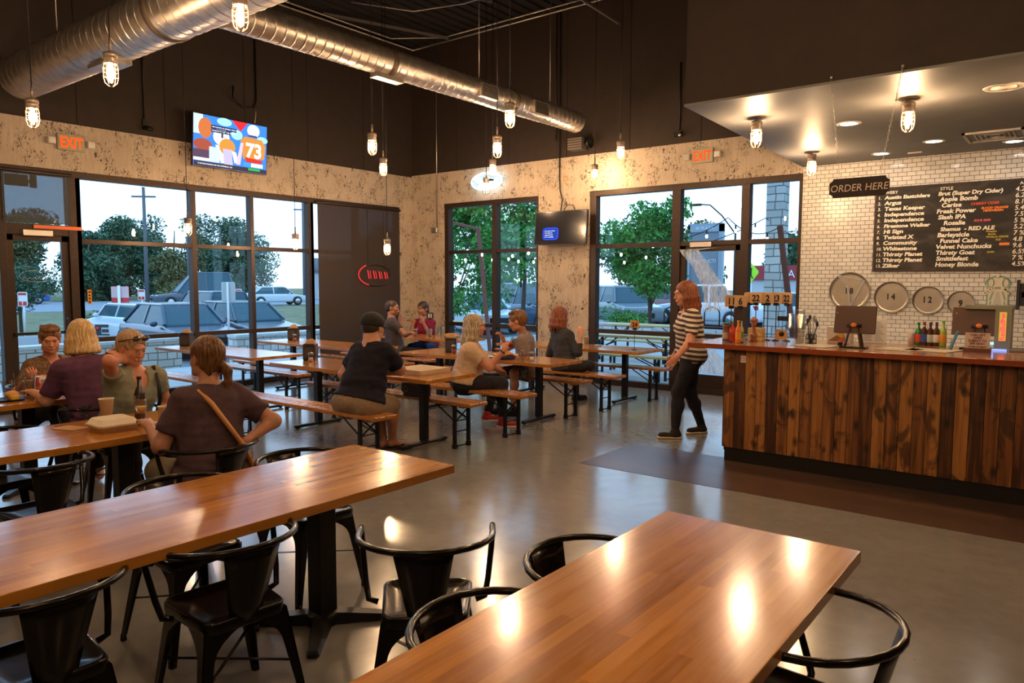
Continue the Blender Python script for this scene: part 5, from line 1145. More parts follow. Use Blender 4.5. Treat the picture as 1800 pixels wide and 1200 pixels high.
for i in range(420):
    a = rs.uniform(0,2*PI); l = rs.uniform(.9,1.5); q = rs.uniform(.15,1.0)*.85; p0 = (.12*math.cos(a),.12*math.sin(a),0); p1 = (q*.5*math.cos(a),q*.5*math.sin(a),l*.75); p2 = (q*math.cos(a),q*math.sin(a),l*(1-.25*q))
    d = (-math.sin(a)*.012, math.cos(a)*.012, 0); mb.add([tuple(_v(p0)-d),tuple(_v(p0)+d),tuple(_v(p1)+d),tuple(_v(p1)-d),p2],[(0,1,2,3),(3,2,4)])
mesh_obj('blades', mb, ML_C, t)
# ---------------------------------------------------------------- signs, poles
M_POST = pm('sign_post_white', (.75,.78,.82), .5); M_RED = pm('sign_red', (.62,.03,.035), .45); M_WH = pm('sign_white', (.78,.78,.78), .5); M_INK = pm('lettering_black', (.01,.01,.01), .6)
SM = Matrix.Rotation(R(38), 4, 'Z') @ FACE_S
def sign(x, y, h, w, ph, label, mat, lines=(), tmat=None, z=-.24, r=.035, rot=38, back=False):
    t = thing('road_sign', (x,y,z), R(rot), label, 'sign'); mesh_obj('post', MB().tube([(0,0,0),(0,0,h)], r, 8), M_POST, t)
    pn = mesh_obj('panel', MB().rbox((-w/2,-ph/2,-.012),(w/2,ph/2,.012),.04,T((0,-.05 if not back else .05,h-ph/2)) @ FACE_S), mat, t)
    for i, (s_, sz, zz) in enumerate(lines): text_mesh('lettering', s_, sz, tmat or M_RED, T((0,-.07,h-ph/2+zz)) @ FACE_S, pn, align='CENTER')
    return t
t = sign(-16.2,1.5,1.75,.62,.92,'red and pale sign seen from behind its white post',M_RED,back=True)
mesh_obj('upper_half', MB().box((-.31,.03,1.35),(.31,.036,1.74)), pm('sign_pale', (.70,.42,.40), .5), t)
mesh_obj('front_post', MB().tube([(0,-.03,0),(0,-.03,1.78)], .05, 8), M_POST, t)
sign(-6.95,.1,1.92,.36,.52,'back of a parking sign on a tall white post by the blue sedan',pm('sign_back', (.55,.52,.50), .5),back=True,r=.03)
for x,y,l in ((-18.4,-.75,'small red and white sign on a post beside the verge tree'),(-24.0,6.0,'small red and white sign behind the silver hatchback'),(-23.2,10.5,'small red and white sign behind the dark car bonnet'),(-19.5,12.8,'small red and white sign above the grass clump')):
    sign(x,y,1.55,.34,.50,l,M_WH)
t = thing('name_board', (-15.5,.75,-.2), R(38), 'small dark board with white letters beside the clipped shrub', 'sign')
mesh_obj('board', MB().box((-.42,-.02,.05),(.42,.02,.42)), pm('board_dark', (.03,.04,.045), .6), t); mesh_obj('faint_lettering', MB().box((-.2,-.026,.26),(.34,-.02,.32)).box((-.2,-.026,.25),(-.19,-.02,.10)).box((-.2,-.026,.10),(.30,-.02,.15)), pm('board_white', (.5,.5,.5), .6), t); mesh_obj('red_disc', MB().lathe([(.07,0),(.001,.002)],16,T((-.33,-.025,.28)) @ FACE_S), M_RED, t)
for t_ in [o for o in bpy.data.objects if o.name.startswith('road_sign') and 'small red' in o.get('label','')]: mesh_obj('red_print', MB().box((-.14,-.068,1.44),(.14,-.062,1.52)).box((-.14,-.068,1.08),(-.02,-.062,1.22)).box((.02,-.068,1.08),(.14,-.062,1.22)).box((-.02,-.068,1.10),(.02,-.062,1.12)).box((-.14,-.068,1.22),(-.13,-.062,1.44)), M_RED, t_)
def pole(x, y, h, r, label, arms=()):
    t = thing('utility_pole', (x,y,-.24), 0, label, 'pole'); mesh_obj('pole', MB().tube([(0,0,0),(0,0,h)], [r, r*.7], 8), pm('weathered_pole', (.12,.12,.13), .8), t)
    for a, b in arms: mesh_obj('cross_arm', MB().bar(a, b, .12), pm('weathered_pole', (.12,.12,.13), .8), t)
    return t
pole(-45,16.4,8.9,.16,'tall utility pole standing in the first large left window', [((-.6,-.6,8.2),(.6,.6,8.2))])
t = pole(-48.5,21.6,7.0,.12,'shorter street lamp pole right of the utility pole', [((0,0,6.5),(1.2,1.2,6.7))])
pole(-49,33.5,9.5,.14,'utility pole between the narrow left mullions', [((-.6,-.6,8.8),(.6,.6,8.8))])
t = thing('street_lamp', (-8.8,40,-.2), 0, 'bent-arm street lamp against the sky over the back door', 'lamp'); mesh_obj('pole', MB().tube([(0,0,0),(0,0,5.5)], .07, 8), M_FRAME, t); mesh_obj('arm', MB().tube([(0,0,5.3),(-1.0,0,6.6),(-1.9,0,7.4),(-2.7,0,7.5)], .05, 6), M_FRAME, t); mesh_obj('lamp_head', MB().box((-3.4,-.15,7.4),(-2.6,.15,7.55)), M_FRAME, t)
# plaza monument sign
t = thing('plaza_sign', (-6.5,27.2,-.2), 0, 'blue-grey monument sign with white tenant names beyond the back door', 'sign')
mesh_obj('frame', MB().box((0,0,0),(.12,.3,5.0)).box((1.75,0,0),(1.95,.3,5.0)).box((0,0,4.6),(1.95,.3,5.05)), pm('sign_blue_steel', (.28,.34,.40), .5), t)
mesh_obj('panel', MB().box((.12,.08,1.6),(1.75,.22,4.6)), pm('sign_grey_panel', (.20,.22,.25), .5), t)
for i,(s_,sz) in enumerate((('40 PLAZA',.24),('AT SWIFT',.22),('PRODUCTI',.26),('ON',.26))):
    text_mesh('lettering', s_, sz, M_WH, T((.95,-.02 if i == 0 else .06,4.72 if i == 0 else 4.2-i*.62)) @ FACE_S, t, align='CENTER')
t = thing('crossing_sign', (-1.9,24.3,-.2), 0, 'fluorescent yellow-green crossing sign behind the counter number stands', 'sign'); mesh_obj('post', MB().tube([(0,0,0),(0,0,2.3)], .03, 6), M_POST, t); pp = mesh_obj('panel', MB().prism([(-.36,0),(0,-.48),(.36,0),(.36,.1),(0,.48),(-.36,.1)],0,.02,T((0,-.04,2.35)) @ FACE_S), pm('fluoro_yellow', (.45,.85,.03), .4), t); mesh_obj('walker_symbol', MB().ball((0,-.07,2.55),(.06,.01,.06)).bar((0,-.07,2.5),(0,-.07,2.25),.07).bar((0,-.07,2.28),(.1,-.07,2.1),.04).bar((0,-.07,2.28),(-.08,-.07,2.1),.04), M_INK, pp)
t = thing('red_storefront', (-9.8,46,-.2), 0, 'red-fasciaed shop building far beyond the back door', 'building'); mesh_obj('wall', MB().box((0,0,0),(9,4,2.3)), pm('store_wall', (.5,.5,.5), .7), t); mesh_obj('fascia', MB().box((-.1,-.2,2.1),(9,0,3.2)), pm('store_red', (.33,.03,.035), .5), t); mesh_obj('skirting', MB().box((-.1,-.1,0),(9,0,.7)), pm('store_red', (.33,.03,.035), .5), t); text_mesh('lettering', '1 LOA', .8, M_WH, T((1.2,-.25,2.3)) @ FACE_S, t)
t = thing('white_building', (-80,-10,-.2), 0, 'pale building across the road behind the glass door', 'building'); mesh_obj('wall', MB().box((-6,0,0),(0,22.5,5.6)), pm('store_wall', (.5,.5,.5), .7), t)
for y0 in (8,14.5,19.0): mesh_obj('window', MB().box((0,y0,2.1),(.05,y0+2.2,3.4)), M_CGL, t)
t = thing('far_house', (-56,39.2,-.2), 0, 'small white house with a grey roof beside the dark shade', 'house'); mesh_obj('wall', MB().box((0,0,0),(3,3.2,2.9)), pm('store_wall', (.5,.5,.5), .7), t); mesh_obj('roof', MB().loft([[(-.3,-.3,2.9),(3.3,-.3,2.9),(1.5,-.3,4.4)],[(-.3,3.5,2.9),(3.3,3.5,2.9),(1.5,3.5,4.4)]]), pm('slate_roof', (.16,.18,.2), .8), t); mesh_obj('window', MB().box((3,1.0,1.2),(3.03,2.0,2.1)), M_CGL, t)
for i, (x,y) in enumerate(((-2.9,17.2),(-2.2,17.6),(-1.5,18.0))):
    tag(mesh_obj('bike_rack', MB().tube([(x,y,-.2),(x,y,.45)]+[(x+.28-.28*math.cos(a*PI/8), y+.1-.1*math.cos(a*PI/8), .45+.25*math.sin(a*PI/8)) for a in range(1,8)]+[(x+.56,y+.2,.45),(x+.56,y+.2,-.2)], .028, 6), M_FRAME), ['hoop bicycle rack nearest the walking woman','middle hoop bicycle rack behind the cobweb','hoop bicycle rack nearest the door frame'][i], 'bicycle rack')
# patio furniture
def trestle_table(x0, x1, y0, y1, h, label, name, cat):
    t = thing(name, (x0,y0,-.02), 0, label, cat, 'patio tables and benches'); L = x1-x0; Wd = y1-y0
    mesh_obj('top' if h > .6 else 'seat_plank', MB().rbox((0,0,h-.035),(L,Wd,h),.01), M_PALE, t)
    for x, s_ in ((.32,1),(L-.32,-1)):
        for y in (.06,Wd-.06): mesh_obj('leg', MB().box((x-.02,y-.015,0),(x+.02,y+.015,h-.035)), M_BLACK, t)
        b = MB(); b.bar((x,.06,h*.9),(x,Wd-.06,h*.55),.018,.01); b.bar((x,.06,h*.55),(x,Wd-.06,h*.9),.018,.01); b.bar((x,.06,.03),(x,Wd-.06,.03),.016); b.bar((x,.06,h*.6),(x+s_*.38,.06,h-.04),.016); b.bar((x,Wd-.06,h*.6),(x+s_*.38,Wd-.06,h-.04),.016); b.bar((x,.06,h*.55),(x,Wd-.06,h*.55),.012); mesh_obj('brace', b, M_BLACK, t)
trestle_table(3.15,5.35,1.10,1.70,.76,'pale wooden patio table just outside the wide back window','patio_table','table')
trestle_table(3.2,5.4,.60,.86,.47,'pale patio bench nearest the back window glass','patio_bench','bench')
trestle_table(3.1,5.3,1.98,2.24,.47,'pale patio bench on the far side of the nearest patio table','patio_bench','bench')
trestle_table(1.9,4.1,4.25,4.95,.76,'pale wooden patio table further out behind number 24','patio_table','table')
trestle_table(1.9,4.1,3.55,3.81,.47,'pale patio bench before the further patio table','patio_bench','bench')
trestle_table(-2.9,-.7,2.6,3.2,.76,'pale patio table outside the narrow back window','patio_table','table')
trestle_table(-2.8,-.6,2.0,2.26,.47,'pale patio bench outside the narrow back window','patio_bench','bench')
# festoon lights
M_FEST = emis('festoon_bulb_glow', (1.0,.86,.66), 14)
def festoon(name, pts, nb, sag, label):
    t = thing(name, pts[0], 0, label, 'string lights'); P = []
    for a, b in zip(pts[:-1], pts[1:]):
        for i in range(13):
            u = i/13; P.append((a[0]+(b[0]-a[0])*u-pts[0][0], a[1]+(b[1]-a[1])*u-pts[0][1], a[2]+(b[2]-a[2])*u-4*sag*u*(1-u)-pts[0][2]))
    P.append(tuple(b[i]-pts[0][i] for i in range(3))); mesh_obj('cable', MB().tube(P, .009, 5), M_BLACK, t)
    for i in range(nb):
        q = P[int((i+.5)/nb*(len(P)-1))]; b = MB(); b.tube([(q[0],q[1],q[2]),(q[0],q[1],q[2]-.09)], .016, 6); sk = mesh_obj('socket', b, M_BLACK, t)
        b = MB(); b.ball((q[0],q[1],q[2]-.125), (.027,.027,.04), 8, 6); mesh_obj('bulb', b, M_FEST, sk)
for x_, y_, h_, l_ in ((1.6,3.0,2.77,'slim black light pole hidden behind the pier, nearer one'),(.9,4.4,2.62,'slim black light pole hidden behind the pier, further one')): tag(mesh_obj('light_pole', MB().tube([(x_,y_,-.02),(x_,y_,h_)], .025, 8), M_FRAME), l_, 'pole')
festoon('string_lights', [(-4.4,3.2,3.1),(-1.4,3.0,2.65),(1.6,3.0,2.75)], 12, .28, 'upper string of bulbs over the patio across the narrow back window')
festoon('string_lights', [(-3.6,4.4,2.75),(-1.0,4.2,2.45),(.9,4.4,2.6)], 10, .2, 'lower string of bulbs over the patio across the narrow back window')
festoon('string_lights', [(1.2,3.6,2.35),(3.2,3.6,2.65),(5.0,3.9,3.0),(6.0,4.0,2.78)], 9, .22, 'string of bulbs running to the leaning rust-red post')
festoon('string_lights', [(.6,5.2,2.55),(2.4,5.4,2.42),(5.38,4.99,3.05),(6.6,5.3,2.6)], 10, .18, 'string of bulbs running to the stone column')

tag(mesh_obj('hanging_sign_back', MB().box((-.30,-6.99,2.93),(-.28,-6.72,3.08)).box((-.30,-6.74,2.98),(-.28,-6.70,3.02)).box((-.30,-6.70,2.92),(-.28,-6.62,3.10)).box((-.30,-6.86,3.06),(-.28,-6.84,3.25)).box((-.30,-6.86,3.22),(-.20,-6.84,3.25)), M_FRAME), 'dark back of a small hanging sign outside the transom above the left door', 'sign')
# ================================================================ WALL THINGS, SIGNS
CZ = 1.122; TZ = .75
M_PLB = pm('black_plastic', (.012,.012,.013), .35, coat=.2); M_PAPERW = pm('paper_white', (.68,.60,.50), .8); M_FOAM = pm('foam_white', (.66,.56,.44), .75, noise=.04)
# football television
tv = thing('television', (.17,-4.70,3.43), 0, 'television showing a football game, tilted on the left wall', 'television'); tv.rotation_euler = (0, R(4), R(3.0))
W1, H1 = 1.28, .75
mesh_obj('casing', MB().box((-.03,-.01,-.01),(.018,W1+.01,H1+.01)), M_PLB, tv)
mesh_obj('back_box', MB().box((-.07,.25,.15),(-.03,W1-.25,H1-.15)), M_PLB, tv)
def scr(poly, col, d, s=1.6):
    # poly in (0..1,0..1) screen coordinates
    mb = MB(); mb.add([(.019+.0006*d, u*W1, v*H1) for u, v in poly], [tuple(range(len(poly)))]); 
    return mesh_obj('screen_picture' if d else 'screen', mb, emis('screen_%02d%02d%02d' % tuple(int(c*99) for c in col), col, s), tv if d == 0 else SCR)
def rect(a,b,c,d): return [(a,b),(c,b),(c,d),(a,d)]
def oval(cx,cy,rx,ry,n=14): return [(cx+rx*math.cos(2*PI*i/n), cy+ry*math.sin(2*PI*i/n)) for i in range(n)]
SCR = scr(rect(0,0,1,1), (.05,.22,.80), 0, 1.1)
for i, (poly, col) in enumerate(((rect(.0,.62,.12,1),(.55,.75,.85)),(oval(.15,.75,.09,.2),(.55,.16,.05)),(oval(.12,.42,.12,.12),(.35,.08,.05)),(rect(0,.12,.22,.32),(.10,.06,.10)),(rect(.0,.10,.30,.16),(.75,.8,.85)),(oval(.40,.93,.10,.08),(.35,.75,.75)),([(.50,1),(.72,1),(.62,.80)],(.75,.03,.04)),(oval(.57,.72,.08,.10),(.35,.75,.8)),
    (oval(.36,.62,.11,.17),(.85,.88,.9)),([(.28,.45),(.36,.46),(.45,.12),(.36,.10)],(.8,.85,.9)),(oval(.44,.44,.11,.17),(.62,.27,.05)),([(.38,.40),(.50,.40),(.52,.08),(.40,.08)],(.50,.45,.65)),([(.50,.38),(.56,.36),(.60,.16),(.54,.14)],(.8,.85,.9)),(rect(.20,.10,.34,.40),(.55,.75,.85)),
    (oval(.80,.86,.09,.13),(.80,.86,.85)),(oval(.93,.70,.08,.07),(.35,.72,.78)),(rect(.73,.73,.85,.77),(.08,.06,.15)),([(.62,.64),(.68,.72),(.92,.70),(.98,.58),(.96,.30),(.66,.26)],(.60,.25,.05)),([(.62,.58),(.66,.58),(.62,.12),(.56,.12)],(.62,.50,.70)),([(.68,.30),(.93,.27),(.93,.20),(.70,.20)],(.60,.04,.02)),
    (rect(.22,.76,.56,.83),(.01,.01,.06)),(rect(.22,.69,.48,.755),(.01,.01,.06)),(rect(0,0,1,.09),(.05,.04,.06)),(rect(.66,.11,.76,.19),(.06,.30,.80)),(rect(.77,.11,.94,.19),(.8,.8,.8)),(rect(.73,.035,.90,.085),(.04,.40,.05)))):
    scr(poly, col, i+1, 1.1)
mw = emis('screen_white', (.95,.97,1.0), 1.3); TS = Matrix.Rotation(PI/2,4,'Z') @ FACE_S
text_mesh('screen_caption', "HE'S DOWN IN HIMSELF AND IT'S", .030, mw, T((.04,.29,.585)) @ TS, SCR, ext=.0002); text_mesh('screen_caption', 'FOURTH TO GET THE DOWN', .030, mw, T((.04,.29,.530)) @ TS, SCR, ext=.0002)
text_mesh('jersey_number', '73', .30, mw, T((.04,.88,.235)) @ TS, SCR, ext=.0002, bold=.010); text_mesh('jersey_number', '1', .14, emis('ink_blue', (.05,.06,.12), 1), T((.04,.43,.46)) @ TS, SCR, ext=.0002, bold=.01)
text_mesh('screen_ticker', '73 RATHE HOLDING ON THE OFFENSE 8 5 100', .028, mw, T((.04,.06,.022)) @ TS, SCR, ext=.0002)
mesh_obj('wall_arm', MB().box((-.168,.5,.25),(-.14,.8,.5)).bar((-.15,.65,.4),(-.06,.65,.4),.05), M_BLACK, tv)
pipe('television_cable', [(.02,-3.90,4.75),(.12,-3.98,4.55),(.06,-3.75,4.45),(.03,-3.55,4.48),(.02,-3.50,4.60),(.02,-3.50,5.6)], .013, 'black cable looping above the football television', 'cable', M_BLACK)
pipe('television_cable', [(.03,-3.52,4.45),(.09,-3.56,4.36),(.12,-3.60,4.22)], .006, 'short pale cable dropping to the football television', 'cable', M_PAPERW)
# menu television
tv = thing('television', (3.27,-.29,2.335), 0, 'dark television with a small blue box on its screen, between the back windows', 'television'); tv.rotation_euler = (R(-5), 0, R(3)); W2_, H2_ = .98, .545
mesh_obj('casing', MB().box((-.01,-.02,-.01),(W2_+.01,.03,H2_+.01)), M_PLB, tv); mesh_obj('wall_arm', MB().box((.35,.03,.15),(.6,.10,.4)).bar((.48,.1,.28),(.48,.22,.28),.05), M_BLACK, tv)
mesh_obj('screen', MB().box((0,-.023,0),(W2_,-.020,H2_)), pm('screen_off', (.012,.013,.020), .15, coat=.5), tv)
s1 = mesh_obj('dialog_glow', MB().prism([(.16+.145+.155*math.copysign(abs(math.cos(a*PI/12))**.4, math.cos(a*PI/12)), .175+.105*math.copysign(abs(math.sin(a*PI/12))**.4, math.sin(a*PI/12))) for a in range(24)],0,.001,T((0,-.0242,0)) @ FACE_S), emis('dialog_blue', (.03,.06,.75), 1.2), tv)
mesh_obj('dialog_panel', MB().prism([(.17,.09),(.43,.09),(.43,.26),(.17,.26)],0,.001,T((0,-.0256,0)) @ FACE_S), emis('dialog_navy', (.02,.05,.30), 1.0), s1)
for i, s_ in enumerate(('No current activity', 'The channel is', 'temporarily off', 'air or unavailable')): text_mesh('dialog_text', s_, .026, mw, T((.19,-.0275,.215-i*.034)) @ FACE_S, s1, ext=.0002)
pipe('television_cable', [(3.58,-.03,6.2),(3.58,-.03,3.5),(3.60,-.04,3.25),(3.66,-.06,3.1),(3.66,-.10,2.9)], .011, 'black cable dropping down the panelling to the dark television', 'cable', M_BLACK)
pipe('television_cable', [(3.72,-.10,2.9),(3.78,-.09,3.0),(3.90,-.08,2.98),(3.95,-.10,2.89)], .008, 'black cable curl on top of the dark television', 'cable', M_BLACK)
pipe('wall_conduit', [(.705,-.03,ZC-.04),(.705,-.03,2.75)], .011, 'thin conduit running down the back wall near the corner', 'pipe')
t = thing('swivel_fitting', (.66,-.04,2.70), 0, 'grey swivel box at the bottom of the corner conduit', 'box'); mesh_obj('box', MB().rbox((-.07,-.05,-.05),(.09,.028,.05),.02), M_CONDUIT, t)
pipe('wall_conduit', [(3.50,-.03,ZC-.04),(3.50,-.03,4.1)], .010, 'thin conduit above the wall speaker', 'pipe', M_BLACK)
# exit signs
def exit_sign(p, rot, label, heads):
    t = thing('exit_sign', p, rot, label, 'sign'); mesh_obj('housing', MB().rbox((-.17,-.005,-.105),(.17,.045,.105),.012, T((0,0,0)) @ Matrix.Identity(4)), pm('exit_grey_plate', (.30,.29,.24), .5), t)
    text_mesh('lettering', 'EXIT', .20, emis('exit_red', (1.0,.085,.010), 1.1), T((0,-.007,-.072)) @ FACE_S, t, ext=.002, align='CENTER', sx=.70, bold=.006)
    for s_ in heads:
        h = MB(); h.rbox((s_*.24-.05,-.03,-.045),(s_*.24+.05,.04,.045),.015); o = mesh_obj('emergency_lamp', h, pm('emergency_lamp_white', (.5,.44,.38), .4), t)
        l = MB(); l.box((s_*.24-.038,-.034,-.032),(s_*.24+.038,-.030,.032)); mesh_obj('lamp_face', l, M_RIM, o)
    return t
exit_sign((.062,-6.31,3.52), PI/2, 'glowing red EXIT sign on the left wall panelling', (-1,1))
exit_sign((6.15,-.062,3.575), 0, 'glowing red EXIT sign on the back wall beside the soffit', (-1,1))
# white neon oval
M_NEON = emis('neon_white_blue', (.62,.88,1.0), 15)
t = thing('neon_sign', (2.02,-.10,3.53), 0, 'glowing white oval neon sign over the narrow back window', 'sign')
mesh_obj('backing', MB().prism(oval(0,0,.34,.14,24),0,.01,T((0,.03,0)) @ FACE_S), pm('neon_backing_clear', (.25,.32,.36), .2), t)
mesh_obj('oval_tube', MB().tube([(.36*math.cos(a*PI/16),0,.155*math.sin(a*PI/16)) for a in range(32)], .009, 6, closed=True), M_NEON, t)
mesh_obj('script_tube', MB().tube([(-.25+.028*i, -.01, .055*math.sin(i*1.9)+.012*math.sin(i*.7)) for i in range(19)], .008, 6), M_NEON, t)
mesh_obj('underline_tube', MB().tube([(-.2,-.01,-.085),(0,-.01,-.075),(.22,-.01,-.09)], .008, 6), M_NEON, t)
mesh_obj('transformer', MB().box((.04,-.03,-.01),(.17,.0,.03)), M_BLACK, t)
mesh_obj('fixing', MB().box((-.02,0.0,-.01),(.02,.088,.01)), M_BLACK, t)
# red neon seen from behind
t = thing('neon_sign', (.05,-1.02,1.83), 0, 'oval beer sign with red neon strokes hung on the dark shade', 'sign')
mesh_obj('oval_tube', MB().tube([(0,.40*math.cos(a*PI/16),.20*math.sin(a*PI/16)) for a in range(32)], .010, 6, closed=True), pm('neon_off_tube', (.05,.03,.03), .3), t)
M_RN = emis('neon_red', (1.0,.04,.05), .9)
mesh_obj('lit_arc', MB().tube([(.012,-.44*math.cos(a),.215*math.sin(a)+.0) for a in [(-1.1+i*.17) for i in range(13)]], .009, 6), M_RN, t)
for i in range(4):
    y = -.22+i*.14; mesh_obj('letter_tube', MB().tube([(.012,y,.085-.01*i),(.012,y+.035,-.075)], .009, 6), M_RN, t); mesh_obj('letter_tube', MB().tube([(.012,y+.055,.075-.01*i),(.012,y+.085,-.07)], .006, 6), M_RN, t)
mesh_obj('hanging_chain', MB().tube([(-.0,.2,.18),(0,.2,1.2)], .003, 5).tube([(0,-.2,.18),(0,-.2,1.2)], .003, 5), M_BLACK, t)
mesh_obj('fixing', MB().box((-.03,-.02,-.21),(.0,.02,-.19)), M_BLACK, t)
# small wall devices
t = thing('wall_speaker', (4.02,-.03,3.97), 0, 'ribbed grey wall speaker under the end of the slim duct', 'speaker'); mesh_obj('box', MB().box((-.17,-.16,-.10),(.10,.0,.10)), pm('speaker_grey', (.05,.045,.042), .6), t); mb = MB()
for i in range(5): mb.box((-.175,-.17,-.09+i*.04),(.10,-.16,-.07+i*.04))
mesh_obj('louvres', mb, pm('speaker_louvre', (.16,.13,.11), .5), t); mesh_obj('horn', MB().lathe([(.03,0),(.09,.10),(.085,.1),(.02,.01)],16,T((.12,-.08,0)) @ Matrix.Rotation(PI/2,4,'Y')), M_BLACK, t)
t = thing('security_camera', (.0,-5.31,3.88), 0, 'small black camera on the edge of the dark wall left of the television', 'camera'); mesh_obj('bracket', MB().box((0,-.03,-.03),(.03,.03,.12)), M_BLACK, t); mesh_obj('camera_body', MB().tube([(.03,0,-.0),(.14,.03,-.03)], .035, 10), M_BLACK, t)
pipe('wall_conduit', [(.015,-5.31,4.0),(.015,-5.31,5.6)], .010, 'thin conduit rising from the small black camera', 'pipe', M_BLACK)
t = thing('wall_sensor', (5.74,-.0,3.94), 0, 'small dark sensor on the brown wall left of the bulkhead', 'sensor'); mesh_obj('housing', MB().box((-.06,-.06,-.04),(.06,0,.04)), M_BLACK, t); mesh_obj('bulb_eye', MB().ball((.05,-.06,-.02),.025,8,6), M_CONDUIT, t)
pipe('wall_conduit', [(5.76,-.015,4.0),(5.76,-.015,5.0)], .012, 'thin conduit rising from the dark wall sensor', 'pipe', M_BLACK)
tag(mesh_obj('round_plate', MB().lathe([(.05,0),(.045,.012),(.001,.014)],18,T((3.69,-.013,3.45)) @ FACE_S), pm('plate_tan', (.38,.27,.18), .6)), 'tan round cover plate on the panelling above the dark television', 'plate')
tag(mesh_obj('warning_tape', MB().box((-.012,-6.78,2.375),(.0,-6.20,2.42)), pm('orange_tape', (.75,.16,.05), .5)), 'orange strip of tape on the header of the left door', 'tape')
t = thing('door_sticker', (-.075,-6.135,1.38), 0, 'vertical orange sticker on the glass beside the left door', 'sticker'); mesh_obj('label_strip', MB().box((0,0,0),(.003,.05,.20)), pm('sticker_orange', (.62,.24,.03), .5), t); mb = MB()
for i in range(4): mb.box((.0032,.013,.02+i*.045),(.0045,.037,.045+i*.045))
mesh_obj('symbols', mb, M_INK, t)
t = thing('door_decal', (-.066,-6.74,1.76), 0, 'faint white oval logo decal on the glass of the left door', 'decal'); mesh_obj('oval_outline', MB().tube([(0,.21*math.cos(a*PI/16),.075*math.sin(a*PI/16)) for a in range(32)], .003, 4, closed=True), pm('decal_grey', (.42,.42,.44), .6), t)
mesh_obj('script_stroke', MB().tube([(0,-.16+.018*i,-.03+.014*math.sin(i*2.1)) for i in range(13)], .004, 4).tube([(0,.03,.06),(0,.10,-.03),(0,.13,.05)], .004, 4), pm('decal_grey', (.42,.42,.44), .6), t)
# cobweb decoration on the back door
M_WEB = pm('stretched_web_fibre', (.45,.54,.68), .9)
k = NT('web_gauze'); k.t.nodes.remove(k.b); tr = k.n('BsdfTransparent'); df = k.n('BsdfDiffuse', Color=(.55,.66,.85,1)); nz = k.n('TexNoise', Vector=k.coords((60,60,6)), Scale=1, Detail=3); mx = k.n('MixShader'); f = k.ramp(nz, [(.35,.15),(.65,.75)])
k.t.links.new(f.outputs[0], mx.inputs[0]); k.t.links.new(tr.outputs[0], mx.inputs[1]); k.t.links.new(df.outputs[0], mx.inputs[2]); k.t.links.new(mx.outputs[0], k.out.inputs[0]); M_GAUZE = k.mat
def web(name, rows, label, seed):
    t = thing(name, (0,0,0), 0, label, 'decoration'); rs = random.Random(seed); mb = MB(); V = []; n = 9
    for (a, b) in rows: V.append([(a[0]+(b[0]-a[0])*i/n, -.032+.012*math.sin(i*1.3), a[1]+(b[1]-a[1])*i/n) for i in range(n+1)])
    vs = [p for r_ in V for p in r_]; m = n+1; mb.add(vs, [(i*m+j,i*m+j+1,(i+1)*m+j+1,(i+1)*m+j) for i in range(len(V)-1) for j in range(n)], True); mesh_obj('gauze', mb, M_GAUZE, t)
    mb = MB()
    for q in range(9):
        u = rs.random(); du = rs.uniform(-.12,.12); mb.tube([(a[0]+(b[0]-a[0])*min(1,max(0,u+du*i)), -.036, a[1]+(b[1]-a[1])*min(1,max(0,u+du*i))) for i, (a,b) in enumerate(rows)], rs.uniform(.0012,.0035), 4)
    mesh_obj('strands', mb, M_WEB, t)
web('cobweb', [((5.80,2.20),(6.45,2.22)),((5.84,2.14),(6.12,2.19)),((6.02,1.95),(6.26,2.02)),((6.15,1.70),(6.42,1.78)),((6.22,1.50),(6.62,1.56)),((6.20,1.25),(6.70,1.32))], 'stretched white cobweb decoration over the glass of the back door', 1)
web('cobweb', [((6.02,.95),(6.10,.98)),((6.02,.70),(6.35,.74)),((5.98,.52),(6.60,.50)),((5.92,.34),(6.68,.33))], 'lower wisp of white cobweb behind the walking woman', 2)
# ORDER HERE board
t = thing('order_here_board', (9.335,-4.42,2.43), 0, 'small dark scalloped board reading ORDER HERE on two chains', 'sign')
w_, h_, c_ = .213, .073, .028
pl = [(-w_+c_,-h_),(w_-c_,-h_)]+[(w_-c_*math.cos(a),-h_+c_*math.sin(a)) for a in (.5,1.1)]+[(w_,-h_+c_),(w_,h_-c_)]+[(w_-c_*math.sin(a),h_-c_*math.cos(a)) for a in (.5,1.1)]+[(w_-c_,h_),(-w_+c_,h_)]+[(-w_+c_*math.cos(a),h_-c_*math.sin(a)) for a in (.5,1.1)]+[(-w_,h_-c_),(-w_,-h_+c_)]+[(-w_+c_*math.sin(a),-h_+c_*math.cos(a)) for a in (.5,1.1)]
mesh_obj('board', MB().prism(pl,0,.012,FACE_S), pm('chalkboard_brown', (.022,.013,.010), .7), t)
text_mesh('lettering', 'ORDER HERE', .076, pm('chalk_pen', (.62,.50,.42), .7), T((0,-.014,-.028)) @ FACE_S, t, ext=.0004, align='CENTER', sx=.92, shear=.12)
for s_, tx in ((-1,-.275),(1,.235)):
    mb = MB(); a = _v((s_*.14,0,h_-.01)); b = _v((tx,.165,.895)); n = 34
    for i in range(n):
        p = a+(b-a)*(i+.5)/n; d = _u(b-a); s2 = _v((1,0,0)) if i % 2 else _v((0,1,0)); mb.tube([tuple(p+d*.016*math.cos(q*PI/3)+s2*.006*math.sin(q*PI/3)) for q in range(6)], .0018, 4, closed=True)
    mesh_obj('chain', mb, M_CONDUIT, t)
    mesh_obj('hook', MB().lathe([(.012,0),(.012,.006),(.004,.01)],8,T((tx,.175,.9)) @ FACE_S), M_CONDUIT, t)
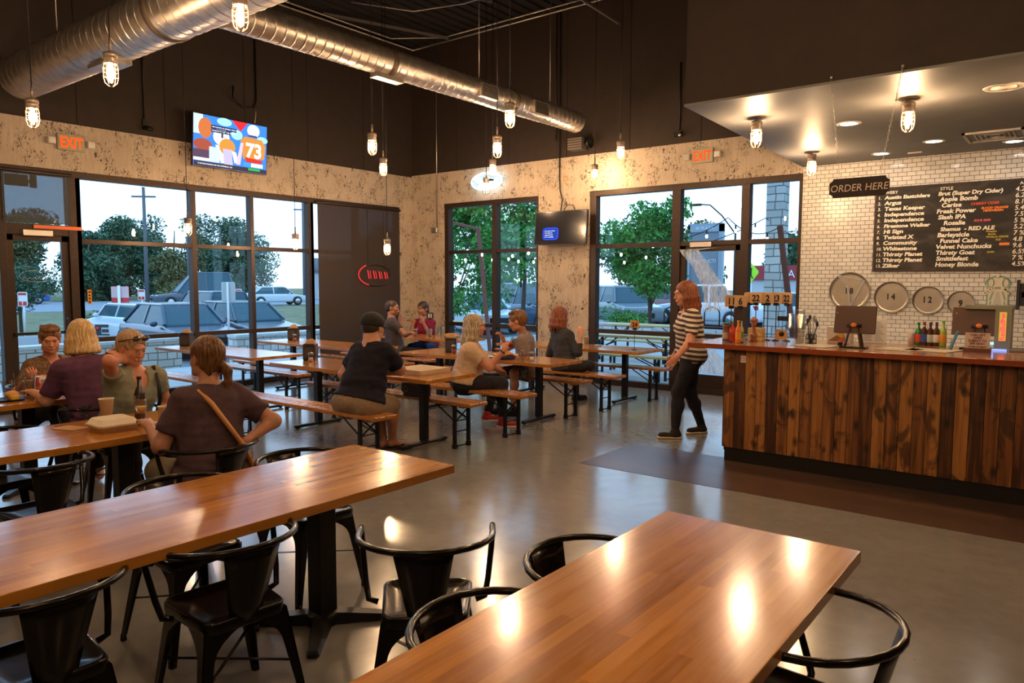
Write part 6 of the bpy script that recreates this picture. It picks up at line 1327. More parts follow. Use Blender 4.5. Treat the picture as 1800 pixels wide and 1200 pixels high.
# chalkboard menu
bx0, bz0, bw_, bh_ = 8.545, 1.865, 3.0, 1.045
t = thing('chalkboard_menu', (bx0,-.02,bz0), 0, 'wide black chalkboard beer menu on the white tiles', 'menu board'); 
k = NT('chalkboard_black'); nz = k.n('TexNoise', Vector=k.coords((3,3,7)), Scale=1, Detail=6, Distortion=.8); k.set('Base Color', k.ramp(nz, [(.45,(.014,.011,.009)),(.7,(.055,.045,.035))])).set('Roughness', .75)
mesh_obj('slate', MB().box((0,-.03,0),(bw_,0,bh_)), k.mat, t); mesh_obj('frame', MB().box((-.015,-.034,-.015),(bw_,0,0)).box((-.015,-.034,bh_),(bw_,0,bh_+.012)).box((-.015,-.034,0),(0,0,bh_)), pm('chalkboard_edge', (.05,.02,.015), .6), t)
CH = pm('chalk_white', (.80,.76,.66), .8); CHY = pm('chalk_yellow', (.60,.50,.08), .8); CHO = pm('chalk_orange', (.80,.22,.04), .8); CHR = pm('chalk_red', (.70,.10,.05), .8); CHP = pm('chalk_pink', (.75,.12,.18), .8)
def ln(s_, x, z, sz, m=None, b=.0026, nm='chalk_line', sx=1.0, sh=.12): text_mesh(nm, s_, sz, m or CH, T((x,-.032,z)) @ FACE_S, t, ext=.0006, bold=b, sx=sx, shear=sh)
rows = [('1.','Austin Eastciders','Brut (Super Dry Cider)','4.2%'),('2.','Argus','Apple Bomb','6.2%'),('3.','Texas Keeper','Cerise','8.1%'),('4.','Independence','Freak Power','5.4%'),('5.','Independence','Slash IPA','7.5%'),('6.','Firestone Walker','Rosalie','5 %'),('7.','Hi Sign','Shamus  - RED ALE','5.2%'),('8.','Twisted X','Barleysicle','7 %'),('9.','Community','Funnel Cake','4.8'),('10.','Whitestone','Velvet Nunchucks','9.6'),('11.','Thirsty Planet','Thirsty Goat','6.5%'),('12.','Thirsty Planet','Smittlefest','7 %'),('13.','Zilker','Honey Blonde','4.5%')]
ln('BREWERY', .02, .970, .052, b=.0006, sh=0); ln('STYLE', .72, .975, .052, b=.0006, sh=0); ln('ALC', 1.53, .985, .052, b=.0006, sh=0)
for i, (a, b_, c_2, d_) in enumerate(rows):
    z = .905-i*.0725; ln(a, .02, z, .055, b=.0006); ln(b_, .10, z, .066 if len(b_) < 15 else .060, sx=1.22, nm='brewery_name'); ln(c_2, (.70, .72, .74, .69, .71, .77, .74, .71, .74, .70, .70, .71, .70)[i], z+.006, .072 if len(c_2) < 17 else .064, sx=1.10, nm='beer_style'); ln(d_, 1.49, z+.006, .075, b=.001, nm='strength')
ln('CHERRY CIDER', 1.05, .775, .042, CHR, .001); ln('BLOOD ORANGE', 1.16, .722, .034, CHO, .0016); ln('HEFEWEIZEN', 1.18, .690, .034, CHO, .0016); ln('SOUR BEER', 1.09, .578, .034, CHP, .001); ln('Pineapple', 1.22, .445, .028, CHY, .0006); ln('Blonde', 1.24, .412, .028, CHY, .0006); ln('VANILLA CREAM', 1.22, .378, .030, CHY, .0006); ln('ALE', 1.32, .345, .030, CHY, .0006)
mesh_obj('chalk_patch', MB().box((1.36,-.0325,.285),(1.46,-.0315,.315)), CHO, t); ln('DARK', 1.24, .20, .028, CHY, .0006)
# pizza pans
M_PAN = pm('spun_aluminium', (.42,.38,.33), .33, .85, noise=.12, nscale=5)
for x, z, r_, s_, l in ((8.262,1.590,.258,'18','largest round pizza pan numbered 18, webbed with cobweb'),(8.768,1.519,.207,'14','second largest round pizza pan, on the tiles right of the webbed one'),(9.186,1.487,.178,'12','third round pizza pan, above the row of beer bottles'),(9.542,1.460,.149,'9','smallest round pizza pan numbered 9 on the white tiles')):
    t = thing('pizza_pan', (x,-.022,z), 0, l, 'pan', 'pizza pans on the tiles'); mesh_obj('pan', MB().lathe([(.001,.006),(r_*.84,.006),(r_*.90,.010),(r_*.97,.032),(r_,.032),(r_,.026),(r_*.93,.0),(.001,.0)],64,FACE_S,False), M_PAN, t)
    if len(s_) == 2:
        for q, chx in enumerate(s_): text_mesh('number', chx, .105, M_INK, T((-.075+q*.075+(.012 if chx == '1' else 0),-.009,-.03)) @ FACE_S, t, ext=.001, bold=.004, sx=.8)
    else: text_mesh('number', s_, .105, M_INK, T((-.025,-.009,-.04)) @ FACE_S, t, ext=.001, bold=.004, sx=.8)
    if s_ == '18':
        mb = MB()
        for p, q in (((-.15,.21),(.18,.14)),((-.15,.21),(-.03,.08)),((-.03,.08),(.02,-.19)),((.18,.14),(.02,-.19)),((.02,-.19),(-.02,-.27)),((.02,-.19),(.14,-.24))): mb.tube([(p[0],-.035,p[1]),((p[0]+q[0])/2,-.030,(p[1]+q[1])/2-.004),(q[0],-.035,q[1])], .005, 5)
        mesh_obj('cobweb_strands', mb, M_WEB, t)
# flying man metal sign
t = thing('brewery_sign', (9.915,-.02,1.36), 0, 'grey-green metal FLYING MAN brewery sign with a rocket arch', 'sign'); G1 = pm('sign_green', (.16,.28,.24), .5); G2 = pm('sign_cream', (.55,.52,.42), .5)
arch = [(-.115,0),(.115,0),(.115,.30)]+[(.155*math.cos(a*PI/10)*.9, .33+.10*math.sin(a*PI/10)) for a in range(0,11)]+[(-.115,.30)]
mesh_obj('backplate', MB().prism(arch,0,.006,FACE_S), G1, t); mesh_obj('inner_plate', MB().prism([(x*.86,z*.93+.012) for x, z in arch],.006,.009,FACE_S), G2, t)
for s_ in (-1,1):
    mesh_obj('lightning_stripe', MB().prism([(s_*.095,.02),(s_*.085,.02),(s_*.06,.12),(s_*.075,.12),(s_*.04,.24),(s_*.055,.24),(s_*.085,.14),(s_*.072,.14)],.010,.012,FACE_S), G1, t)
    mesh_obj('wing_loop', MB().tube([(s_*(.075+.032*math.cos(a*PI/7)),-.013,.345+.055*math.sin(a*PI/7)) for a in range(14)], .005, 5, closed=True), G1, t)
mesh_obj('tower', MB().prism([(-.055,.01),(.055,.01),(.015,.24),(-.015,.24)],.010,.013,FACE_S), pm('sign_grey2', (.40,.40,.36), .5), t)
mesh_obj('head_emblem', MB().lathe([(.024,0),(.02,.006),(.001,.008)],14,T((0,-.012,.425)) @ FACE_S), G2, t)
mesh_obj('star', MB().prism([((.020 if i % 2 == 0 else .008)*math.sin(i*PI/5), .075+(.020 if i % 2 == 0 else .008)*math.cos(i*PI/5)) for i in range(10)],.013,.015,FACE_S), M_INK, t)
bp = [(.165*math.sin(a), .155+.155*math.cos(a)) for a in [(-1.15+i*.23) for i in range(11)]]; bp2 = [(.125*math.sin(a), .15+.115*math.cos(a)) for a in [(1.15-i*.23) for i in range(11)]]
mesh_obj('ribbon', MB().prism([(x,z) for x, z in bp]+[(x,z) for x, z in bp2],.012,.016,FACE_S), G2, t)
for i, chx in enumerate('FLYING MAN'):
    if chx == ' ': continue
    a = -1.02+i*.225; text_mesh('ribbon_letter', chx, .036, M_INK, T((.143*math.sin(a),-.0175,.153+.133*math.cos(a))) @ Matrix.Rotation(a,4,'Y') @ T((0,0,-.012)) @ FACE_S, t, ext=.0004, align='CENTER', bold=.001)
text_mesh('small_lettering', 'BREWERY', .016, M_INK, T((0,-.014,.035)) @ FACE_S, t, ext=.0003, align='CENTER')
t = thing('wall_screen_arm', (10.12,-.02,1.40), 0, 'dark monitor edge on a bracket at the right edge of the tiles', 'monitor'); mesh_obj('bracket', MB().box((.05,-.30,.14),(.10,0,.2)), M_BLACK, t); mesh_obj('monitor', MB().box((.0,-.34,0),(.03,-.12,.34)).box((.03,-.30,.04),(.5,-.26,.30)), M_PLB, t)
# ================================================================ COUNTER THINGS
def number_stand(x, y, z, txt, label, h=.37, rot=0, mat=None, ink=None):
    t = thing('number_stand', (x,y,z), R(rot), label, 'number stand', 'wooden table number stands')
    mesh_obj('rod', MB().tube([(0,0,.01),(0,0,h-.05)], .0045, 6), M_BLACK, t); mesh_obj('base', MB().lathe([(.035,0),(.035,.006),(.008,.014)],14), M_BLACK, t)
    pl_ = mesh_obj('number_plate', MB().rbox((-.062,-.056,-.006),(.062,.056,.006),.014,T((0,-.006,h)) @ FACE_S), mat or pm('plywood_tag', (.60,.38,.20), .5), t)
    mesh_obj('clip', MB().box((-.025,-.016,h-.075),(.025,.004,h-.045)), M_BLACK, t)
    if txt: text_mesh('number', txt, .088, ink or M_INK, T((0,-.0135,h-.032)) @ FACE_S, pl_, ext=.0006, align='CENTER', bold=.003, sx=.85)
for x, y, tx, l, r0 in ((8.025,-3.57,'11','number stand at the far left of the counter, mostly edge-on',20),(8.13,-3.60,'6','number stand reading 6 behind the hot sauce bottles',0)):
    number_stand(x,y,CZ,tx,l,.40,r0)
for i, (x, y, tx, l, r0) in enumerate(((8.06,-3.16,'1','number stand at the left end of the rear row',35),(8.125,-3.17,'22','number stand reading 22, left one of the rear row',5),(8.185,-3.10,'15','number stand half hidden right of the left 22',0),(8.235,-3.14,'2','number stand reading 2 in the middle of the rear row',0),(8.315,-3.13,'23','number stand reading 23 in the rear row',-5),(8.42,-3.12,'22','number stand at the right end of the rear row',-25))):
    number_stand(x,y,CZ,tx,l,.425,r0)
number_stand(5.76,-1.33,TZ,'24','wooden number 24 stand on the pub table by the back window',.36,38,pm('plywood_tag_orange', (.55,.25,.08), .5))
number_stand(1.74,-1.30,TZ,'11','black number 11 stand in front of the woman in maroon',.36,38,pm('black_tag', (.02,.02,.02), .5), M_WH)
def bottle(name, x, y, z, r_, h, mat, label, lab=None, capc=(.5,.05,.03), neck=.38, grp=None, cat='bottle'):
    t = thing(name, (x,y,z), 0, label, cat, grp); nr = r_*neck
    mesh_obj('bottle_body', MB().lathe([(r_*.9,0),(r_,.01),(r_,h*.58),(r_*.8,h*.68),(nr,h*.78),(nr,h*.95),(nr*.9,h*.955)],16), mat, t)
    mesh_obj('cap', MB().lathe([(nr*1.2,h*.94),(nr*1.2,h),(nr*.6,h*1.005)],12), pm('cap_%d' % int(sum(capc)*100), capc, .4), t)
    if lab: mesh_obj('label', MB().lathe([(r_*1.015,h*.16),(r_*1.02,h*.165),(r_*1.02,h*.48),(r_*1.015,h*.485)],16), pm('label_%d_%d' % (int(lab[0]*100),int(lab[2]*100)), lab, .6), t)
    return t
GR = pm('green_glass', (.02,.16,.04), .12, coat=.5); BR = pm('brown_glass', (.07,.022,.008), .1, coat=.5); YG = pm('lime_glass', (.30,.42,.05), .15, coat=.5)
bottle('beer_bottle',9.535,-2.83,CZ,.030,.215,GR,'green beer bottle with a red label, first of the row',(.55,.06,.03),(.03,.2,.05),grp='bottles at the back of the counter')
bottle('beer_bottle',9.582,-2.83,CZ,.030,.222,BR,'brown beer bottle with a blue label',(.04,.10,.45),(.4,.03,.03),grp='bottles at the back of the counter')
bottle('beer_bottle',9.632,-2.83,CZ,.030,.218,BR,'brown beer bottle with a pale oval label',(.45,.50,.42),(.05,.05,.05),grp='bottles at the back of the counter')
bottle('beer_bottle',9.682,-2.83,CZ,.030,.220,BR,'brown beer bottle with a white and red label',(.62,.58,.5),(.05,.05,.05),grp='bottles at the back of the counter')
bottle('soda_bottle',9.735,-2.83,CZ,.030,.232,YG,'yellow-green soda bottle, last of the row',(.75,.30,.03),(.1,.3,.05),grp='bottles at the back of the counter')
t = thing('drinks_can', (9.480,-2.83,CZ), 0, 'pale drinks can at the left of the beer bottles', 'can'); mesh_obj('can', MB().lathe([(.026,0),(.030,.008),(.030,.112),(.025,.122)],16), pm('can_pale', (.55,.45,.38), .35, .5), t); mesh_obj('lid', MB().lathe([(.025,.121),(.024,.123),(.001,.119)],16), M_RIM, t)
bottle('hot_sauce_bottle',8.035,-3.555,CZ,.034,.20,pm('sriracha_red', (.50,.035,.012), .25, coat=.3),'wide red chilli sauce bottle with a green nozzle',(.42,.03,.01),(.03,.28,.04),.3)
bottle('hot_sauce_bottle',8.135,-3.66,CZ,.026,.215,pm('sauce_orange', (.70,.22,.02), .25, coat=.3),'slim orange hot sauce bottle with a yellow cap',(.75,.30,.04),(.7,.3,.08),.42)
bottle('hot_sauce_bottle',8.085,-3.45,CZ,.024,.20,pm('sauce_clear', (.45,.40,.30), .2, coat=.3),'pale slim sauce bottle behind the red one',(.1,.35,.1),(.05,.3,.08),.4)
bottle('cheese_shaker',7.975,-3.56,CZ,.036,.185,pm('chilli_flake_jar', (.17,.06,.03), .3, coat=.4),'brown glass shaker with a green lid at the counter end',(.35,.30,.24),(.02,.20,.05),.9)
for x,y,l in ((8.21,-3.50,'small salt shaker beside the pepper mill'),(8.19,-3.62,'small pepper shaker beside the orange sauce')): bottle('table_shaker',x,y,CZ,.018,.085,M_CLEAR,l,None,(.4,.4,.4),.9,cat='shaker')
t = thing('pepper_mill', (8.18,-3.37,CZ), 0, 'turned reddish wooden pepper mill on the counter', 'pepper mill'); WM = pm('turned_wood', (.30,.085,.025), .3, coat=.4)
mesh_obj('body', MB().lathe([(.038,0),(.040,.01),(.028,.03),(.036,.05),(.036,.065),(.022,.085),(.017,.13),(.021,.16),(.030,.172),(.022,.18)],18), WM, t); mesh_obj('head', MB().lathe([(.022,.183),(.040,.20),(.034,.222),(.018,.235),(.008,.242)],18), WM, t)
t = thing('cup_sleeve_box', (8.145,-3.22,CZ), 0, 'stack of yellowish takeout boxes behind the number rods', 'boxes')
for i in range(3): mesh_obj('box', MB().box((-.06,-.05,i*.043),(.085,.05,i*.043+.040)), pm('kraft_yellow', (.60,.42,.16), .7), t)
t = thing('menu_stand', (9.15,-2.80,CZ), 0, 'white printed menu card leaning by the till tablet', 'menu'); mesh_obj('card', MB().rbox((-.11,-.003,0),(.11,.003,.235),.002), pm('paper_cool', (.62,.60,.56), .6), t); mesh_obj('logo', MB().lathe([(.028,0),(.001,.001)],18,T((-.045,-.0045,.19)) @ Matrix.Diagonal((1,1,.6,1)) @ FACE_S), M_INK, t); mb = MB()
for i in range(12): mb.box((-.09,-.0045,.02+i*.0125),(-.01-.01*(i % 3),-.0035,.024+i*.0125)); mb.box((.01,-.0045,.02+i*.0165),(.09-.012*(i % 4),-.0035,.024+i*.0165))
mesh_obj('print', mb, pm('print_grey', (.15,.14,.13), .7), t); mesh_obj('foot', MB().box((-.11,-.03,-.0),(.11,.03,.005)), M_CLEAR, t)
def cupstack(x,y,n,r_,h,label,mat):
    t = thing('cup_stack', (x,y,CZ), 0, label, 'cups')
    mesh_obj('bottom_cup', MB().lathe([(r_*.75,0),(r_,.14),(r_*1.05,.142),(r_*.98,.138)],16), mat, t)
    mb = MB(); 
    for i in range(n): mb.lathe([(r_*.99,.14+i*.014),(r_*1.06,.150+i*.014),(r_*1.06,.152+i*.014),(r_*.95,.148+i*.014)],16)
    mesh_obj('cup_rims', mb, mat, t)
M_CUPC = glass('clear_plastic_cup', (.84,.84,.82), 1.1, .15)
cupstack(8.50,-3.24,10,.043,.3,'shorter stack of clear plastic cups right of the number stands',M_CUPC); cupstack(8.60,-3.30,13,.045,.3,'taller stack of clear plastic cups right of the number stands',M_CUPC); cupstack(8.56,-3.12,9,.043,.3,'stack of clear plastic cups behind the other two',M_CUPC)
t = thing('cup_label_card', (8.44,-3.33,CZ), 0, 'small kraft card with a dark logo in front of the cups', 'card'); mesh_obj('card', MB().box((-.06,-.004,.03),(.05,.0,.125)), pm('kraft_orange', (.55,.27,.08), .6), t); mesh_obj('logo', MB().lathe([(.026,0),(.001,.001)],14,T((0,-.006,.085)) @ FACE_S), M_INK, t); mesh_obj('holder', MB().box((-.065,-.02,0),(.055,.02,.03)), M_CLEAR, t); mesh_obj('dark_label', MB().box((-.05,.012,.21),(.06,.016,.255)), M_INK, t); mesh_obj('clip', MB().tube([(.0,.014,.03),(.0,.014,.22)],.003,5), M_BLACK, t)
t = thing('utensil_caddy', (8.715,-3.33,CZ), 0, 'wire caddy of pens and steel utensils beside the cups', 'caddy'); mb = MB()
for z in (.01,.05,.09): mb.tube([(.05*math.cos(a*PI/6),.04*math.sin(a*PI/6),z) for a in range(12)],.003,5,closed=True)
for a in range(8): mb.tube([(.05*math.cos(a*PI/4),.04*math.sin(a*PI/4),0),(.05*math.cos(a*PI/4),.04*math.sin(a*PI/4),.09)],.0025,5)
mesh_obj('rack', mb, M_BLACK, t); mesh_obj('jar', MB().lathe([(.030,.004),(.034,.1),(.03,.10)],14), M_CLEAR, t)
for i in range(6):
    a = i*1.05; mesh_obj('utensil', MB().tube([(.01*math.cos(a),.01*math.sin(a),.01),(.05*math.cos(a),.04*math.sin(a),.17+.03*(i % 3))],.005,6).ball((.052*math.cos(a),.042*math.sin(a),.19+.03*(i % 3)),(.014,.006,.028),8,6), M_RIM if i % 2 else pm('utensil_black', (.03,.03,.04), .4), t)
t = thing('pizza_slice_box', (8.90,-3.02,CZ), 0, 'white card box printed with a pizza slice', 'box'); mesh_obj('box', MB().box((-.11,-.05,0),(.10,.10,.155)), pm('card_white', (.60,.54,.46), .7), t); mesh_obj('flap', MB().box((-.02,-.055,.155),(.10,.02,.17)), pm('card_white', (.60,.54,.46), .7), t)
mesh_obj('slice_picture', MB().prism([(-.10,.02),(.06,.02),(.04,.11),(-.0,.095)],.051,.053,FACE_S), pm('print_brown', (.28,.13,.03), .6), t); mesh_obj('tomato_picture', MB().prism(oval(.02,.03,.025,.018,10),.053,.055,FACE_S), CHR, t); mesh_obj('crust_picture', MB().prism([(-.02,.075),(.035,.05),(.045,.10),(.0,.13)],.053,.055,FACE_S), pm('print_yellow', (.55,.35,.08), .6), t)
BRN = pm('till_brown', (.075,.028,.015), .45)
def till(x, y, label, w=.34, rot=0, h0=.12):
    t = thing('till_tablet', (x,y,CZ), R(rot), label, 'tablet'); Mt = T((0,.02,h0+.13)) @ Matrix.Rotation(R(-12),4,'X')
    mesh_obj('tablet_case', MB().rbox((-w/2,-.125,-.014),(w/2,.125,.014),.012,Mt @ FACE_S), BRN, t); mesh_obj('screen', MB().box((-w/2+.02,.0145,-.105),(w/2-.02,.0155,.105),Mt), emis('till_screen_glow', (.5,.6,.8), .6), t)
    mesh_obj('stand', MB().bar((-.07,-.02,.012),(-.035,-.005,.19),.045,.014).bar((.07,-.02,.012),(.035,-.005,.19),.045,.014), BRN, t)
    mesh_obj('hinge', MB().tube([(-.06,-.015,.20),(.06,-.015,.20)],.016,8), M_BLACK, t); mesh_obj('foot', MB().rbox((-.11,-.07,0),(.11,.07,.012),.01), M_BLACK, t)
    mesh_obj('pumpkin_sticker', MB().ball((0,-.032,.205),(.026,.006,.02),10,6), CHO, t)
    for sx_ in (-1,1): mesh_obj('rivet', MB().ball((sx_*w*.42,-.0+sx_*.0,.25-sx_*.06),.006,6,5), M_RIM, t)
    return t
till(9.13,-3.49,'brown backed till tablet on an A-shaped stand in the middle of the counter',.345)
till(10.02,-2.90,'wide brown backed till tablet near the right edge of the counter',.42,0,.11)
mesh_obj('reader', MB().rbox((-.13,-.03,.012),(-.095,.02,.045),.006), M_BLACK, [o for o in bpy.data.objects if o.name == 'till_tablet'][0])
t = thing('tabs_notice', (10.05,-3.30,CZ), 0, 'handwritten notice about tabs left open, in a wooden block', 'sign'); mesh_obj('block', MB().box((-.10,-.03,0),(.10,.03,.035)), pm('notice_block', (.12,.045,.02), .5), t); mesh_obj('card', MB().box((-.09,-.003,.03),(.09,.0,.165)), pm('card_pinkish', (.62,.50,.42), .7), t); mb = MB()
for i, s_ in enumerate(('TABS LEFT','OPEN','SUBJECT TO','20% GRAT.','AT END OF NIGHT')): text_mesh('lettering', s_, .024 if i < 4 else .015, pm('marker_maroon', (.15,.02,.03), .7), T((0,-.0045,.138-i*.024)) @ FACE_S, t, ext=.0004, align='CENTER', bold=.0008)
t = thing('energy_drink_cooler', (10.185,-2.93,CZ), 0, 'small grey counter cooler with glowing red and blue graphics', 'cooler'); mesh_obj('cabinet', MB().box((-.05,.0,0),(.07,.24,.37)), pm('cooler_grey', (.22,.22,.17), .4), t); mesh_obj('cabinet_top', MB().box((-.28,.02,.352),(.08,.24,.385)), pm('cooler_grey', (.22,.22,.17), .4), t)
o1 = mesh_obj('glowing_panel', MB().box((-.018,-.003,.08),(.035,.0,.33)), emis('cooler_yellow_glow', (.9,.55,.05), .5), t); text_mesh('lettering', 'RedBull', .055, emis('cooler_red_glow', (1,.03,.03), 3), T((.026,-.005,.085)) @ Matrix.Rotation(PI/2,4,'Y').inverted() @ FACE_S, o1, ext=.0005, bold=.002)
mesh_obj('bull_emblem', MB().prism([(-.005,.24),(.022,.25),(.012,.27),(.026,.29),(.018,.325),(-.004,.31),(.004,.28),(-.010,.26)],.004,.006,FACE_S), emis('cooler_red_glow', (1,.03,.03), 3), o1); mesh_obj('lit_shelf', MB().box((-.26,-.0,.045),(-.05,.004,.065)), emis('cooler_blue_glow', (.10,.30,1.0), 4), t); mesh_obj('display_strip', MB().box((-.27,-.09,.001),(.05,-.03,.012)), emis('cooler_strip_glow', (.25,.35,.95), 1.2), t)
tag(mesh_obj('serving_tray', MB().rbox((10.25,-3.05,CZ),(10.6,-2.8,CZ+.02),.02), M_RIM), 'steel tray at the right edge of the counter', 'tray')
for x0,x1,y,l in ((8.60,8.94,-3.60,'newspaper sheet lying left of the middle till tablet'),(9.30,9.60,-3.50,'newspaper sheet lying right of the middle till tablet'),(9.52,9.86,-3.45,'newspaper sheet lying furthest right on the counter')):
    t = thing('newspaper_sheet', (x0,y,CZ), R(-4), l, 'paper'); mesh_obj('sheet', MB().prism([(0,0),(x1-x0,-.06),(x1-x0+.05,.26),(.04,.30)],0,.003), pm('newsprint', (.50,.44,.34), .8, noise=.12, nscale=40), t)
t = thing('scanner_cable', (9.90,-3.10,CZ), 0, 'black cable and folded flyers beside the right till tablet', 'cable'); mesh_obj('cable', MB().tube([(0,0,.01),(.06,.03,.02),(.12,-.01,.035),(.16,.02,.02)],.010,6), M_BLACK, t); mesh_obj('flyer', MB().prism([(0,0),(.02,0),(.07,.16),(.055,.16)],0,.11,T((-.08,.05,0)) @ FACE_S), pm('flyer_teal', (.12,.30,.32), .6), t)
# ================================================================ TABLE THINGS
M_NAP = pm('napkin_brown', (.42,.24,.12), .9)
def napkin(x, y, z, label, rot=0, tilt=1):
    t = thing('napkin_dispenser', (x,y,z), R(rot), label, 'napkin dispenser', 'black napkin dispensers'); mesh_obj('case', MB().rbox((-.075,-.095,0),(.075,.095,.20),.025), pm('dispenser_black', (.018,.016,.015), .35, coat=.2), t)
    mesh_obj('side_window', MB().rbox((-.055,-.0975,.03),(.055,-.0945,.165),.001).box((.0748,-.07,.03),(.0775,.07,.165)), pm('dispenser_smoke', (.07,.055,.05), .25), t)
    mesh_obj('napkins', MB().loft([[(-.06,-.05,.198),(.06,-.05,.198),(.06,.05,.198),(-.06,.05,.198)],[(-.035,-.03,.235),(.055,-.02,.245),(.05,.03,.232),(-.03,.03,.238)],[(.0,-.01,.258),(.03,-.005,.262),(.03,.01,.255),(.0,.012,.256)]],True,True,smooth=False), M_NAP, t)
for x,y,l in ((.36,-4.98,'black napkin dispenser on the empty table by the left windows'),(.60,-3.30,'black napkin dispenser on the table in front of the dark shade'),(3.34,-5.02,'black napkin dispenser at the left end of the pizza box table'),(3.98,-3.20,'black napkin dispenser beside the pepper flake shaker')): napkin(x,y,TZ,l,38)
def shaker(x,y,z,label,col=(.35,.10,.03)):
    t = thing('glass_shaker', (x,y,z), 0, label, 'shaker'); mesh_obj('glass', MB().lathe([(.030,0),(.032,.01),(.026,.06),(.030,.085),(.026,.09)],14), M_CLEAR, t); mesh_obj('flakes', MB().lathe([(.025,.004),(.025,.05),(.001,.052)],12), pm('shaker_fill_%d' % int(col[0]*100), col, .8), t); mesh_obj('lid', MB().lathe([(.030,.088),(.031,.105),(.012,.114)],14), M_RIM, t)
shaker(3.52,-5.15,TZ,'glass shaker beside the pizza table napkin dispenser',(.6,.4,.25)); shaker(4.12,-3.30,TZ,'glass shaker of red pepper flakes on the food basket table',(.35,.05,.02)); shaker(.80,-3.42,TZ,'glass shaker on the table before the dark shade',(.4,.12,.05)); shaker(5.50,-3.42,TZ,'clear salt shaker by the food basket',(.7,.68,.62))
t = thing('water_bottle', (5.44,-3.52,TZ), 0, 'clear squat bottle at the right of the food basket', 'bottle'); mesh_obj('glass', MB().lathe([(.028,0),(.03,.01),(.03,.08),(.016,.10),(.016,.125)],14), M_CLEAR, t); mesh_obj('stopper', MB().lathe([(.017,.12),(.017,.135),(.001,.136)],10), M_RIM, t)
# pizza box
t = thing('pizza_box', (5.20,-5.44,TZ), R(0), 'flat closed cardboard pizza box on the pub table', 'box'); KR = pm('corrugated_kraft', (.50,.36,.24), .8, noise=.05); t.location = (5.06,-5.30,TZ)
mesh_obj('tray', MB().box((.004,.004,0),(.436,.436,.045)), KR, t); mesh_obj('lid', MB().box((0,0,.008),(.44,.44,.052)), KR, t, bevel=.002); mesh_obj('lock_tab_shadow', MB().box((.20,-.003,.035),(.24,.002,.05)), pm('tab_shadow', (.10,.05,.03), .8), t)  # tab drawn dark, its slot shadow put into the colour
# handbag on the hidden bench
t = thing('handbag', (5.16,-5.04,.483), R(5), 'dark brown handbag with a brass ring resting on the bench', 'handbag'); mesh_obj('bag', MB().rbox((-.14,-.07,0),(.17,.07,.14),.04), pm('bag_leather', (.035,.018,.012), .45), t); mesh_obj('flap', MB().rbox((-.13,-.078,.05),(.16,-.065,.145),.004), pm('bag_leather', (.035,.018,.012), .45), t); mesh_obj('ring', MB().tube([(-.06+.022*math.cos(a*PI/6),-.083,.085+.026*math.sin(a*PI/6)) for a in range(12)],.004,6,closed=True), pm('brass', (.5,.3,.1), .3, 1), t); mesh_obj('handle', MB().tube([(-.10,0,.13),(-.06,0,.19),(.06,0,.20),(.12,0,.13)],.009,6), pm('bag_leather', (.035,.018,.012), .45), t)
def pint(x,y,z,col,label,fill=.85,foam=True,h=.15,r_=.040,name='pint_glass',grp=None):
    t = thing(name, (x,y,z), 0, label, 'glass', grp); mesh_obj('glass', MB().lathe([(r_*.72,0),(r_*.74,.006),(r_,h),(r_*.96,h),(r_*.68,.012),(.001,.012)],18), M_CLEAR, t)
    if col: mesh_obj('drink', MB().lathe([(r_*.64,.013),(r_*(.66+.28*fill),h*fill),(.001,h*fill)],18), pm('drink_%d_%d' % (int(col[0]*100),int(col[1]*100)), col, .1, coat=.5, emit=None), t)
    if col and foam: mesh_obj('foam', MB().lathe([(r_*(.66+.28*fill),h*fill),(r_*(.68+.28*fill),h*(fill+.10)),(.001,h*(fill+.11))],18), pm('beer_foam', (.85,.80,.70), .8), t)
pint(4.83,-1.12,TZ,(.75,.42,.04),'pint of golden beer on the number 24 table',.80)
tag(mesh_obj('coin_dish', MB().lathe([(.05,0),(.06,.018),(.05,.015),(.001,.006)],18,T((5.03,-1.10,TZ))), M_RIM), 'shallow steel dish beside the pint of golden beer', 'dish')
pint(1.50,-1.42,TZ,(.30,.09,.02),'glass of amber beer with thick foam in front of the corner couple',.72); pint(1.62,-1.22,TZ,None,'empty stemless glass before the woman in maroon',h=.13,name='wine_tumbler'); pint(1.88,-1.18,TZ,None,'tall empty pint glass at the right of the corner table',h=.17)
t = thing('dinner_plate', (1.05,-1.40,TZ), 0, 'dark plate with food scraps on the corner table', 'plate'); mesh_obj('plate', MB().lathe([(.08,0),(.13,.015),(.12,.013),(.001,.006)],24), M_PLB, t); mesh_obj('food', MB().ball((.01,.02,.02),(.05,.04,.018),8,6), pm('bread_crust', (.45,.22,.08), .8), t)
t = thing('bread_loaf', (2.30,-1.35,TZ), R(10), 'brown paper wrapped loaf at the right end of the corner table', 'bread'); mesh_obj('loaf', MB().ball((0,0,.04),(.16,.08,.045),14,8), pm('bread_crust', (.45,.22,.08), .8), t)
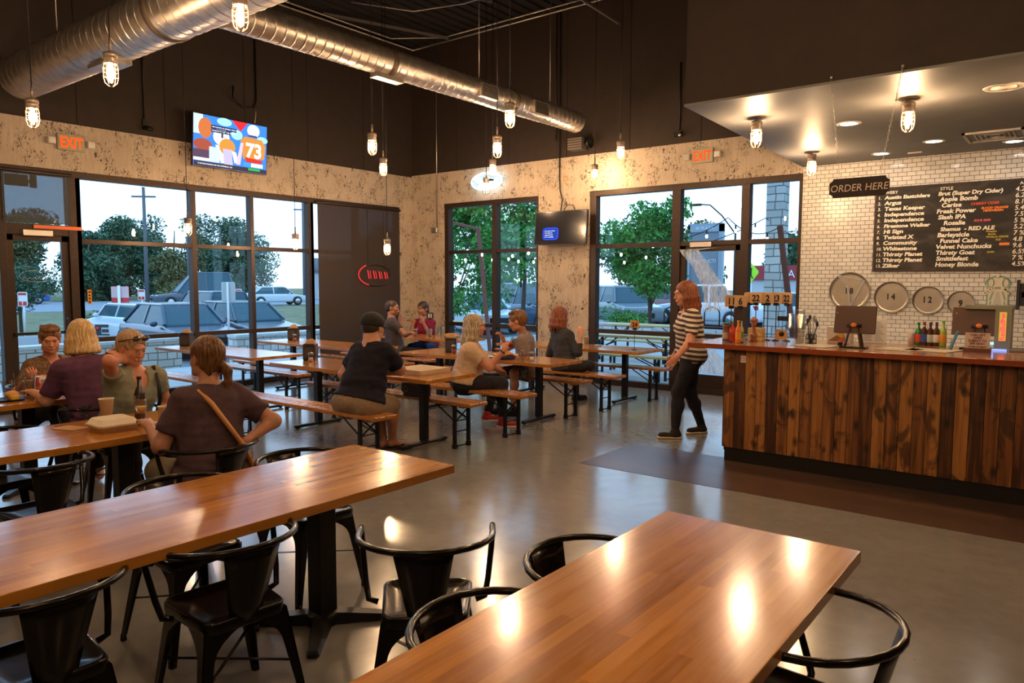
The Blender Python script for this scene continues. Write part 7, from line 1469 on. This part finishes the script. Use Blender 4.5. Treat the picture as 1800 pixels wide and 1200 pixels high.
# food basket on pub table
t = thing('food_basket', (5.10,-3.42,TZ), 0, 'paper lined basket of fries between the two drinkers', 'basket'); mesh_obj('basket', MB().lathe([(.11,0),(.15,.045),(.14,.045),(.10,.006),(.001,.006)],20), pm('basket_navy', (.03,.04,.18), .5), t)
mb = MB(); rs = random.Random(9)
pts = [(.15*math.cos(a*PI/6)*rs.uniform(.9,1.3), .15*math.sin(a*PI/6)*rs.uniform(.9,1.3), rs.uniform(.04,.075)) for a in range(12)]; mb.add([(0,0,.02)]+pts, [(0,i+1,(i+1)%12+1) for i in range(12)]); mesh_obj('lining_paper', mb, pm('deli_paper', (.60,.36,.16), .8), t)
mb = MB()
for i in range(34): a = rs.uniform(0,6.3); q = rs.uniform(0,.10); b_ = rs.uniform(0,6.3); mb.bar((q*math.cos(a)-.03*math.cos(b_),q*math.sin(a)-.03*math.sin(b_),rs.uniform(.04,.06)),(q*math.cos(a)+.03*math.cos(b_),q*math.sin(a)+.03*math.sin(b_),rs.uniform(.045,.085)),.009)
fr = mesh_obj('fries', mb, pm('fries_gold', (.62,.30,.06), .6), t); fr['kind'] = 'stuff'
t = thing('side_plate', (4.86,-3.36,TZ), 0, 'small plate with sauce pots left of the food basket', 'plate'); mesh_obj('plate', MB().lathe([(.06,0),(.10,.012),(.09,.010),(.001,.005)],20), pm('plate_cream', (.6,.5,.4), .4), t); mesh_obj('sauce_pot', MB().lathe([(.022,.006),(.027,.035),(.022,.03),(.001,.028)],12,T((.02,.01,0))), CHR, t)
# raised cup in the blonde woman's hand
hp = P8_HAND
t = thing('plastic_cup', (float(hp[0])+.055,float(hp[1])+.045,float(hp[2])+.03), 0, 'clear plastic cup of red drink raised in a hand', 'cup'); t.rotation_euler = (R(-25),R(20),0)
mesh_obj('cup', MB().lathe([(.028,0),(.042,.12),(.044,.122),(.040,.118),(.026,.004)],18), M_CUPC, t); mesh_obj('red_drink', MB().lathe([(.025,.006),(.032,.05),(.001,.052)],16), pm('drink_red', (.45,.02,.015), .15), t)
# takeout table
t = thing('takeout_box', (5.86,-8.44,TZ), R(-2), 'white hinged foam takeout box near the table edge', 'box'); FM = M_FOAM
def fr_ring(s_, z): return [(x*s_, y*s_, z) for x, y in ((-.12,-.10),(-.10,-.12),(.10,-.12),(.12,-.10),(.12,.10),(.10,.12),(-.10,.12),(-.12,.10))]
mesh_obj('tray', MB().loft([fr_ring(.86,0),fr_ring(1.0,.036),fr_ring(1.05,.038),fr_ring(1.05,.042)]), FM, t); mesh_obj('lid', MB().loft([fr_ring(1.05,.043),fr_ring(1.05,.047),fr_ring(.98,.050),fr_ring(.82,.078),fr_ring(.76,.080)]), FM, t)
def papercup(x,y,z,label,r_=.043,h=.125,grp='frosted cups'):
    t = thing('plastic_cup', (x,y,z), 0, label, 'cup', grp); mesh_obj('cup', MB().lathe([(r_*.68,0),(r_,h),(r_*1.06,h+.003),(r_*.96,h),(r_*.66,.004),(.001,.004)],20), pm('frosted_cup', (.55,.44,.33), .35, coat=.2), t)
papercup(5.52,-8.33,TZ,'frosted plastic cup left of the white takeout box',.047,.15); papercup(5.98,-8.16,TZ,'white paper cup by the arm of the woman with the tan strap'); papercup(4.05,-8.12,TZ,'white paper cup at the elbow of the woman in purple',.04,.13)
t = thing('paper_napkin', (5.62,-8.60,TZ), R(20), 'folded brown napkin left of the white takeout box', 'napkin'); mesh_obj('napkin', MB().box((-.09,-.06,0),(.09,.06,.006)), M_NAP, t)
t = thing('wine_glass', (5.84,-8.25,TZ), 0, 'stemmed glass with pale wine behind the white takeout box', 'glass'); mesh_obj('bowl', MB().lathe([(.004,.075),(.022,.085),(.038,.12),(.039,.155),(.032,.195),(.030,.195),(.036,.155),(.034,.12),(.003,.083)],20), M_CLEAR, t); mesh_obj('stem', MB().lathe([(.036,0),(.034,.003),(.006,.008),(.004,.02),(.004,.078)],16), M_CLEAR, t); mesh_obj('wine', MB().lathe([(.006,.086),(.031,.115),(.033,.125),(.001,.126)],16), pm('white_wine', (.75,.50,.14), .08, coat=.5), t)
bottle('wine_bottle',5.66,-8.17,TZ,.037,.30,pm('dark_wine_glass', (.03,.012,.008), .08, coat=.6),'dark bottle with a pale neck label behind the wine glass',(.20,.12,.08),(.02,.01,.01),.36)
# crowded left table
pint(3.98,-8.26,TZ,(.25,.13,.05),'tall iced tea glass nearest the purple sleeve',.75,False,.19,.042); pint(3.78,-8.36,TZ,None,'empty tumbler among the glasses at the left edge',h=.13); pint(3.62,-8.22,TZ,None,'tall empty glass at the left edge of the picture',h=.17)
pint(3.70,-8.52,TZ,(.35,.30,.25),'short glass of iced water at the left edge',.6,False,.11)
bottle('sauce_bottle',3.86,-8.16,TZ,.026,.15,pm('ketchup_red', (.40,.03,.02), .3, coat=.3),'small red sauce bottle among the glasses at left',(.5,.2,.05),(.5,.5,.5),.5)
t = thing('dinner_plate', (4.02,-8.42,TZ), 0, 'dark plate with a burger at the near edge of the left table', 'plate'); mesh_obj('plate', MB().lathe([(.08,0),(.12,.014),(.11,.012),(.001,.006)],24), M_PLB, t); mesh_obj('burger', MB().ball((-.02,.02,.04),(.05,.05,.035),12,8), pm('bun_gold', (.60,.30,.10), .6), t); mesh_obj('wrapper', MB().rbox((.02,-.02,.01),(.09,.04,.045),.01), pm('wrapper_yellow', (.70,.40,.04), .5), t)
t = thing('napkin_dispenser', (3.58,-8.05,TZ), R(10), 'low metal napkin holder behind the glasses at left', 'napkin dispenser'); mesh_obj('case', MB().rbox((-.08,-.05,0),(.08,.05,.10),.01), M_RIM, t); mesh_obj('napkins', MB().box((-.07,-.035,.10),(.07,.035,.115)), M_PAPERW, t)
